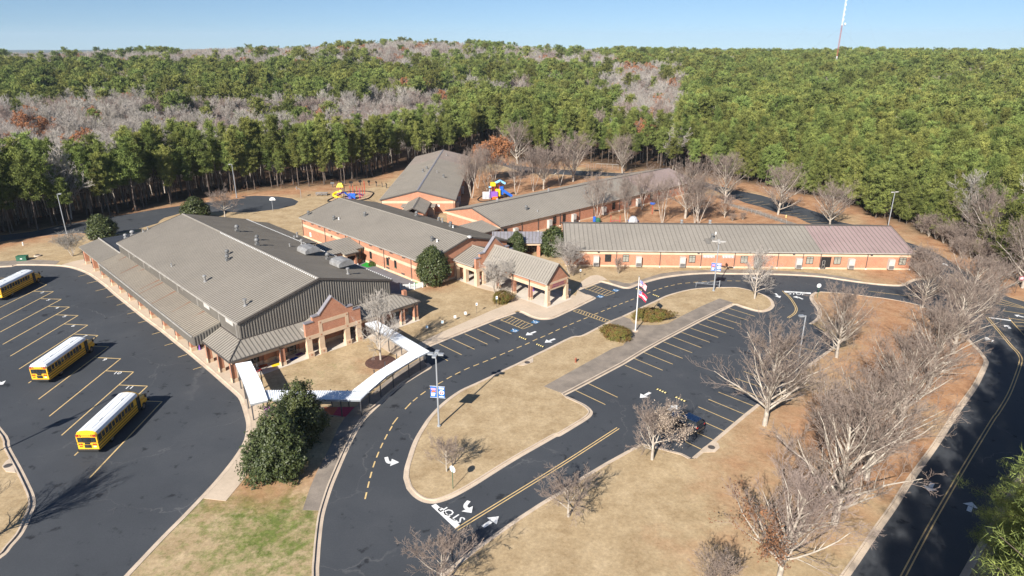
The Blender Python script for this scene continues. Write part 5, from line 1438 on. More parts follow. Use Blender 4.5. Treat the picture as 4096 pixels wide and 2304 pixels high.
def clump_faces(C, nper, length, width, up=0.35, rg=None, sp=0.35, D=None):
    """tufts of narrow triangular leaves round each centre"""
    rg = rg or rng
    C = np.repeat(C, nper, 0); n = len(C)
    d = rg.normal(size=(n, 3)); d[:, 2] += up
    if D is not None: d += np.repeat(D, nper, 0)
    d = unit(d)
    p = unit(np.cross(d, rg.normal(size=(n, 3))))
    c = C + rg.normal(size=(n, 3)) * sp
    L = length * rg.uniform(.6, 1.25, (n, 1)); w = width * rg.uniform(.7, 1.3, (n, 1))
    V = np.stack([c - p * w, c + p * w, c + d * L], 1).reshape(-1, 3)
    return V, np.arange(n * 3).reshape(-1, 3)

def leaf_quads(C, nper, size, sp, rg, out=None):
    C = np.repeat(C, nper, 0); n = len(C)
    nrm = rg.normal(size=(n, 3)); nrm[:, 2] = np.abs(nrm[:, 2]) + .3
    if out is not None: nrm += np.repeat(out, nper, 0) * 1.3
    nrm = unit(nrm); u = unit(np.cross(nrm, rg.normal(size=(n, 3)))); v = np.cross(nrm, u)
    c = C + rg.normal(size=(n, 3)) * sp
    a = size * rg.uniform(.6, 1.3, (n, 1)); b = a * .5
    V = np.stack([c - u * a, c - v * b, c + u * a, c + v * b], 1).reshape(-1, 3)
    return V, np.arange(n * 4).reshape(-1, 4)

def pine_meshes(seed, H=19.0, base=.45, Rm=2.7, whorl=.85, nb=5, ncl=3, nper=12, length=.75, width=.13, far=False, needles='pine'):
    rg = np.random.default_rng(seed)
    k = 7
    zs = np.linspace(0, H * .97, k)
    cx = np.cumsum(rg.normal(0, .12, k)); cy = np.cumsum(rg.normal(0, .12, k)); cx -= cx[0]; cy -= cy[0]
    r = np.interp(zs, [0, H * .05, H], [.24, .19, .04])
    P = np.stack([cx, cy, zs], 1)
    S0, S1, A, Bq = [P[:-1]], [P[1:]], [r[:-1]], [r[1:]]
    C = []; Dd = []
    z = H * base
    br0, br1, q0, q1 = [], [], [], []
    while z < H:
        t = (z - H * base) / (H * (1 - base))
        R_ = Rm * (np.interp(t, [0, .3, .68, 1], [.7, 1, .86, .3])) * rg.uniform(.6, 1.25)
        x0 = np.interp(z, zs, cx); y0 = np.interp(z, zs, cy)
        n = max(2, int(nb * (1 - .35 * t) + rg.uniform(-.5, 1)))
        a0 = rg.uniform(0, 6.28)
        for i in range(n):
            if rg.random() < .12: continue
            a = a0 + 6.283 * i / n + rg.normal(0, .3); L = R_ * rg.uniform(.6, 1.2)
            e = np.array([x0 + math.cos(a) * L, y0 + math.sin(a) * L, z + L * (.12 + .4 * t) + rg.normal(0, .15)])
            br0.append((x0, y0, z)); br1.append(e); q0.append(.05 * (1 - .5 * t)); q1.append(.015)
            m = ncl if L > .7 else 1
            for j in range(m):
                f = 1 - j * .28
                C.append(np.array([x0, y0, z]) * (1 - f) + e * f + rg.normal(0, .16, 3)); Dd.append((math.cos(a) * .5, math.sin(a) * .5, .2))
        z += whorl * rg.uniform(.75, 1.25)
    C.append(np.array([cx[-1], cy[-1], H - .2])); Dd.append((0, 0, 1.2))
    if not far:
        for i in range(9):     # dead stubs on the bare part of the stem
            zz_ = H * rg.uniform(.08, max(base, .1)); a = rg.uniform(0, 6.28)
            br0.append((np.interp(zz_, zs, cx), np.interp(zz_, zs, cy), zz_)); br1.append((br0[-1][0] + math.cos(a) * .9, br0[-1][1] + math.sin(a) * .9, zz_ + .2)); q0.append(.03); q1.append(.012)
    V1, F1 = tubes(np.concatenate(S0), np.concatenate(S1), np.concatenate(A), np.concatenate(Bq), 6 if not far else 4)
    V2_, F2 = tubes(np.array(br0), np.array(br1), q0, q1, 3)
    tr = mesh_np('trunk', np.vstack([V1, V2_]), np.vstack([F1, F2 + len(V1)]), ['bark_pine'])
    V, F = clump_faces(np.array(C), nper, length, width, .5, rg, .26 if not far else .34, np.array(Dd))
    return tr, mesh_np('crown', V, F, [needles])

def bare_meshes(seed, H=10, spread=.5, r0=.2, stems=1, lead=.7, levels=4, nb=(7, 6, 5, 4), ang=(45, 42, 40, 38), ratio=(.5, .5, .5, .5), up=.25, first=.22, bark='bark', twig='twig', twr=.011, leaves=None, leafn=0, leafside=None, leafsize=.14, trunk_r=.035):
    """a leafless tree grown branch by branch; trunk part = limbs, crown part = twigs"""
    rg = np.random.default_rng(seed)
    seg = []
    tips = []
    def grow_(p, d, L, r, lv):
        n = (7, 5, 4, 3, 2)[min(lv, 4)]
        pts = [p]
        dd = d
        for i in range(n):
            dd = unit(dd + rg.normal(0, (.05, .09, .12, .14, .16)[min(lv, 4)], 3) + np.array([0, 0, up * (.16 if lv == 1 else .10 if lv else .3)]))
            q = pts[-1] + dd * L / n
            ra = r * (1 - i / n * .72); rb = r * (1 - (i + 1) / n * .72)
            seg.append((pts[-1], q, max(ra, twr), max(rb, twr * .8), lv)); pts.append(q)
        if lv >= levels:
            tips.append(pts[-1]); return
        m = nb[min(lv, len(nb) - 1)]
        st = first if lv == 0 else .15
        for i in range(m):
            t = st + (1 - st) * (i + rg.uniform(.1, .9)) / m
            k = min(int(t * n), n - 1); f = t * n - k
            b = pts[k] * (1 - f) + pts[k + 1] * f
            ax = unit(pts[k + 1] - pts[k])
            a = (i * 2.4 + rg.normal(0, .5)) if lv == 0 else rg.uniform(0, 6.283)
            o = unit(np.cross(ax, np.array([.3, .2, 1.0]) if abs(ax[2]) < .9 else np.array([1.0, .1, 0]))); w = np.cross(ax, o)
            an = math.radians(ang[min(lv, len(ang) - 1)] * rg.uniform(.75, 1.2)) * (1.15 - .45 * t if lv == 0 else 1)
            nd = unit(ax * math.cos(an) + (o * math.cos(a) + w * math.sin(a)) * math.sin(an) + np.array([0, 0, up * .35]))
            LL = L * ratio[min(lv, len(ratio) - 1)] * rg.uniform(.75, 1.2) * ((.62 + .55 * math.sin(math.pi * min(1, .18 + .62 * t))) * (1 - .45 * max(0, t - .55) / .45) if lv == 0 else 1.05 - .4 * t)
            grow_(b, nd, LL, max(r * (1 - t * .72) * .52, twr), lv + 1)
    for s in range(stems):
        if stems == 1:
            grow_(np.zeros(3), np.array([rg.normal(0, .03), rg.normal(0, .03), 1.0]), H * lead, r0, 0)
        else:
            a = 6.283 * s / stems + rg.normal(0, .3); ln_ = rg.uniform(.12, .32) + spread * .25
            grow_(np.array([math.cos(a) * r0, math.sin(a) * r0, 0]), unit(np.array([math.cos(a) * ln_, math.sin(a) * ln_, 1.0])), H * lead * rg.uniform(.8, 1.05), r0 * rg.uniform(.7, 1), 0)
    P0 = np.array([s[0] for s in seg]); P1 = np.array([s[1] for s in seg]); A = np.array([s[2] for s in seg]); B_ = np.array([s[3] for s in seg])
    sc = H / max(P1[:, 2].max(), .1)
    hs = float(np.clip(spread * H / max(np.percentile(np.hypot(P1[:, 0], P1[:, 1]), 98), .1), .75, 1.2))
    S_ = np.array([hs, hs, sc]); P0 = P0 * S_; P1 = P1 * S_
    big = A > trunk_r
    V1, F1 = tubes(P0[big], P1[big], A[big], B_[big], 6)
    V2_, F2 = tubes(P0[~big], P1[~big], A[~big], B_[~big], 3)
    # root flare
    tr = mesh_np('trunk', V1, F1, [bark], None, True)
    mats = [twig]; mi = None
    cr = mesh_np('crown', V2_, F2, mats)
    lf = None
    if leaves:
        T_ = np.array(tips) * S_
        if leafside is not None: T_ = T_[leafside(T_)]
        if len(T_):
            T_ = T_[rg.integers(0, len(T_), min(leafn, len(T_) * 3))]
            V, F = leaf_quads(T_, 5, leafsize, .22, rg)
            lf = mesh_np('dead_leaves', V, F, [leaves])
    return tr, cr, lf

def leafy_meshes(seed, H, Rx, shape='cone', n=900, nper=9, size=.24, m='magnolia', base=.08, lumps=16):
    rg = np.random.default_rng(seed)
    # lumpy outer surface plus filling
    t = rg.uniform(0, 1, n) ** .8; a = rg.uniform(0, 6.283, n)
    if shape == 'cone': R_ = np.interp(t, [0, .12, .35, .7, .9, 1], [.55, .92, 1, .72, .38, .05])
    elif shape == 'dome': R_ = np.interp(t, [0, .15, .5, .8, 1], [.75, .97, 1, .72, .1])
    else: R_ = np.interp(t, [0, .2, .6, .85, 1], [.9, 1, 1, .8, .25])
    la = rg.uniform(0, 6.283, lumps); lt_ = rg.uniform(0, 1, lumps); lw = rg.uniform(-.42, .38, lumps)
    da = np.cos(a[:, None] - la[None]); bump = (lw[None] * np.exp(-((t[:, None] - lt_[None]) / .16) ** 2) * np.clip(da, 0, 1) ** 2).sum(1)
    rad = np.clip(R_ * (1 + bump) * rg.uniform(.55, 1.03, n) ** .5, .03, 1.5) * Rx
    z = H * (base + (1 - base) * t)
    C = np.stack([np.cos(a) * rad, np.sin(a) * rad, z], 1)
    out = unit(np.stack([np.cos(a), np.sin(a), (t - .4) * 1.2], 1))
    V, F = leaf_quads(C, nper, size, size * 1.15, rg, out)
    cr = mesh_np('crown', V, F, [m])
    V1, F1 = tubes(np.array([[0, 0, 0], [0, 0, H * .45]]), np.array([[0, 0, H * .45], [0, 0, H * .85]]), [Rx * .06, Rx * .045], [Rx * .045, Rx * .015], 7)
    bs = rg.uniform(.12, .75, 14) * H; aa = rg.uniform(0, 6.28, 14)
    V2_, F2 = tubes(np.stack([bs * 0, bs * 0, bs], 1), np.stack([np.cos(aa) * Rx * .7, np.sin(aa) * Rx * .7, bs + .12 * H], 1), np.full(14, Rx * .02), np.full(14, .01), 4)
    tr = mesh_np('trunk', np.vstack([V1, V2_]), np.vstack([F1, F2 + len(V1)]), ['bark_dark'])
    return tr, cr, None

def lobed_meshes(seed, H, lobes, size, m='magnolia'):
    rg = np.random.default_rng(seed); Vs = []; Fs = []; o = 0
    for (x, y, z, r, h, n) in lobes:
        t = rg.uniform(-.75, 1, n); a = rg.uniform(0, 6.283, n)
        bump = 1 + .16 * np.sin(3 * a + 5 * t + x) + .12 * np.sin(7 * a - 3 * t + y) + .1 * np.sin(9 * t + z)
        q = np.sqrt(np.clip(1 - np.abs(t) ** 2.2, .02, 1)) * bump * rg.uniform(.5, 1.02, n) ** .45
        C = np.stack([x + np.cos(a) * q * r, y + np.sin(a) * q * r, np.maximum(z + t * h * bump, .15)], 1)
        V, F = leaf_quads(C, 9, size, size * 1.15, rg, unit(np.stack([np.cos(a), np.sin(a), t], 1)))
        Vs.append(V); Fs.append(F + o); o += len(V)
    cr = mesh_np('crown', np.vstack(Vs), np.vstack(Fs), [m])
    P0 = [(0, 0, 0)] + [(0, 0, H * .25)] * len(lobes); P1 = [(0, 0, H * .8)] + [(l[0], l[1], l[2]) for l in lobes]
    V1, F1 = tubes(np.array(P0, float), np.array(P1, float), [.22] + [.1] * len(lobes), [.05] + [.03] * len(lobes), 6)
    return mesh_np('trunk', V1, F1, ['bark_dark']), cr, None

def mo(name, me, parent):
    o = bpy.data.objects.new(name, me); COL.objects.link(o); o.parent = parent
    return o

def tree(name, meshes, p, label, cat, H=None, H0=None, rz=0.0, group=None, sx=None, z=0.1):
    k = (H / H0) if H else 1.0
    o = thing(name, label, cat, (p[0], p[1], z), rz, group)
    o.scale = (k * (sx or 1), k * (sx or 1), k)
    mo('trunk', meshes[0], o); c = mo('crown', meshes[1], o)
    if len(meshes) > 2 and meshes[2]: mo('dead_leaves', meshes[2], c)
    return o

# ------------------------------------------------------------ the big bare trees on the right and the ornamental ones
oak = [bare_meshes(11 + i, 14, .42, .30, 1, .84, 4, (30, 8, 6, 4), (50, 34, 37, 40), (.60, .5, .5, .5), .45, .13, 'bark', 'twig', .013) for i in range(4)]
oakL = bare_meshes(31, 13, .42, .26, 1, .84, 4, (28, 8, 6, 4), (50, 36, 38, 40), (.58, .5, .5, .5), .42, .13, 'bark', 'twig_red', .012, 'leaf_brown', 300, lambda T_: (T_[:, 0] < -1.6) & (T_[:, 2] < 7.5), .11)
low = [bare_meshes(41 + i, 6, .55, .14, 1, .7, 4, (13, 8, 7, 4), (62, 44, 42, 42), (.75, .55, .5, .5), .25, .25, 'bark', 'twig', .011) for i in range(2)]
lowL = bare_meshes(45, 8, .5, .22, 1, .72, 4, (15, 8, 7, 4), (60, 44, 42, 42), (.72, .55, .52, .5), .24, .2, 'bark', 'twig', .012, 'leaf_tan', 560, lambda T_: (T_[:, 0] > .2) & (T_[:, 2] < 6.5), .10)
crape = [bare_meshes(51 + i, 7.5, .42, .075, 6, .8, 4, (9, 7, 6, 4), (38, 38, 40, 40), (.55, .52, .5, .5), .25, .3, 'bark_white', 'twig_pale', .010, None, 0, None, .14, .03) for i in range(2)]
birch = [bare_meshes(61 + i, 14, .36, .13, 3, .86, 4, (11, 7, 6, 4), (36, 36, 38, 40), (.46, .5, .5, .5), .3, .28, 'bark_white', 'twig', .012, None, 0, None, .14, .04) for i in range(3)]
redtop = bare_meshes(71, 11.6, .30, .16, 1, .92, 4, (24, 8, 6, 4), (42, 36, 36, 40), (.46, .5, .5, .5), .34, .12, 'bark_white', 'twig_pale', .011, None, 0, None, .14, .04)
orange = bare_meshes(81, 14, .38, .2, 2, .9, 4, (15, 8, 6, 4), (45, 40, 40, 40), (.46, .52, .5, .5), .25, .25, 'bark_white', 'twig_red', .012, 'leaf_rust', 3500, lambda T_: T_[:, 2] > 6, .2)
twiggy = bare_meshes(85, 4, .62, .05, 7, .9, 3, (7, 6, 5), (42, 42, 42), (.55, .5, .5), .3, .15, 'bark', 'twig', .012, None, 0, None, .14, .03)

BT = 'bare trees'
def bt(m, H0, p, H, label, sx=1.0, rz=0.0, group=None, name='bare_tree'):
    return tree(name, m, p, label, 'tree', H, H0, rz, group, sx)
bt(oak[0], 14, FV(1923, 1072), 15.4, 'large pale bare tree standing at the car park edge behind the black car', 1.0, .4)
bt(oak[1], 14, FV(2104, 901), 12.8, 'bare tree with dark forked trunk where the right lawn meets the far stalls', .92, 2.1)
bt(oak[2], 14, FV(2098, 1321), 16.4, 'biggest bare tree with thick white limbs beside the shaded road', 1.02, 1.2)
bt(oakL, 13, FV(1958, 1465), 13.6, 'bare tree keeping brown leaves on its left side at the bottom of the right lawn', 1.0, 0.3)
bt(oak[3], 14, FV(2178, 1208), 15.5, 'bare tree standing close behind the biggest white limbed tree', 1.0, 3.0)
bt(oak[0], 14, FV(2262, 1078), 14.5, 'second bare tree up the kerb of the shaded road', 1.0, 4.2)
bt(oak[1], 14, FV(2335, 975), 14, 'third bare tree up the kerb of the shaded road', 1.0, 5.1)
bt(oak[2], 14, FV(2395, 890), 13.5, 'fourth bare tree up the road, nearest the lawn corner kerb', 1.0, .9)
bt(oak[3], 14, FV(2420, 800), 13, 'spreading bare tree hiding the road junction on the right', 1.15, 1.9)
bt(oak[1], 14, FV(2320, 776), 9.5, 'dark trunked bare tree casting shade on the drive near the wing end', 1.1, 2.7)
bt(oak[0], 14, FV(2500, 760), 9, 'bare roadside tree at the right picture edge beyond the junction', 1.2, 3.9)
bt(twiggy, 4, FV(1795, 1500), 5.2, 'thin bare sapling clump at the bottom edge of the dry lawn', .7, 0)
bt(lowL, 8, FV(1640, 1158), 7.9, 'wide low tree with pale tan leaves hiding the black car', .88, 0.0)
bt(low[0], 6, FV(1430, 1302), 5.7, 'small spreading bare tree on the lawn beside the lot exit', 1.1, .8)
bt(low[1], 6, FV(1124, 1188), 5.3, 'sparse small bare tree beside the stop sign on the loop island', .85, 2.2)
bt(low[0], 6, FV(1112, 1480), 6.2, 'bare tree on the kerb at the bottom edge with its shadow on the road', 1.05, 3.3)
bt(redtop, 11.6, FV(958, 909), 11.6, 'upright pale bare tree in a mulch ring before the gym porch', 1.0, 0)
bt(crape[0], 7.5, FV(1247, 744), 8.0, 'many stemmed bare tree in front of the entrance portico', 1.0, 0)
bt(crape[1], 7.5, FV(1432, 690), 8.2, 'many stemmed bare tree beyond the portico by the front wing corner', 1.05, 1)
bt(twiggy, 4, FV(1556, 690), 4.0, 'short bare shrubby tree on the grass before the front wing windows', .55, 2)
bt(redtop, 11.6, FV(1898, 753), 10.2, 'young bare tree at the rounded far end of the loop island', 1.25, 1.5)
bt(crape[0], 7.5, Y8(680, 1000), 6.0, 'low wide bare tree at the back corner of the bus canopy', 1.35, 1.2)
bt(low[1], 6, Y8(2110, 633), 9.0, 'pale bare tree behind the gym ridge by the back drive', .85, .7)
bt(oak[1], 14, at(-60, 2175), 8.5, 'bare tree left of the picture whose shadow lies across the bus lot', 1.0, 2.6)
# courtyard and rear trees
CY = [(birch[0], W2(1780, 985), 15.5, 'white barked tree leaning at the right corner of the furthest wing'), (birch[1], W2(1893, 802), 15, 'white barked tree second from the furthest wing wall'), (birch[2], W2(2090, 893), 15, 'white barked clump just left of the blue and yellow playground'),
      (birch[0], W7(290, 347), 12, 'round white stemmed tree just right of the blue and yellow playground'), (birch[1], W7(400, 325), 15, 'slim white clump between the round tree and a brown trunk'), (birch[2], W7(565, 291), 16, 'tall white clump above the middle of the diagonal roof'),
      (birch[0], W7(797, 516), 13.5, 'white barked clump in front of the diagonal wing wall'), (birch[1], W7(985, 526), 14, 'white stemmed clump with wide crown behind the front wing ridge'), (birch[2], W7(1080, 440), 13, 'white stemmed clump further back beside the diagonal wing'),
      (birch[0], W7(1210, 530), 13, 'slender forked white tree right of the blue sand toy'), (birch[1], W7(1415, 530), 13.5, 'white stemmed pair over the middle of the front wing roof'), (birch[2], X1(105, 668), 13, 'white stemmed tree just before the rear chain link fence')]
for i, (m, p, H, l) in enumerate(CY): bt(m, 14, p, H, l, 1.0, i * 1.3, 'white barked courtyard trees')
RR = [(oak[1], W7(463, 312), 15, 'brown trunked bare tree among the white clumps by the diagonal roof'), (oak[0], W7(650, 264), 18, 'tallest grey bare tree behind the diagonal roof'), (oak[2], W7(960, 211), 15, 'rounded grey bare tree beside the far chain link fence'), (oak[3], W7(300, 152), 18, 'tall grey bare tree at the wood edge behind the orange tree'),
      (oak[0], W7(1355, 496), 17.5, 'large brown twigged tree in the middle of the rear courtyard'), (oak[2], X1(362, 470), 16, 'upright grey bare tree by the rear parking stalls'), (oak[1], X1(870, 582), 15.3, 'large bare tree whose shadow crosses the rear parking strip'), (oak[3], X1(1370, 690), 13, 'bare tree behind the roof seam at the rear parking strip'),
      (oakL, X1(355, 607), 7, 'low brown leaved tree in the rear courtyard by the footpath'), (oak[0], X3(580, 362), 17, 'pale bare tree against the pine edge right of the wing'), (oak[2], X3(900, 622), 16, 'bare tree at the right picture edge beside the pink flag post'), (oak[1], X3(690, 420), 14, 'slim bare tree among dark pines at the right edge')]
for i, (m, p, H, l) in enumerate(RR): bt(m, 14 if m is not oakL else 13, p, H, l, 1.0, i * 1.7, 'grey bare trees behind the school')
bt(orange, 14, W7(148, 272), 15.5, 'tree with rust orange leaves behind the white barked trees', 1.0, 0)
sap = [X3(70, 170), X3(130, 200), X3(190, 225), X3(250, 255), X3(310, 285), X3(360, 320), X3(410, 330), X3(470, 350), X3(400, 380), X3(560, 420), X3(620, 440), X3(120, 560), X3(60, 530), X3(20, 480)]
for i, p in enumerate(sap):
    bt(twiggy, 4, p, 5 + (i * 37 % 5) * .6, 'bare sapling in the thicket along the pine edge right of the front wing' if i < 11 else 'bare sapling beside the road near the end of the front wing', .75, i * 1.1, 'bare saplings by the right hand road', 'bare_sapling')

# evergreen trees and shrubs
mg = [lobed_meshes(91, 9.5, [(0, 0, 3.4, 3.6, 3.6, 900), (-1.6, -1.1, 2.2, 2.6, 2.4, 500), (1.5, -.6, 2.6, 2.5, 2.6, 450), (.3, .6, 6.0, 2.3, 3.2, 500), (-1.3, 1.3, 3.6, 2.2, 2.6, 350)], .17),
      lobed_meshes(92, 8.2, [(0, 0, 3.0, 3.0, 3.0, 700), (1.4, -.4, 2.4, 2.3, 2.4, 400), (-1.2, .5, 3.4, 2.0, 2.4, 350), (.2, 0, 5.6, 2.0, 2.6, 450), (.9, 1.0, 4.2, 1.8, 2.0, 300)], .17), leafy_meshes(93, 8, 2.9, 'cone', 1100, 9, .22), leafy_meshes(94, 5.6, 2.6, 'dome', 700, 9, .24)]
def eg(i, H0, p, H, label, rz=0, sx=1.0): return tree('evergreen_tree', mg[i], p, label, 'tree', H, H0, rz, 'dark evergreen trees', sx)
eg(0, 9.5, FV(702, 1196), 8.4, 'largest dark magnolia filling the foreground beside the bus sidewalk', 0, .92)
eg(1, 8.2, FV(765, 1112), 7.4, 'dark magnolia just behind the largest one, over the covered walk', 1.7, 1.0)
eg(2, 8, FV(1090, 719), 7.6, 'dark magnolia against the middle classroom block', .6, 1.05)
eg(2, 8, FV(1300, 648), 5.6, 'dark evergreen left of the black entrance doors', 2.2, 1.0)
eg(3, 5.6, FV(1395, 642), 6.0, 'round dark evergreen right of the black entrance doors', 3.0, 1.05)
eg(3, 5.6, FV(258, 602), 5.6, 'dark evergreen at the far back corner of the gym', .4, 1.15)
eg(3, 5.6, FV(494, 552), 5.6, 'dark evergreen peeping over the back of the gym roof', 1.4, 1.25)
sh = [leafy_meshes(95, 1.9, 2.0, 'bun', 750, 9, .10, 'shrub', .02), leafy_meshes(96, 1.9, 2.0, 'bun', 750, 9, .10, 'shrub_green', .02)]
def shrub(i, p, rx, h, label, rz=0, ry=None):
    o = tree('shrub', sh[i], p, label, 'shrub', None, None, rz)
    o.scale = (rx / 2.0, (ry or rx) / 2.0, h / 1.9)
    return o
shrub(0, W4(1105, 1330), 1.75, 1.9, 'round green shrub at the foot of the portico tree')
shrub(0, Z7(2020, 480), 1.7, 1.9, 'long reddish green shrub left of the flagpole', R(62), 2.5)
shrub(0, Z4(1400, 1125), 3.1, 1.9, 'wide reddish green hedge right behind the flagpole', R(-4), 1.5)
shrub(1, W1(1140, 1045), .9, .8, 'small shrub beside the green turf patch by the classroom wall')
for i, (p, r_, l) in enumerate(((X1(430, 640), 2.2, 'brown bare shrub left of the rear footpath fence'), (X1(530, 630), 2.0, 'brown bare shrub nearest the rear footpath fence'), (W4(2320, 880), 1.6, 'dark bare shrub at the corner of the front wing'))):
    o = tree('shrub', twiggy, p, l, 'shrub', 2.4, 4, i, None, .95)

# ------------------------------------------------------------ pines and woods
pinesN = [pine_meshes(200 + i, 19, .40 + .05 * (i % 3), 3.0, 1.05, 6, 4, 34, .58, .075) for i in range(5)]
pinesE = [pine_meshes(220 + i, 16, .10 + .05 * i, 3.3, .9, 6, 4, 32, .58, .08) for i in range(3)]
pinesF = [pine_meshes(230 + i, 19, .46, 3.7, 1.3, 6, 3, 24, .85, .15, True) for i in range(4)]
pinesF += [pine_meshes(240 + i, 19, .62, 4.8, 1.1, 7, 4, 22, .85, .16, True) for i in range(2)]
bareF = [bare_meshes(260 + i, 17, .30, .20, 1, .9, 3, (18, 9, 8), (42, 40, 40), (.46, .5, .5), .3, .25, 'bark_white', 'twig_pale', .032, None, 0, None, .14, .06) for i in range(4)]
bareR = [bare_meshes(270 + i, 17, .40, .22, 1, .85, 3, (20, 10, 9), (52, 44, 42), (.52, .52, .5), .2, .25, 'bark', 'twig_red', .034, None, 0, None, .14, .07) for i in range(2)]
bareO = [bare_meshes(280, 16, .40, .22, 1, .85, 3, (13, 7, 5), (52, 44, 42), (.5, .52, .5), .2, .3, 'bark', 'twig_red', .03, 'leaf_rust', 900, lambda T_: T_[:, 2] > 9, .22, .07)]

def scatter(d0, d1, sp):
    g = np.arange(-1150, 1150, sp)
    X, Y = np.meshgrid(g, np.arange(60, 1250, sp))
    X = X.ravel() + rng.uniform(-.42, .42, X.size) * sp; Y = Y.ravel() + rng.uniform(-.42, .42, Y.size) * sp
    az = np.arctan2(X, Y); d = np.hypot(X, Y)
    k = (np.abs(az) < .80) & (d > d0) & (d <= d1) & (d - front_d(az) > 1.5)
    return X[k], Y[k]
XS, YS = [], []
for d0, d1, sp in ((0, 235, 3.9), (235, 270, 4.6), (270, 420, 5.8), (420, 700, 8.2), (700, 1180, 10.5)):
    a, b = scatter(d0, d1, sp); XS.append(a); YS.append(b)
PX, PY = np.concatenate(XS), np.concatenate(YS)
PD = np.hypot(PX, PY); PAZ = np.arctan2(PX, PY); PE = PD - front_d(PAZ)
PZ = height(PX, PY)
cP, sP = math.cos(PITCH), math.sin(PITCH)
dep = PY * cP + (CAM_H - PZ - 15) * sP
UU = (2048 + PX / dep * FPX) * .62891; VV = (1152 - (PY * sP - (CAM_H - PZ - 15) * cP) / dep * FPX) * .62891
nz = vnoise(PX, PY, 34, 1); nz2 = vnoise(PX, PY, 90, 4)
# how likely each spot of the wood is a hardwood: the creek valley on the left, the ridge, and scattered stands
pb = np.full(len(PX), .05)
L_ = UU < 1120
vb = np.interp(UU, [0, 500, 800, 1120], [262, 256, 246, 226])      # upper rim of the creek woods as it runs up the valley
pb = np.where(L_ & (PE > 22) & (VV > vb), np.where(nz > .88, .3, .97), pb)
pb = np.where(L_ & (VV <= vb) & (VV > vb - 22), .25 + .3 * (nz > .6), pb)
pb = np.where(L_ & (VV <= vb - 22) & (VV > 178), .05, pb)
pb = np.where((UU < 1560) & (VV <= 178), np.where(nz2 + .6 * nz > .66, .95, .45), pb)
pb = np.where((UU >= 1120) & (UU < 1540) & (VV > 178) & (PE > 30), np.where(nz > .72, .55, .08), pb)
pb = np.where((UU > 1535) & (UU < 1720) & (VV > 175) & (VV < 292) & (PE > 22), .9, pb)
pb = np.where((UU >= 1560) & (UU < 2050) & (VV <= 165), np.where(nz > .55, .6, .15), pb)
pb = np.where((UU >= 1720) & (VV > 165), np.where(nz > .88, .3, .025), pb)
pb = np.where((UU < 1120) & (PE <= 24), .01, pb)
ISB = rng.random(len(PX)) < pb
keep = rng.random(len(PX)) < np.where(ISB, np.where(PD > 420, .95, .72), np.where(PE < 18, 1.0, .86))
PX, PY, PZ, PD, PAZ, PE, UU, VV, ISB, nz, nz2 = (q[keep] for q in (PX, PY, PZ, PD, PAZ, PE, UU, VV, ISB, nz, nz2))
SCL = np.where(ISB, rng.uniform(.85, 1.2, len(PX)) * (1 + .3 * smooth(380, 750, PD)), rng.uniform(.68, 1.18, len(PX)) * (1 + .3 * smooth(380, 750, PD))) * np.where(PE < 6, .92, 1)
SCL *= np.where((UU > 1500) & (PE < 40) & ~ISB, .88, 1.0)
inview = (UU > -60) & (UU < 2640)
order = np.argsort(PD)
nearP = [i for i in order if inview[i] and not ISB[i] and PE[i] < 26][:296]
nearB = [i for i in order if inview[i] and ISB[i]][:210]
ind = set(nearP) | set(nearB)
def stand(i):
    u = UU[i]
    if u < 560: return 'tall pine in the dark stand along the back drive left of the gym'
    if u < 1180: return 'tall pine in the stand behind the left hand playground field'
    if u < 1760: return 'tall pine behind the rear drive and courtyard trees'
    if u < 2240: return 'sunlit pine along the bank above the rear parking strip'
    return 'sunlit pine on the right edge beyond the road and bare saplings'
for i in nearP:
    edge_ = UU[i] > 1820 and PE[i] < 15
    m = pinesE[int(rng.integers(0, 3))] if edge_ and rng.random() < .8 else pinesN[int(rng.integers(0, 5))]
    l = stand(i)
    tree('pine_tree', m, (PX[i], PY[i]), l, 'tree', float(SCL[i]), 1, float(rng.uniform(0, 6.28)), l.replace('pine', 'pines', 1), float(rng.uniform(.9, 1.15)), float(PZ[i]))
for i in nearB:
    r_ = rng.random()
    m = bareF[int(rng.integers(0, 4))] if r_ < .86 else bareR[int(rng.integers(0, 2))] if r_ < .98 else bareO[0]
    l = 'pale leafless hardwood in the creek woods behind the left pine stand' if UU[i] < 1180 else 'pale leafless hardwood among the pines right of centre'
    if m is bareO[0]: l = 'rust leaved oak among the leafless creek woods' if UU[i] < 1180 else 'rust leaved oak among the pines right of centre'
    tree('bare_tree', m, (PX[i], PY[i]), l, 'tree', float(SCL[i]), 1, float(rng.uniform(0, 6.28)), l + ' group', 1.0, float(PZ[i]))

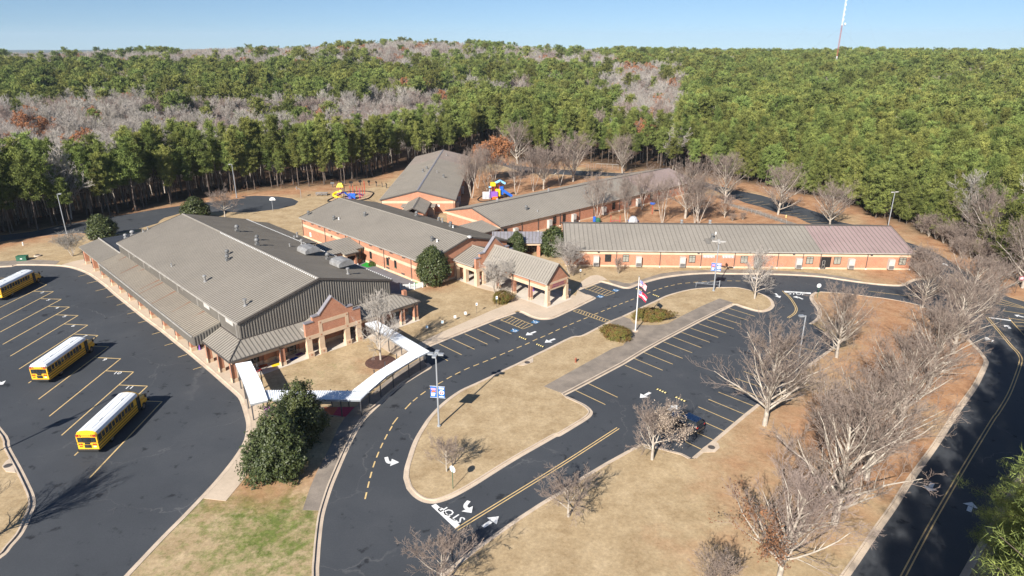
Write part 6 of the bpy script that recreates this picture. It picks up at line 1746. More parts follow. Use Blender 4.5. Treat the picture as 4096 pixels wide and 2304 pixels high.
# the rest of the woods: one object each for pines and hardwoods, instancing the same trees
def forest(name, label, idx, sets):
    idx = np.array(idx)
    me = bpy.data.meshes.new(name)
    me.vertices.add(len(idx)); me.vertices.foreach_set('co', np.column_stack([PX[idx], PY[idx], PZ[idx]]).astype(np.float32).ravel())
    for nm, ty, v in (('kind', 'INT', rng.integers(0, len(sets), len(idx)).astype(np.int32)), ('turn', 'FLOAT', rng.uniform(0, 6.28, len(idx)).astype(np.float32)), ('size', 'FLOAT', SCL[idx].astype(np.float32))):
        a = me.attributes.new(nm, ty, 'POINT'); a.data.foreach_set('value', v)
    ob = bpy.data.objects.new(name, me); COL.objects.link(ob)
    tag(ob, label, 'woodland', None, 'stuff')
    pc = bpy.data.collections.new(name + '_kinds')
    for k, ms in enumerate(sets):
        # trunk, crown and leaves of one tree joined in one mesh
        Vs, Fs, mi, mats = [], [], [], []
        me2 = bpy.data.meshes.new('tree_kind')
        o = 0; vv = []; ff = []; mm = []
        for part in ms:
            if part is None: continue
            co = np.empty(len(part.vertices) * 3, np.float32); part.vertices.foreach_get('co', co)
            li = np.empty(len(part.loops), np.int32); part.loops.foreach_get('vertex_index', li)
            ls = np.empty(len(part.polygons), np.int32); part.polygons.foreach_get('loop_total', ls)
            vv.append(co); ff.append((li + o, ls)); mm.append(np.full(len(part.polygons), len(mats), np.int32)); mats.append(part.materials[0]); o += len(part.vertices)
        co = np.concatenate(vv); li = np.concatenate([f[0] for f in ff]); ls = np.concatenate([f[1] for f in ff])
        me2.vertices.add(len(co) // 3); me2.vertices.foreach_set('co', co)
        me2.loops.add(len(li)); me2.loops.foreach_set('vertex_index', li)
        me2.polygons.add(len(ls)); me2.polygons.foreach_set('loop_start', np.concatenate([[0], np.cumsum(ls)[:-1]]).astype(np.int32)); me2.polygons.foreach_set('loop_total', ls)
        for q in mats: me2.materials.append(q)
        me2.polygons.foreach_set('material_index', np.concatenate(mm)); me2.update(calc_edges=True)
        pc.objects.link(bpy.data.objects.new('tree_kind_%d' % k, me2))
    ng = bpy.data.node_groups.new(name, 'GeometryNodeTree')
    ng.interface.new_socket('Geometry', in_out='INPUT', socket_type='NodeSocketGeometry'); ng.interface.new_socket('Geometry', in_out='OUTPUT', socket_type='NodeSocketGeometry')
    gi = ng.nodes.new('NodeGroupInput'); go = ng.nodes.new('NodeGroupOutput')
    ip = ng.nodes.new('GeometryNodeInstanceOnPoints'); ci = ng.nodes.new('GeometryNodeCollectionInfo')
    ci.inputs['Collection'].default_value = pc; ci.inputs['Separate Children'].default_value = True; ci.inputs['Reset Children'].default_value = True
    def na(nm, ty):
        q = ng.nodes.new('GeometryNodeInputNamedAttribute'); q.data_type = ty; q.inputs['Name'].default_value = nm
        return q.outputs['Attribute']
    cb = ng.nodes.new('ShaderNodeCombineXYZ')
    ip.inputs['Pick Instance'].default_value = True
    ng.links.new(na('turn', 'FLOAT'), cb.inputs[2])
    e2r = ng.nodes.new('FunctionNodeEulerToRotation'); ng.links.new(cb.outputs[0], e2r.inputs[0])
    ng.links.new(gi.outputs[0], ip.inputs['Points']); ng.links.new(ci.outputs[0], ip.inputs['Instance']); ng.links.new(na('kind', 'INT'), ip.inputs['Instance Index'])
    ng.links.new(e2r.outputs[0], ip.inputs['Rotation']); ng.links.new(na('size', 'FLOAT'), ip.inputs['Scale'])
    ng.links.new(ip.outputs[0], go.inputs[0])
    md = ob.modifiers.new('trees', 'NODES'); md.node_group = ng
    return ob
rest = [i for i in range(len(PX)) if i not in ind]
forest('pine_forest', 'green pine woods rolling to the skyline behind the school', [i for i in rest if not ISB[i] and (PD[i] < 300)], [p + (None,) for p in pinesN]) if any(PD[i] < 300 for i in rest) else None
forest('far_pine_forest', 'distant pine woods up to the ridge', [i for i in rest if not ISB[i] and PD[i] >= 300], [p + (None,) for p in pinesF])
forest('hardwood_forest', 'grey and reddish leafless hardwoods among the pines', [i for i in rest if ISB[i]], bareF + bareR + bareF + bareF[:2] + bareR + bareO[:1])
print('TREES', len(PX), ISB.sum(), len(nearP), len(nearB))
# scrub along the shaded foot of the pine stand
u_ = np.random.default_rng(5)
m_ = (PE < 5) & (UU > -40) & (UU < 1500)
C_ = np.column_stack([PX[m_] + u_.normal(0, 1.2, m_.sum()), PY[m_] + u_.normal(0, 1, m_.sum()), PZ[m_] + .5])
V_, F_ = clump_faces(np.repeat(C_, 3, 0), 8, .9, .05, .9, u_, .6)
so2 = bpy.data.objects.new('undergrowth', mesh_np('undergrowth', V_, F_, ['leaf_brown'])); COL.objects.link(so2); tag(so2, 'brown scrub along the foot of the pine stands', 'undergrowth', None, 'stuff')

# pines on the right hand road: the near one leans into the picture, the others shade the road from outside it
nearpine = [pine_meshes(301, 15, .25, 3.2, .6, 7, 6, 110, .36, .014, False, 'pine_near'), pine_meshes(302, 19, .5, 3.6, .8, 7, 5, 90, .36, .016, False, 'pine_near')]
tree('pine_tree', nearpine[0], (42.3, 44.6), 'bright near pine at the bottom right corner beside the road', 'tree', 13, 15, .5, None, 1.25, 0)
for k, (x_, y_, h_) in enumerate([(19.4, 16.3, 24), (24.7, 22.6, 24), (30.4, 29.3, 24), (38.4, 36.2, 23.5), (46.6, 45, 24), (54.2, 52.6, 24), (58.8, 59.6, 24), (66.8, 65.8, 24), (75, 73, 23), (84, 80, 22), (27.5, 18, 23), (34, 27, 21), (41, 35.5, 19), (48.5, 42.5, 20), (56, 49, 21), (64, 56, 22), (72, 63, 22), (47, 36, 18), (55, 43, 19), (63, 50, 20), (33, 19, 22), (30, 24, 22), (36, 31.5, 22), (42.5, 39, 22), (50.5, 46.5, 23), (58, 54, 23), (66, 61, 23), (74, 68, 23), (23, 13, 24), (80, 74, 24), (61, 45, 22), (69, 52, 22)]):
    tree('pine_tree', nearpine[1], (x_, y_), 'roadside pine right of the picture, seen by its shadow on the road', 'tree', h_, 19, k * 1.3, 'roadside pines shading the road', .85, 0)

# ------------------------------------------------------------ school buses
def make_bus(label, cap, pos, rz):
    o = thing('school_bus', label, 'bus', pos, rz, 'school buses in the numbered bays')
    L0, L1, HW = -5.8, 3.55, 1.2
    mb = MB()
    sec = [(-HW, .55), (-HW, 2.52), (-1.1, 2.66), (1.1, 2.66), (HW, 2.52), (HW, .55)]
    mb.hull([(L0, y, z) for y, z in sec], [(L1, y, z) for y, z in sec])
    mb.build('body', 'bus_yellow', o, bevel=.04)
    rf = MB()
    def rs(x, k=1.0, dz=0.0): return [(x, y * k, 2.5 + (z - 2.5) * k + dz) for y, z in ((-1.215, 2.5), (-1.2, 2.62), (-1.05, 2.84), (-.7, 2.98), (0, 3.04), (.7, 2.98), (1.05, 2.84), (1.2, 2.62), (1.215, 2.5))]
    rings = [rs(L0 - .01, .97, -.12), rs(L0 + .25), rs(L1 - .35), rs(L1 + .02, .97, -.1)]
    for i in range(3): rf.hull(rings[i], rings[i + 1], 1 if i != 1 else 0)
    ro = rf.build('roof', ['bus_white', cap], o)
    ht = MB()
    for x in (-3.2, 1.4): ht.box(x - .35, x + .35, -.35, .35, 3.0, 3.09)
    ht.box(-5.2, 3, -.42, -.40, 2.995, 3.045); ht.box(-5.2, 3, .40, .42, 2.995, 3.045)
    ht.build('roof_hatch', 'bus_white', ro)
    hd = MB()
    hd.hull([(3.5, -1.0, .7), (3.5, 1.0, .7), (3.5, 1.0, 1.72), (3.5, .6, 1.85), (3.5, -.6, 1.85), (3.5, -1.0, 1.72)], [(5.55, -.82, .75), (5.55, .82, .75), (5.55, .8, 1.35), (5.55, .5, 1.5), (5.55, -.5, 1.5), (5.55, -.8, 1.35)])
    for y in (-1, 1): hd.hull([(3.6, y * .8, .6), (3.6, y * 1.18, .6), (3.6, y * 1.18, 1.25), (3.6, y * .8, 1.3)][::y], [(5.2, y * .8, .75), (5.2, y * 1.12, .75), (5.2, y * 1.12, 1.2), (5.2, y * .8, 1.25)][::y])
    ho = hd.build('hood', 'bus_yellow', o, bevel=.06)
    ws = MB(); ws.box(L1, L1 + .05, -1.05, 1.05, 1.75, 2.45); ws.build('windscreen', 'glass', o)
    gr = MB(); gr.box(5.53, 5.6, -.5, .5, .85, 1.35); gr.build('grille', 'black', ho)
    for y in (-.66, .66): h = MB(); h.box(5.53, 5.6, y - .13, y + .13, 1.0, 1.22); h.build('headlight', 'bus_white', ho)
    for k in range(12):
        x = L0 + .55 + k * .7
        for y in (-1, 1):
            if y < 0 and k == 11: continue
            f = MB(); f.box(x - .32, x + .32, *sorted((y * 1.2, y * 1.215)), 1.62, 2.42); fo = f.build('window', 'bus_yellow' if k % 3 else 'trim', o)
            p = MB(); p.box(x - .27, x + .27, *sorted((y * 1.216, y * 1.225)), 1.68, 2.37); p.build('pane', 'glass', fo)
    dr = MB(); dr.box(2.75, 3.5, -1.235, -1.2, .6, 2.4); do = dr.build('door', 'black', o)
    for x in (2.93, 3.31): p = MB(); p.box(x - .14, x + .14, -1.25, -1.236, .8, 2.3); p.build('pane', 'glass', do)
    for z in (.78, 1.13, 1.5):
        for y in (-1, 1):
            r = MB(); r.box(L0, 2.7 if y < 0 else 3.5, *sorted((y * 1.2, y * 1.23)), z - .05, z + .05); r.build('rub_rail', 'black', o)
    bp = MB(); bp.box(L0 - .22, L0, -1.2, 1.2, .45, .72); bp.build('bumper', 'black', o, bevel=.03)
    bp = MB(); bp.box(5.55, 5.75, -1.15, 1.15, .5, .78); bp.build('bumper', 'black', o, bevel=.03)
    X = L0 - .012
    for y0, y1, z0, z1 in ((-1.0, -.52, 1.68, 2.2), (.52, 1.0, 1.68, 2.2), (-.38, .38, 1.65, 2.22), (-.34, .34, .92, 1.22), (-.25, .25, 1.38, 1.5)):
        w = MB(); w.box(X - .02, X, y0 - .05, y1 + .05, z0 - .05, z1 + .05); wo = w.build('rear_window', 'black', o)
        p = MB(); p.box(X - .03, X - .021, y0, y1, z0, z1); p.build('pane', 'glass', wo)
    sg = MB(); sg.box(X - .02, X, -.56, .56, 2.36, 2.62); so_ = sg.build('sign_board', 'amber' if 0 else 'bus_yellow', o)
    tx = MB(); put_text(tx, 'SCHOOL BUS', .2, (X - .026, 0, 2.49), (0, -1, 0), (0, 0, 1)); tx.build('lettering', 'black', so_)
    for y, m in ((-.98, 'red'), (-.72, 'amber'), (.72, 'amber'), (.98, 'red')):
        l = MB(); l.tube((X, y, 2.47), (X - .05, y, 2.47), .12, n=10); l.box(X - .01, X, y - .16, y + .16, 2.32, 2.63, 1); l.build('warning_light', [m, 'black'], o)
    for y in (-1, 1):
        for dy, m in ((.0, 'red'), (.24, 'red')):
            l = MB(); l.tube((X, y * (.68 + dy), 1.36), (X - .04, y * (.68 + dy), 1.36), .1, n=10); l.build('tail_light', m, o)
        l = MB(); l.box(X - .02, X, y * .8 - .16, y * .8 + .16, .98, 1.12); l.build('reflector', 'red' if y > 0 else 'paint', o)
    rs_ = MB(); rs_.box(X - .015, X, -1.18, 1.18, 1.24, 1.28); rs_.box(X - .015, X, -1.18, 1.18, 1.54, 1.58); rs_.build('rub_rail', 'black', o)
    for x in (-3.2, 4.15):
        for y in (-1, 1):
            t = MB(); t.tube((x, y * .78 if x < 0 else y * .86, .5), (x, y * 1.17, .5), .5, n=18); to = t.build('wheel', 'rubber', o)
            r = MB(); r.tube((x, y * 1.171, .5), (x, y * 1.19, .5), .27, n=12); r.build('rim', 'hvac_dark', to)
    ua = MB(); ua.box(L0 + .3, 3.5, -.9, .9, .42, .58); ua.build('chassis', 'black', o)
    for y in (-1, 1):
        m_ = MB(); m_.path([(3.6, y * 1.1, 2.2), (4.3, y * 1.55, 2.25), (4.3, y * 1.55, 1.75)], .025, 5); m_.box(4.24, 4.34, y * 1.55 - .12, y * 1.55 + .12, 1.75, 2.25); m_.path([(5.2, y * .9, 1.3), (5.6, y * 1.2, 1.75)], .02, 5); m_.lathe([(.02, -.12), (.13, -.05), (.13, .05), (.02, .12)], (5.6, y * 1.2, 1.8), 8)
        m_.build('mirror', 'black', o)
    return o
rzb = R(90.5)
bd = Vector((math.cos(rzb), math.sin(rzb), 0))
def busat(p): q = Vector(p) + bd * 6.0; return (q.x, q.y, 0)
make_bus('school bus with yellow roof ends parked nearest, beside bay 11', 'bus_yellow', busat(X6(762, 1318, .4)), rzb)
make_bus('school bus with an all white roof parked in the middle, by bay 9', 'bus_white', busat(X6(262, 590, .4)), rzb)
q1 = Vector(at(8.3, 1197, .45)) + Vector((-bd.y, bd.x, 0)) * 1.2
make_bus('school bus cut by the left picture edge, furthest back in the bays', 'bus_white', busat(q1), rzb)

# ------------------------------------------------------------ black crossover car
hdg = (Vector(Z8(585, 1188)) - Vector(Z8(925, 1340))).normalized()
rzc = math.atan2(hdg.y, hdg.x)
wp_ = Vector(X5(625, 455)); cc = wp_ + hdg * 1.32 + Vector((hdg.y, -hdg.x, 0)) * .80
car = thing('parked_car', 'black crossover car parked in the near stalls, half behind the tan leaved tree', 'car', (cc.x, cc.y, 0), rzc)
mb = MB()
def ring(x, hw, z0, z1, sh=.06): return [(x, -hw + sh, z0), (x, hw - sh, z0), (x, hw, z0 + .25), (x, hw, z1 - .2), (x, hw - .08, z1), (x, -hw + .08, z1), (x, -hw, z1 - .2), (x, -hw, z0 + .25)]
R_ = [ring(-2.22, .74, .45, .95), ring(-2.1, .86, .3, 1.08), ring(-1.2, .92, .26, 1.1), ring(.6, .92, .24, 1.05), ring(1.5, .9, .26, .98), ring(2.05, .82, .32, .86), ring(2.22, .66, .42, .72)]
for i in range(len(R_) - 1): mb.hull(R_[i], R_[i + 1])
mb.build('body', 'car', car, bevel=.02, smooth=False)
cb = MB()
def rg2(x, hw, z): return [(x, -hw, z), (x, hw, z)]
lo = [(-2.05, -.78, 1.05), (-2.05, .78, 1.05), (1.0, .8, 1.03), (1.0, -.8, 1.03)]; hi = [(-1.72, -.62, 1.55), (-1.72, .62, 1.55), (.15, .62, 1.58), (.15, -.62, 1.58)]
cb.hull(lo, hi); cab = cb.build('cabin', 'glass', car)
rf = MB(); rf.hull([(-1.85, -.64, 1.53), (-1.85, .64, 1.53), (.2, .64, 1.56), (.2, -.64, 1.56)], [(-1.6, -.56, 1.63), (-1.6, .56, 1.63), (0, .54, 1.66), (0, -.54, 1.66)]); rf.build('roof', 'car_roof', car, bevel=.03)
for y in (-1, 1):
    for a, b in (((.98, .8, 1.03), (.15, .63, 1.58)), ((-.55, .81, 1.05), (-.6, .63, 1.57)), ((-1.6, .79, 1.05), (-1.5, .62, 1.56)), ((-2.05, .77, 1.05), (-1.72, .61, 1.55))):
        p = MB(); p.tube((a[0], a[1] * y, a[2]), (b[0], b[1] * y, b[2]), .05, n=6); p.build('pillar', 'car', car)
    for x in (-1.32, 1.36):
        t = MB(); t.tube((x, y * .68, .34), (x, y * .93, .34), .35, n=20); to = t.build('wheel', 'rubber', car)
        r = MB(); r.tube((x, y * .925, .34), (x, y * .945, .34), .2, n=14); r.build('rim', 'alloy', to)
        a = MB(); a.lathe([(.001, -.01), (.001, .01)], (0, 0, 0), 3) if False else a.tube((x, y * .88, .36), (x, y * .925, .36), .42, n=20); a.build('wheel_arch', 'trim', car)
    l = MB(); l.box(-2.2, -2.02, *sorted((y * .52, y * .84)), .86, 1.0); l.build('tail_light', 'red', car)
    l = MB(); l.box(2.05, 2.2, *sorted((y * .4, y * .7)), .66, .78); l.build('headlight', 'paint', car)
    m_ = MB(); m_.box(.62, .8, *sorted((y * .88, y * 1.08)), 1.0, 1.16); m_.build('mirror', 'car', car)
bp = MB(); bp.box(-2.27, -2.15, -.7, .7, .35, .6); bp.build('bumper', 'trim', car)

# ------------------------------------------------------------ lamp posts
def banner(o, sgn, side):
    b = MB(); x0, x1 = sorted((sgn * .12, sgn * .88)); y0 = -.012; y1 = .012
    b.box(x0, x1, y0, y1, 4.05, 5.55); bo = b.build('banner', 'banner', o)
    r = MB()
    for z in (4.03, 5.57): r.tube((0, 0, z), (sgn * .95, 0, z), .022, n=5)
    r.build('banner_arm', 'paint', o)
    xc = (x0 + x1) / 2
    for f in (-1, 1):
        Y = f * .014
        sx = Vector((-f, 0, 0))
        d = MB()
        if side:       # round seal with a profile head
            d.add([(xc + .33 * math.cos(t), Y, 4.75 + .33 * math.sin(t)) for t in np.linspace(0, 6.283, 25)[:-1]], [tuple(range(24))], 0)
            d.add([(xc + .22 * math.cos(t), Y * 1.25, 4.75 + .22 * math.sin(t)) for t in np.linspace(0, 6.283, 21)[:-1]], [tuple(range(20))], 1)
            d.add([(xc + a * .15, Y * 1.5, 4.75 + b_ * .15) for a, b_ in ((-.6, .7), (0, 1), (.6, .8), (.9, .1), (.4, -.3), (.3, -1), (-.1, -1), (-.2, -.3), (-.8, 0))], [tuple(range(9))], 0)
            for z, h in ((5.38, .06), (5.26, .045), (4.2, .05)): d.box(xc - .32, xc + .32, min(Y, Y * 1.2), max(Y, Y * 1.2), z - h, z + h, 0)
        else:
            d.box(xc - .3, xc + .3, min(Y, Y * 1.2), max(Y, Y * 1.2), 5.05, 5.32, 2)
            d.hull([(xc - .3, Y, 4.75), (xc + .3, Y, 4.8), (xc + .2, Y, 5.0), (xc - .1, Y, 5.02)], [(xc - .3, Y * 1.3, 4.75), (xc + .3, Y * 1.3, 4.8), (xc + .2, Y * 1.3, 5.0), (xc - .1, Y * 1.3, 5.02)], 3)
            for z in (4.62, 4.5, 4.38, 4.26): d.box(xc - .3, xc + .28 - (4.7 - z) * .3, min(Y, Y * 1.2), max(Y, Y * 1.2), z - .04, z + .04, 0)
        d.build('print', ['banner_white', 'banner_red', 'banner_pink', 'orange'], bo)
def lamp(p, label, H=9.8, heads=4, rz=0.0, ban=False, sh='box'):
    o = thing('lamp_post', label, 'street lamp', (p[0], p[1], .1), rz, 'lamp posts of the school grounds')
    b = MB(); b.lathe([(.24, 0), (.24, .18), (.16, .22)], n=10); b.build('base', 'pole', o)
    b = MB(); b.tube((0, 0, .1), (0, 0, H), .125, .085, 10); b.build('pole', 'pole', o)
    for k in range(heads):
        a = 2 * math.pi * k / max(heads, 1)
        d = Vector((math.cos(a), math.sin(a), 0)); n_ = Vector((-d.y, d.x, 0))
        h = MB(); h.tube((0, 0, H), tuple(d * .35 + Vector((0, 0, H))), .04, n=6)
        if sh == 'box':
            q = [d * .3 + n_ * .24, d * .95 + n_ * .24, d * .95 - n_ * .24, d * .3 - n_ * .24]; lo = [(v.x, v.y, H - .1) for v in q]
            h.hull(lo, [(v.x * 1.0, v.y * 1.0, H + .1) for v in q])
        else:
            q = [d * (.72 + .55 * math.cos(t)) + n_ * .27 * math.sin(t) for t in np.linspace(0, 6.283, 15)[:-1]]
            h.hull([(v.x, v.y, H - .06) for v in q], [(v.x * .98, v.y * .98, H + .08) for v in q])
        ho = h.build('lamp_head', 'pole' if sh == 'box' else 'hvac', o)
        g = MB(); c_ = d * .65; g.box(c_.x - .18, c_.x + .18, c_.y - .18, c_.y + .18, H - .125, H - .1); g.build('lens', 'banner_white', ho)
    if ban: banner(o, -1, 0); banner(o, 1, 1)
    return o
lamp(Z7(365, 1305), 'nearest lamp post with four box heads and two blue banners on the loop island', 9.9, 4, R(-8), True)
lamp(Z4(1995, 855), 'lamp post with four oval heads and two blue banners before the front wing', 9.8, 4, R(-12), True, 'oval')
lamp(Z8(1590, 865), 'single headed lamp post at the car park edge among big bare trees', 9.7, 1, R(186))
lamp(Y8(627, 790), 'single headed lamp post by the back drive left of the gym', 10, 1, R(10))
lamp(Y8(2218, 450), 'single headed lamp post at the pine stand behind the gym', 10.1, 1, R(175))
lamp(Z5(1403, 880), 'lamp post against the pine edge beyond the mauve roof end', 9.0, 2, R(20), False, 'oval')
lamp(X4(468, 300), 'lamp post at the wood edge right of the orange tree', 8.9, 2, R(10), False, 'oval')
lamp(W7(1220, 160), 'lamp post by the rear drive over the end of the diagonal roof', 7.6, 1, R(200))
tp = Vector(X6(1080, 722)); Ls = 9.8 / math.tan(R(SUN_EL))
lamp((tp.x - Ls * math.sin(R(SHADOW_AZ)), tp.y - Ls * math.cos(R(SHADOW_AZ)), 0), 'lamp post left of the picture whose long shadow crosses the bus bays', 9.8, 2, R(20), True)

# ------------------------------------------------------------ flags
fp = thing('flagpole', 'tall white flagpole on the concrete walk between two clipped shrubs', 'flagpole', Z4(1265, 1225, .15))
b = MB(); b.lathe([(.5, 0), (.5, .08), (.12, .1)], n=12); b.build('base', 'concrete', fp)
b = MB(); b.tube((0, 0, 0), (0, 0, 9.35), .1, .05, 10); b.build('pole', 'white', fp)
b = MB(); b.lathe([(.02, 0), (.1, .06), (.1, .14), (.02, .2)], (0, 0, 9.35), 10); b.build('finial', 'galv', fp)
b = MB(); b.tube((.14, -.02, 1.2), (.14, -.02, 9.2), .008, n=4); b.build('halyard', 'pole', fp)
def flag(name, label, z0, h, L_, cols):
    o = thing(name, label, 'flag', (fp.location[0], fp.location[1], 0))
    nx, nz_ = 16, 13
    parts = {}
    def pos(i, k):
        s = i / nx * L_; t = k / nz_
        droop = .62 * s * (.5 + .5 * s / L_)
        return (.14 + s * .72 * (1 - .16 * t), -.05 - .1 * s + .10 * math.sin(s * 6 + t * 2.5), z0 - droop - h * t * (1 - .12 * s / L_))
    for i in range(nx):
        for k in range(nz_):
            m = cols(i / nx, k / nz_, k)
            parts.setdefault(m, []).append([pos(i, k), pos(i + 1, k), pos(i + 1, k + 1), pos(i, k + 1)])
    for m, qs in parts.items():
        mb = MB()
        for q in qs: mb.hull(q, [(p[0], p[1] + .008, p[2]) for p in q])
        mb.build({'flag_red': 'red_stripe', 'white': 'white_stripe', 'flag_blue': 'canton'}[m], m, o)
    st = MB()
    for j in range(9):
        i, k = 1 + (j % 3) * 2, 1 + (j // 3) * 2
        p = pos(i, k); st.box(p[0] - .05, p[0] + .05, p[1] - .012, p[1] - .004, p[2] - .05, p[2] + .05)
    st.build('star', 'white', o)
flag('flag', 'striped national flag with starred blue corner flying uppermost on the flagpole', 9.05, 1.0, 1.6, lambda s, t, k: 'flag_blue' if s < .42 and t < .53 else ('flag_red' if k % 2 == 0 else 'white'))
flag('flag', 'red white red state flag with blue corner flying below the striped one', 7.35, 1.15, 1.9, lambda s, t, k: 'flag_blue' if s < .30 and t < .5 else ('white' if .33 < t < .66 else 'flag_red'))

# ------------------------------------------------------------ road signs and small lawn signs
def octo(r, c, n=8): return [(c[0] + r * math.cos(2 * math.pi * (i + .5) / n), c[1], c[2] + r * math.sin(2 * math.pi * (i + .5) / n)) for i in range(n)]
def stop(p, label, rz, H=2.75):
    o = thing('stop_sign', label, 'road sign', (p[0], p[1], .1), rz, 'stop signs')
    b = MB(); b.box(-.03, .03, -.02, .02, 0, H); b.build('post', 'green' if rz else 'pole', o)
    b = MB(); b.hull(octo(.42, (0, .02, H - .3)), [(x, .035, z) for x, y, z in octo(.42, (0, .02, H - .3))]); bo = b.build('plate', 'bus_white', o)
    f = MB(); f.hull([(x, .0351, z) for x, y, z in octo(.39, (0, 0, H - .3))], [(x, .04, z) for x, y, z in octo(.39, (0, 0, H - .3))], 0); put_text(f, 'STOP', .28, (0, .043, H - .3), (-1, 0, 0), (0, 0, 1), 1); f.build('face', ['flag_red', 'white'], bo)
    return o
stop(Y3(493, 645), 'stop sign seen from behind at the near tip of the loop island', R(-40))
stop(X2(1217, 185), 'stop sign seen from behind at the lawn corner by the front wing', R(3), 2.7)
def lawn_sign(p, label, H, w, h, rz=0, tilt=0):
    o = thing('small_sign', label, 'sign', (p[0], p[1], .12), rz, 'small signs on the front lawn')
    o.rotation_euler = (0, tilt, rz)
    b = MB(); b.box(-.025, .025, -.02, .02, 0, H); b.build('post', 'trim', o)
    b = MB(); b.box(-w / 2, w / 2, -.035, -.021, H - h, H); bo = b.build('plate', 'white', o)
    b = MB(); b.box(-w * .3, w * .3, -.042, -.036, H - h * .75, H - h * .3, 0); b.build('symbol', 'play_sky' if H < 1.4 else 'blue', bo)
for p, l, H, w, h, t in ((Z7(253, 408), 'small white lawn sign nearest the covered walk', .95, .42, .55, 0), (Z7(393, 362), 'small white lawn sign second from the covered walk', .95, .42, .55, .1), (Z7(515, 312), 'small white lawn sign third along the sidewalk', .9, .42, .5, 0), (Z7(620, 280), 'tilted small white lawn sign fourth along the sidewalk', 1.0, .42, .55, -.2),
                         (Z7(718, 248), 'taller accessible parking sign on the front lawn', 2.0, .34, .5, 0), (Z7(905, 188), 'accessible parking sign standing before the round portico shrub', 2.1, .34, .6, 0), (Z4(750, 735), 'accessible parking sign beyond the portico by the front wing', 1.9, .34, .5, 0)):
    lawn_sign(p, l, H, w, h, R(12), t)

# ------------------------------------------------------------ speed bumps
for a, b_, l in ((Z7(1108, 457), Z7(1189, 489), 'striped speed bump in the parking row lane of the drive'), (Z7(1270, 526), Z7(1350, 558), 'striped speed bump in the island side lane of the drive'), (Z8(290, 944), Z8(396, 991), 'striped speed bump in the car park nearer the island'), (Z8(465, 1019), Z8(576, 1069), 'striped speed bump in the car park nearer the black car'), (Z4(1425, 881), Z4(1496, 908), 'striped speed bump right of the flags'), (Z4(1268, 826), Z4(1335, 848), 'striped speed bump behind the flagpole')):
    a, b_ = Vector(a), Vector(b_); c_ = (a + b_) / 2; d = b_ - a
    o = thing('speed_bump', l, 'speed bump', (c_.x, c_.y, .008), math.atan2(d.y, d.x), 'striped rubber speed bumps')
    Ln = d.length; n_ = 9
    k_ = MB(); y_ = MB()
    for i in range(n_):
        x0, x1 = -Ln / 2 + Ln * i / n_, -Ln / 2 + Ln * (i + 1) / n_
        pr_ = [(-.17, 0), (.17, 0), (.1, .06), (-.1, .06)]
        (k_ if i % 2 == 0 else y_).hull([(x0, y, z) for y, z in pr_][::-1], [(x1, y, z) for y, z in pr_][::-1])
    k_.build('rubber_block', 'rubber', o); y_.build('yellow_block', 'hydrant_yellow', o)

# ------------------------------------------------------------ hydrants, utility box, gate, tables
def hydrant(p, m, label):
    o = thing('fire_hydrant', label, 'hydrant', (p[0], p[1], .12), .4)
    b = MB(); b.lathe([(.17, 0), (.17, .05), (.12, .08), (.12, .5), (.16, .52), (.15, .62), (.08, .72), (.03, .78)], n=12); b.build('barrel', m, o)
    for a in (0, 2.1, -2.1): b = MB(); b.tube((0, 0, .42), (.2 * math.cos(a), .2 * math.sin(a), .42), .06, n=8); b.build('outlet', m, o)
hydrant(Z7(1642, 705), 'hydrant', 'rusty red fire hydrant on the loop island grass')
hydrant(X1(948, 607), 'hydrant_yellow', 'yellow fire hydrant beside the rear parking strip')
hydrant(Y8(219, 897), 'paint', 'white fire hydrant on the grass left of the gym')
ub = thing('utility_box', 'green transformer box on the grass behind the furthest bus', 'utility box', Y8(215, 1033, .12), .2)
b = MB(); b.box(-1.0, 1.0, -.6, .6, 0, .95); b.build('cabinet', 'green', ub, bevel=.04); b = MB(); b.box(-1.04, 1.04, -.64, .64, .95, 1.05); b.build('lid', 'turf' if 0 else 'green', ub); b = MB(); b.box(-.2, .2, -.62, -.605, .4, .6); b.build('label_plate', 'white', ub)
mh = thing('manhole', 'raised concrete manhole ring on the grass beside the green box', 'manhole', Y8(352, 995, .12))
b = MB(); b.lathe([(.7, 0), (.7, .25), (.55, .3)], n=16); b.build('ring', 'kerb', mh); b = MB(); b.lathe([(.45, .3), (.45, .34), (.1, .35)], n=14); b.build('cover', 'trim', mh)
gt = thing('barrier_gate', 'grey metal swing gate at the kerb by the bannered lamp post', 'gate', Z4(2048, 822, .1), R(176))
b = MB(); b.tube((0, 0, 0), (0, 0, 1.5), .09, n=8); b.build('post', 'pole', gt)
b = MB(); b.path([(0, 0, 1.3), (4.6, 0, .95)], .03, 6); b.path([(0, 0, .6), (4.6, 0, .9)], .03, 6)
for x in (1, 2, 3): b.path([(x, 0, 1.3 - x * .076), (x + .4, 0, .63 + x * .06)], .02, 5)
b.build('arm', 'pole', gt); b = MB(); b.tube((4.4, 0, 0), (4.4, 0, .95), .04, n=6); b.build('rest_post', 'pole', gt)
pt = thing('picnic_table', 'grey slatted table and benches on the playground field', 'table', Z3(450, 540, .1), .1)
b = MB(); b.box(-2.2, 1.4, -.8, .8, .72, .8); b.build('table_top', 'wood', pt)
for y in (-1.2, 1.2): b = MB(); b.box(-2.2, 1.4, y - .2, y + .2, .42, .48); b.build('bench', 'wood', pt)
for x in (-1.9, -.4, 1.1): b = MB(); b.box(x - .05, x + .05, -1.2, 1.2, .36, .42); b.box(x - .05, x + .05, -.5, -.4, 0, .72); b.box(x - .05, x + .05, .4, .5, 0, .72); b.build('frame', 'wood', pt)
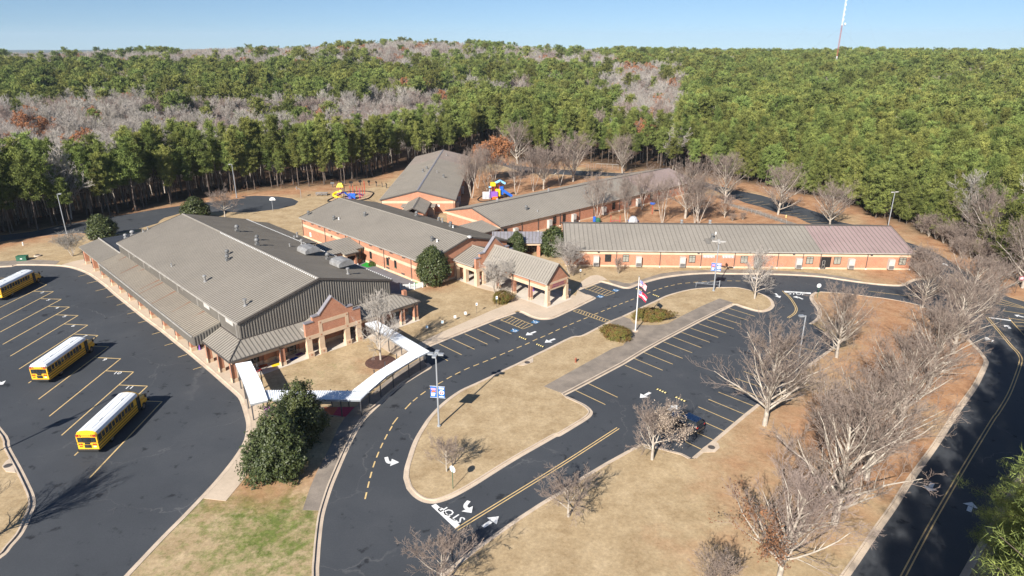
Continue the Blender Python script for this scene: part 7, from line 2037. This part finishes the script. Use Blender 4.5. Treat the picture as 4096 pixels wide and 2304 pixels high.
for i, (p, l) in enumerate(((W8(172, 285), 'dark fitness post at the pine edge behind the yellow slide'), (W8(385, 270), 'dark fitness post half hidden behind the yellow roofed tower'), (W8(590, 265), 'dark fitness post above the middle of the play equipment'), (W8(793, 238), 'dark fitness post above the climbing net'), (W8(990, 245), 'dark fitness post just right of the net mast'), (W8(1153, 262), 'dark fitness post third from the furthest wing'), (W8(1284, 278), 'dark fitness post second from the furthest wing'), (W8(1381, 303), 'dark fitness post nearest the furthest wing'))):
    o = thing('fitness_post', l, 'exercise station', (p[0], p[1], .1), .3 * i, 'fitness posts along the field edge')
    b = MB(); b.box(-.12, .12, -.12, .12, 0, 1.3); b.build('post', 'trim', o); b = MB(); b.hull([(-.6, -.15, 1.1), (.6, -.15, 1.1), (.6, .15, 1.7), (-.6, .15, 1.7)], [(-.6, -.1, 1.05), (.6, -.1, 1.05), (.6, .2, 1.65), (-.6, .2, 1.65)]); b.build('panel', 'black', o)
def hoop(p, rz, label):
    o = thing('basketball_hoop', label, 'basketball hoop', (p[0], p[1], .1), rz, 'basketball hoops of the round court')
    b = MB(); b.path([(0, 0, 0), (0, 0, 2.6), (.5, 0, 3.0), (1.0, 0, 3.1)], .06, 8); b.build('post', 'pole', o)
    b = MB(); f = [(1.02, -.75 * 1, 2.75)] + [(1.02, .8 * math.cos(t), 2.9 + .75 * math.sin(t)) for t in np.linspace(math.pi, 0, 9)] + [(1.02, .75, 2.75)]; b.hull(f, [(1.06, y, z) for x, y, z in f]); b.build('backboard', 'white', o)
    b = MB(); ring_ = [(1.3 + .23 * math.cos(t), .23 * math.sin(t), 2.95) for t in np.linspace(0, 6.283, 13)]; b.path(ring_, .02, 5); b.build('rim', 'orange', o)
hoop(Z2(1852, 105), R(100), 'basketball hoop at the near side of the round court')
hoop(Z3(245, 570), R(190), 'basketball hoop on the grass at the right end of the round court')

# ------------------------------------------------------------ playgrounds
def post(o, x, y, h, m, r=.07, name='post'):
    b = MB(); b.tube((x, y, 0), (x, y, h), r, n=8); b.build(name, m, o)
p0 = W8(430, 545)
k_ = 1 / 18.0
pg = thing('play_structure', 'climbing frame with yellow spiral slide and blue nets on the left playground', 'playground', (p0[0], p0[1], .15), 0)
def W8l(x, y, z=0): q = W8(x, y, z); return (q[0] - p0[0], q[1] - p0[1], z)
for (x, y, h, m) in ((318, 545, 3.6, 'play_pink'), (425, 540, 4.2, 'rubber'), (455, 540, 4.2, 'rubber'), (365, 520, 3.4, 'red'), (552, 545, 2.6, 'play_pink'), (576, 470, 3.0, 'red'), (636, 500, 3.4, 'red'), (668, 490, 2.2, 'red'), (780, 540, 3.1, 'play_pink'), (798, 525, 3.0, 'play_pink'), (848, 490, 2.9, 'red'), (718, 420, 2.2, 'red'), (895, 440, 4.2, 'red'), (596, 555, 2.0, 'play_purple'), (660, 550, 2.0, 'play_purple')):
    q = W8l(x, y); post(pg, q[0], q[1], h, m, .08)
q = W8l(372, 535)
b = MB(); b.hull([(q[0] - 1.1, q[1] - 1, 3.6), (q[0] + 1.1, q[1] - 1, 3.6), (q[0] + 1.1, q[1] + 1, 3.6), (q[0] - 1.1, q[1] + 1, 3.6)], [(q[0] - .5, q[1] - .3, 4.7), (q[0] + .5, q[1] - .3, 4.7), (q[0] + .5, q[1] + .3, 4.7), (q[0] - .5, q[1] + .3, 4.7)]); b.build('roof', 'play_yellow', pg)
b = MB(); b.box(q[0] - 1, q[0] + 1, q[1] - 1, q[1] + 1, 1.75, 1.9); b.build('deck', 'play_purple', pg)
b = MB(); pts = [(q[0] - .6 + 1.1 * math.cos(t) - .25, q[1] - 1.4 + 1.0 * math.sin(t), 2.6 - 2.2 * (t + .2) / 6.6) for t in np.linspace(-.2, 6.4, 15)]; b.path(pts, .36, 8); b.build('spiral_slide', 'play_yellow', pg)
a1, a2 = Vector((q[0] + 1, q[1], 1.85)), Vector(W8l(600, 540, 1.1)); b = MB(); nn_ = Vector((0, .55, 0)); b.hull([tuple(a1 + nn_), tuple(a1 - nn_), tuple(a2 - nn_), tuple(a2 + nn_)], [(v.x, v.y, v.z + .14) for v in (a1 + nn_, a1 - nn_, a2 - nn_, a2 + nn_)]); b.build('bridge', 'play_blue', pg)
b = MB(); w = Vector(W8l(628, 545)); b.box(w.x - 1, w.x + 1, w.y - 1, w.y + 1, 1.0, 1.15); b.box(w.x - 1, w.x + 1, w.y - 1.1, w.y - 1, .3, 1.9); b.build('platform', 'play_blue', pg)
b = MB(); b.path([W8l(552, 545, 2.4), W8l(596, 555, 1.9), W8l(660, 550, 1.9)], .05, 6); b.path([W8l(780, 540, 2.9), W8l(848, 490, 2.8), W8l(895, 440, 2.6)], .05, 6); b.path([W8l(718, 420, 2.1), W8l(848, 490, 1.2)], .05, 6); b.build('rail', 'play_pink', pg)
nb_ = MB()
A, B2_, C_2 = Vector(W8l(895, 440, 4.1)), Vector(W8l(718, 420, 2.0)), Vector(W8l(848, 490, .6))
for t in np.linspace(0, 1, 9):
    nb_.tube(tuple(A.lerp(B2_, t)), tuple(A.lerp(B2_, t).lerp(C_2, .8)), .025, n=4); nb_.tube(tuple(A.lerp(C_2, t)), tuple(A.lerp(C_2, t).lerp(B2_, .8)), .025, n=4)
D1, D2 = Vector(W8l(455, 520, 2.9)), Vector(W8l(565, 470, 2.2))
for t in np.linspace(0, 1, 8): nb_.tube(tuple(D1.lerp(D2, t)), tuple(D1.lerp(D2, t) + Vector((.2, -.4, -1.1))), .025, n=4)
for t in (0, .33, .66, 1): nb_.tube(tuple(D1 + Vector((.2, -.4, -1.1)) * t), tuple(D2 + Vector((.2, -.4, -1.1)) * t), .025, n=4)
nb_.build('climbing_net', 'play_purple', pg)
edge = spline([W8(70, 595), W8(120, 560), W8(270, 495), W8(420, 410), W8(700, 385), W8(920, 383), W8(1040, 400), W8(1080, 425), W8(1040, 480), W8(960, 545), W8(800, 580), W8(500, 600), W8(140, 612)], 3, True)
mb = MB(); mb.add([(x, y, .14) for x, y in edge], [tuple(range(len(edge)))]); struct(mb, 'play_surface', 'sand')
mb = MB(); ribbon(mb, edge, offset(edge, .3, True), .15, .15, 0, True); ribbon(mb, edge, edge, .42, .12, 0, True); ribbon(mb, offset(edge, .18, True), edge, .42, .42, 0, True); ribbon(mb, offset(edge, .18, True), offset(edge, .18, True), .1, .42, 0, True)
tag(mb.build('play_border', 'rubber'), 'black rubber border around the left playground surface', 'border')
p1 = W3(1040, 365)
p2 = thing('play_structure', 'small play tower with blue slide and yellow panel behind the diagonal roof', 'playground', (p1[0], p1[1], .15), 0)
def W3l(x, y, z=0): q = W3(x, y, z); return (q[0] - p1[0], q[1] - p1[1], z)
for (x, y, h, m) in ((967, 370, 3.2, 'rubber'), (985, 365, 4.6, 'red'), (1022, 365, 4.6, 'red'), (1052, 360, 4.4, 'red'), (1092, 355, 4.2, 'red'), (1112, 345, 4.3, 'red'), (1135, 342, 3.5, 'play_blue')):
    q = W3l(x, y); post(p2, q[0], q[1], h, m, .1)
def panel(o, c_, hx, hz, m, name, th=.06, rz=0, tilt=0):
    b = MB(); v = [(-hx, -th, -hz), (hx, -th, -hz), (hx, th, -hz), (-hx, th, -hz), (-hx, -th, hz), (hx, -th, hz), (hx, th, hz), (-hx, th, hz)]
    cr, sr_ = math.cos(rz), math.sin(rz); ct, st_ = math.cos(tilt), math.sin(tilt)
    v2 = []
    for x, y, z in v:
        y, z = y * ct - z * st_, y * st_ + z * ct; x, z = x * cr - z * sr_, x * sr_ + z * cr
        v2.append((c_[0] + x, c_[1] + y, c_[2] + z))
    b.add(v2, [(0, 3, 2, 1), (4, 5, 6, 7), (0, 1, 5, 4), (1, 2, 6, 5), (2, 3, 7, 6), (3, 0, 4, 7)]); b.build(name, m, o, bevel=.03)
q = W3l(1073, 362); panel(p2, (q[0], q[1] - .1, 2.0), .72, 1.1, 'play_yellow', 'panel')
q = W3l(1003, 365); panel(p2, (q[0], q[1], 4.6), .75, .55, 'play_yellow', 'roof', .5); panel(p2, (q[0] + .2, q[1] + .3, 1.5), 1.2, .9, 'play_purple', 'deck_wall', .8); panel(p2, (q[0] + .6, q[1] - .6, .55), .8, .4, 'orange', 'step', .3)
q = W3l(1055, 360); panel(p2, (q[0], q[1], 5.1), 1.05, .28, 'play_sky', 'shade', .35, .45)
q = W3l(1140, 345); panel(p2, (q[0], q[1], 4.9), 1.05, .28, 'play_sky', 'shade', .35, -.5)
q = W3l(965, 360); panel(p2, (q[0], q[1], 3.7), .5, .18, 'play_sky', 'shade', .25, .3); panel(p2, (q[0] - 1.4, q[1] - .1, 1.1), 1.0, 1.1, 'play_grey', 'climbing_wall', .35, 0, -.25); panel(p2, (q[0] - .2, q[1], 1.5), .45, 1.5, 'play_grey', 'climbing_wall', .3, -.2)
q = W3l(1125, 350); b = MB(); b.path([(q[0], q[1], 3.4), (q[0] + .3, q[1], 2.6), (q[0] + 1.6, q[1] - .2, 1.7), (q[0] + 3.2, q[1] - .3, .7)], .42, 9); b.build('slide', 'play_blue', p2); panel(p2, (q[0], q[1], 2.4), .6, 1.2, 'play_blue', 'tower', .5)
ln_ = W3(840, 390); mb = MB(); e2 = spline([W3(965, 250), W3(850, 310), W3(780, 355), W3(775, 380), W3(860, 400), W3(1200, 360)], 4); ribbon(mb, e2, offset(e2, .25), .35, .35); ribbon(mb, e2, e2, .1, .35); ribbon(mb, offset(e2, .25), offset(e2, .25), .35, .1); tag(mb.build('play_border', 'rubber'), 'dark curved border beside the small play tower', 'border')
sp_ = thing('sand_toy', 'blue bowl on a red post in the rear courtyard', 'play equipment', X9(505, 138, .1))
post(sp_, 0, 0, 2.7, 'red', .06); b = MB(); b.lathe([(.3, 2.6), (.75, 2.9), (.8, 3.15), (.3, 3.2)], n=14); b.build('bowl', 'play_blue', sp_)
lb_ = thing('climbing_bars', 'low red climbing bars behind the front wing ridge', 'play equipment', X9(148, 222, .1))
for x in (-1.2, 1.2): post(lb_, x, 0, 2.0, 'red', .06)
b = MB(); b.path([(-1.2, 0, .3), (0, 0, .7), (1.2, 0, .5)], .05, 6); b.build('bar', 'play_pink', lb_)
rk = thing('climbing_rock', 'grey striped climbing rock at the foot of a white clump behind the front wing', 'play equipment', X9(320, 222, .1))
b = MB(); b.lathe([(1.3, 0), (1.25, .8), (.9, 1.5), (.4, 1.8)], n=9); b.build('shell', 'play_grey', rk); b = MB(); b.box(-1.35, 1.35, -.08, .08, .5, .7); b.build('hold', 'play_blue', rk)
wf = thing('spring_rider', 'small blue and green spring rider behind the corner of the front wing', 'play equipment', W3(2520, 700, .1))
b = MB(); b.lathe([(.25, 0), (.25, .35)], n=8); b.build('spring', 'rubber', wf); b = MB(); b.box(-.9, -.3, -.3, .3, .3, 1.6); b.build('side', 'play_blue', wf); b = MB(); b.lathe([(.7, .3), (.75, .9), (.3, 1.3)], (.4, 0, 0), 10); b.build('seat', 'green', wf)
sb = thing('floor_box', 'flat white box on the ground under a heat pump of the diagonal wing', 'box', W3(2095, 695, .1), R(42))
b = MB(); b.box(-.9, .9, -.5, .5, 0, .5); b.build('case', 'white', sb); b = MB(); b.box(-.95, .95, -.55, .55, .5, .6); b.build('lid', 'paint', sb)

# ------------------------------------------------------------ fences
pf = thing('picket_fence', 'white picket fence closing the yard between gym and classroom block', 'fence', (*W1(1760, 1395)[:2], .1))
F = [Vector(W1(*p)) for p in ((1555, 1405), (1690, 1402), (1760, 1397), (1880, 1367), (1965, 1340))]; o0 = Vector(W1(1760, 1395))
for i in range(len(F) - 1):
    a, b_ = F[i] - o0, F[i + 1] - o0; n_ = int((b_ - a).length / .16)
    mb = MB()
    for k in range(n_):
        c_ = a.lerp(b_, (k + .5) / n_); mb.box(c_.x - .04, c_.x + .04, c_.y - .03, c_.y + .03, .1, 1.15)
    for z in (.3, .95):
        d = (b_ - a).normalized(); n2 = Vector((-d.y, d.x, 0)) * .03; lo = [a + n2, a - n2, b_ - n2, b_ + n2]; mb.hull([(v.x, v.y, z) for v in lo], [(v.x, v.y, z + .09) for v in lo])
    mb.build('panel', 'white', pf)
for v in F:
    mb = MB(); mb.box(v.x - o0.x - .09, v.x - o0.x + .09, v.y - o0.y - .09, v.y - o0.y + .09, 0, 1.4); mb.build('post', 'white', pf)
def chain(label, pts, H, nposts, mesh=True):
    o0 = Vector(pts[0]); o = thing('chain_link_fence', label, 'fence', (o0.x, o0.y, .1))
    P = [Vector(p) - o0 for p in pts]
    tot = 0
    for i in range(len(P) - 1):
        a, b_ = P[i], P[i + 1]; n_ = max(1, nposts // (len(P) - 1))
        for k in range(n_ + (i == len(P) - 2)):
            c_ = a.lerp(b_, k / n_); post(o, c_.x, c_.y, H, 'galv', .05)
        r = MB(); r.path([(a.x, a.y, H), (b_.x, b_.y, H)], .035, 5); r.path([(a.x, a.y, .08), (b_.x, b_.y, .08)], .02, 4); r.path([(a.x, a.y, H * .5), (b_.x, b_.y, H * .5)], .02, 4); r.build('rail', 'galv', o)
        w = MB(); L_ = (b_ - a).length; nn_ = int(L_ / .5)
        for k in range(nn_):
            c_, e = a.lerp(b_, k / nn_), a.lerp(b_, (k + 1) / nn_)
            w.tube((c_.x, c_.y, .1), (e.x, e.y, H), .008, n=3); w.tube((e.x, e.y, .1), (c_.x, c_.y, H), .008, n=3)
        w.build('wire_mesh', 'galv', o)
chain('galvanised fence by the dark gap in the pines beyond the rear drive', [X4(1090, 375), X4(1180, 366), X4(1390, 375)], 1.9, 8)
chain('low chain link fence along the rear footpath behind the front wing', [X1(490, 528), X1(700, 590), X1(950, 672)], 1.3, 10)
fpth = MB(); P = [X1(400, 480), X1(500, 510), X1(650, 550), X1(800, 600), X1(950, 650), X1(1080, 690)]; strip(fpth, P, 2.4, .15); struct(fpth, 'footpath', 'concrete_old')

# ------------------------------------------------------------ things by the gym canopy, and under the portico
for p, m, l in ((Z1(1845, 940), 'turf', 'green cone beside the end pier of the bus canopy'), (Z1(1870, 938), 'play_purple', 'purple cone beside the end pier of the bus canopy')):
    o = thing('traffic_cone', l, 'cone', (p[0], p[1], .16)); b = MB(); b.box(-.2, .2, -.2, .2, 0, .04); b.build('foot', m, o); b = MB(); b.lathe([(.17, .04), (.04, .85), (.03, .9)], n=10); b.build('body', m, o)
tb = thing('litter_bin', 'black litter bin behind the two cones', 'bin', Z1(1868, 912, .16)); b = MB(); b.lathe([(.25, 0), (.3, .8)], n=10); b.build('drum', 'rubber', tb); b = MB(); b.lathe([(.32, .8), (.3, .95), (.1, 1.05)], n=10); b.build('lid', 'black', tb)
tb = thing('litter_bin', 'grey litter bin against the right front column of the portico', 'bin', W4(2255, 1190, .17)); b = MB(); b.lathe([(.28, 0), (.33, .85)], n=12); b.build('drum', 'galv', tb); b = MB(); b.lathe([(.35, .85), (.33, 1.0), (.1, 1.12)], n=12); b.build('lid', 'banner_white', tb)
tb = thing('litter_bin', 'purple litter bin beside the second portico column', 'bin', W4(1635, 1130, .17)); b = MB(); b.lathe([(.3, 0), (.34, .95)], n=12); b.build('drum', 'play_purple', tb); b = MB(); b.lathe([(.35, .95), (.3, 1.1), (.1, 1.15)], n=12); b.build('lid', 'paint', tb)
bn = thing('bench', 'red bench under the portico by the stepped gable columns', 'bench', W4(728, 935, .17), TH); b = MB(); b.box(-.8, .8, -.22, .22, .42, .48); b.build('seat', 'red', bn); b = MB(); b.box(-.8, .8, .18, .24, .5, .95); b.build('backrest', 'red', bn)
for x in (-.65, .65): b = MB(); b.box(x - .04, x + .04, -.2, .2, 0, .42); b.build('leg', 'black', bn)
pn = thing('yard_flag', 'pink and white yard flag on a thin post at the right picture edge', 'flag', X3(838, 662, .1)); post(pn, 0, 0, 3.4, 'trim', .04); b = MB(); b.box(.05, .95, -.02, .02, 2.6, 3.35, 0); b.box(.2, .8, -.025, -.02, 2.8, 3.2, 1); b.build('cloth', ['play_pink', 'white'], pn)
mr_ = thing('mulch_ring', 'dark mulch ring round the upright bare tree', 'mulch', (*Z6(1690, 705)[:2], .1)); M['mulch'] = mat('mulch', (.12, .06, .045), (.07, .038, .03), 3, .95)
b = MB(); b.lathe([(2.3, .03), (2.0, .1), (.6, .16), (.1, .17)], n=20); b.build('mound', 'mulch', mr_)

# ------------------------------------------------------------ radio mast far off on the right
td = ray(2102 / .62891, 165 / .62891); tl = math.hypot(td[0], td[1]); D_ = 700.0
tx_, ty_ = td[0] / tl * D_, td[1] / tl * D_
zb_ = CAM_H + td[2] / tl * D_ - 14
mast = thing('radio_mast', 'slender red and white lattice radio mast rising above the woods', 'mast', (tx_, ty_, zb_), .3)
HT = 100; hw = .5
secs = [(0, 22, 'white'), (22, 48, 'tower_red'), (48, 74, 'white'), (74, 100, 'tower_red')]
for z0, z1, m in secs:
    b = MB(); cs = [(hw * math.cos(t), hw * math.sin(t)) for t in (.5, 2.6, 4.7)]
    for i in range(3):
        b.tube((*cs[i], z0), (*cs[i], z1), .12, n=5)
        z = z0; f = True
        while z < z1 - .1:
            e = min(z + 2.2, z1); p, q = cs[i], cs[(i + 1) % 3]
            b.tube((*(p if f else q), z), (*(q if f else p), e), .06, n=4); z = e; f = not f
    b.build('lattice_section', m, mast)
for z, a in ((49, .2),): b = MB(); b.tube((hw + .3, -1.6, z), (hw + 1.1, -1.9, z), 1.1, n=14); b.build('dish', 'white', mast)
for z in (53, 57, 61, 65, 69): b = MB(); b.box(hw, hw + .6, -.3, .3, z - .7, z + .7); b.build('antenna', 'white', mast)
for a in (0, 2.1, 4.2):
    for z in (46, 95):
        b = MB(); b.tube((0, 0, z), (62 * math.cos(a), 62 * math.sin(a), 0), .035, n=3); b.build('guy_wire', 'pole', mast)

# ------------------------------------------------------------ far ridge line on the horizon
hz = MB(); hz.box(-12500, 12500, -500, 9800, -63.5, 150)
hzm = bpy.data.materials.new('haze'); hzm.use_nodes = True; hzn = hzm.node_tree; hzn.nodes.clear()
hv = hzn.nodes.new('ShaderNodeVolumePrincipled'); hv.inputs['Color'].default_value = (0.70, 0.86, 1.0, 1); hv.inputs['Density'].default_value = 0.00006; hv.inputs['Anisotropy'].default_value = 0.0
ho_ = hzn.nodes.new('ShaderNodeOutputMaterial'); hzn.links.new(hv.outputs[0], ho_.inputs['Volume'])
M['haze'] = hzm
tag(hz.build('haze', 'haze'), 'thin blue winter haze over the woods', 'haze', None, 'stuff')
hm = MB()
V, Fc = [], []
azs = np.linspace(-.95, .95, 90); hh = -56 + 22 * vnoise(azs * 400, azs * 0 + 3, 60, 8)
for i, a in enumerate(azs):
    for dd, zf in ((6200, -60), (7600, 1), (8900, 1.05), (9500, -61)):
        z = hh[i] if zf > 0 else zf
        V.append((dd * math.sin(a), dd * math.cos(a), z))
for i in range(len(azs) - 1):
    for k in range(3): o = i * 4 + k; Fc.append((o, o + 4, o + 5, o + 1))
hm.add(V, Fc)
M['hills'] = mat('far_woods', (.07, .08, .05), (.05, .055, .04), .01, .95)
struct(hm, 'hills', 'hills', True)
gp = MB(); gp.poly([(-12000, -300, -62), (12000, -300, -62), (12000, 9300, -62), (-12000, 9300, -62)]); struct(gp, 'plain', 'hills')
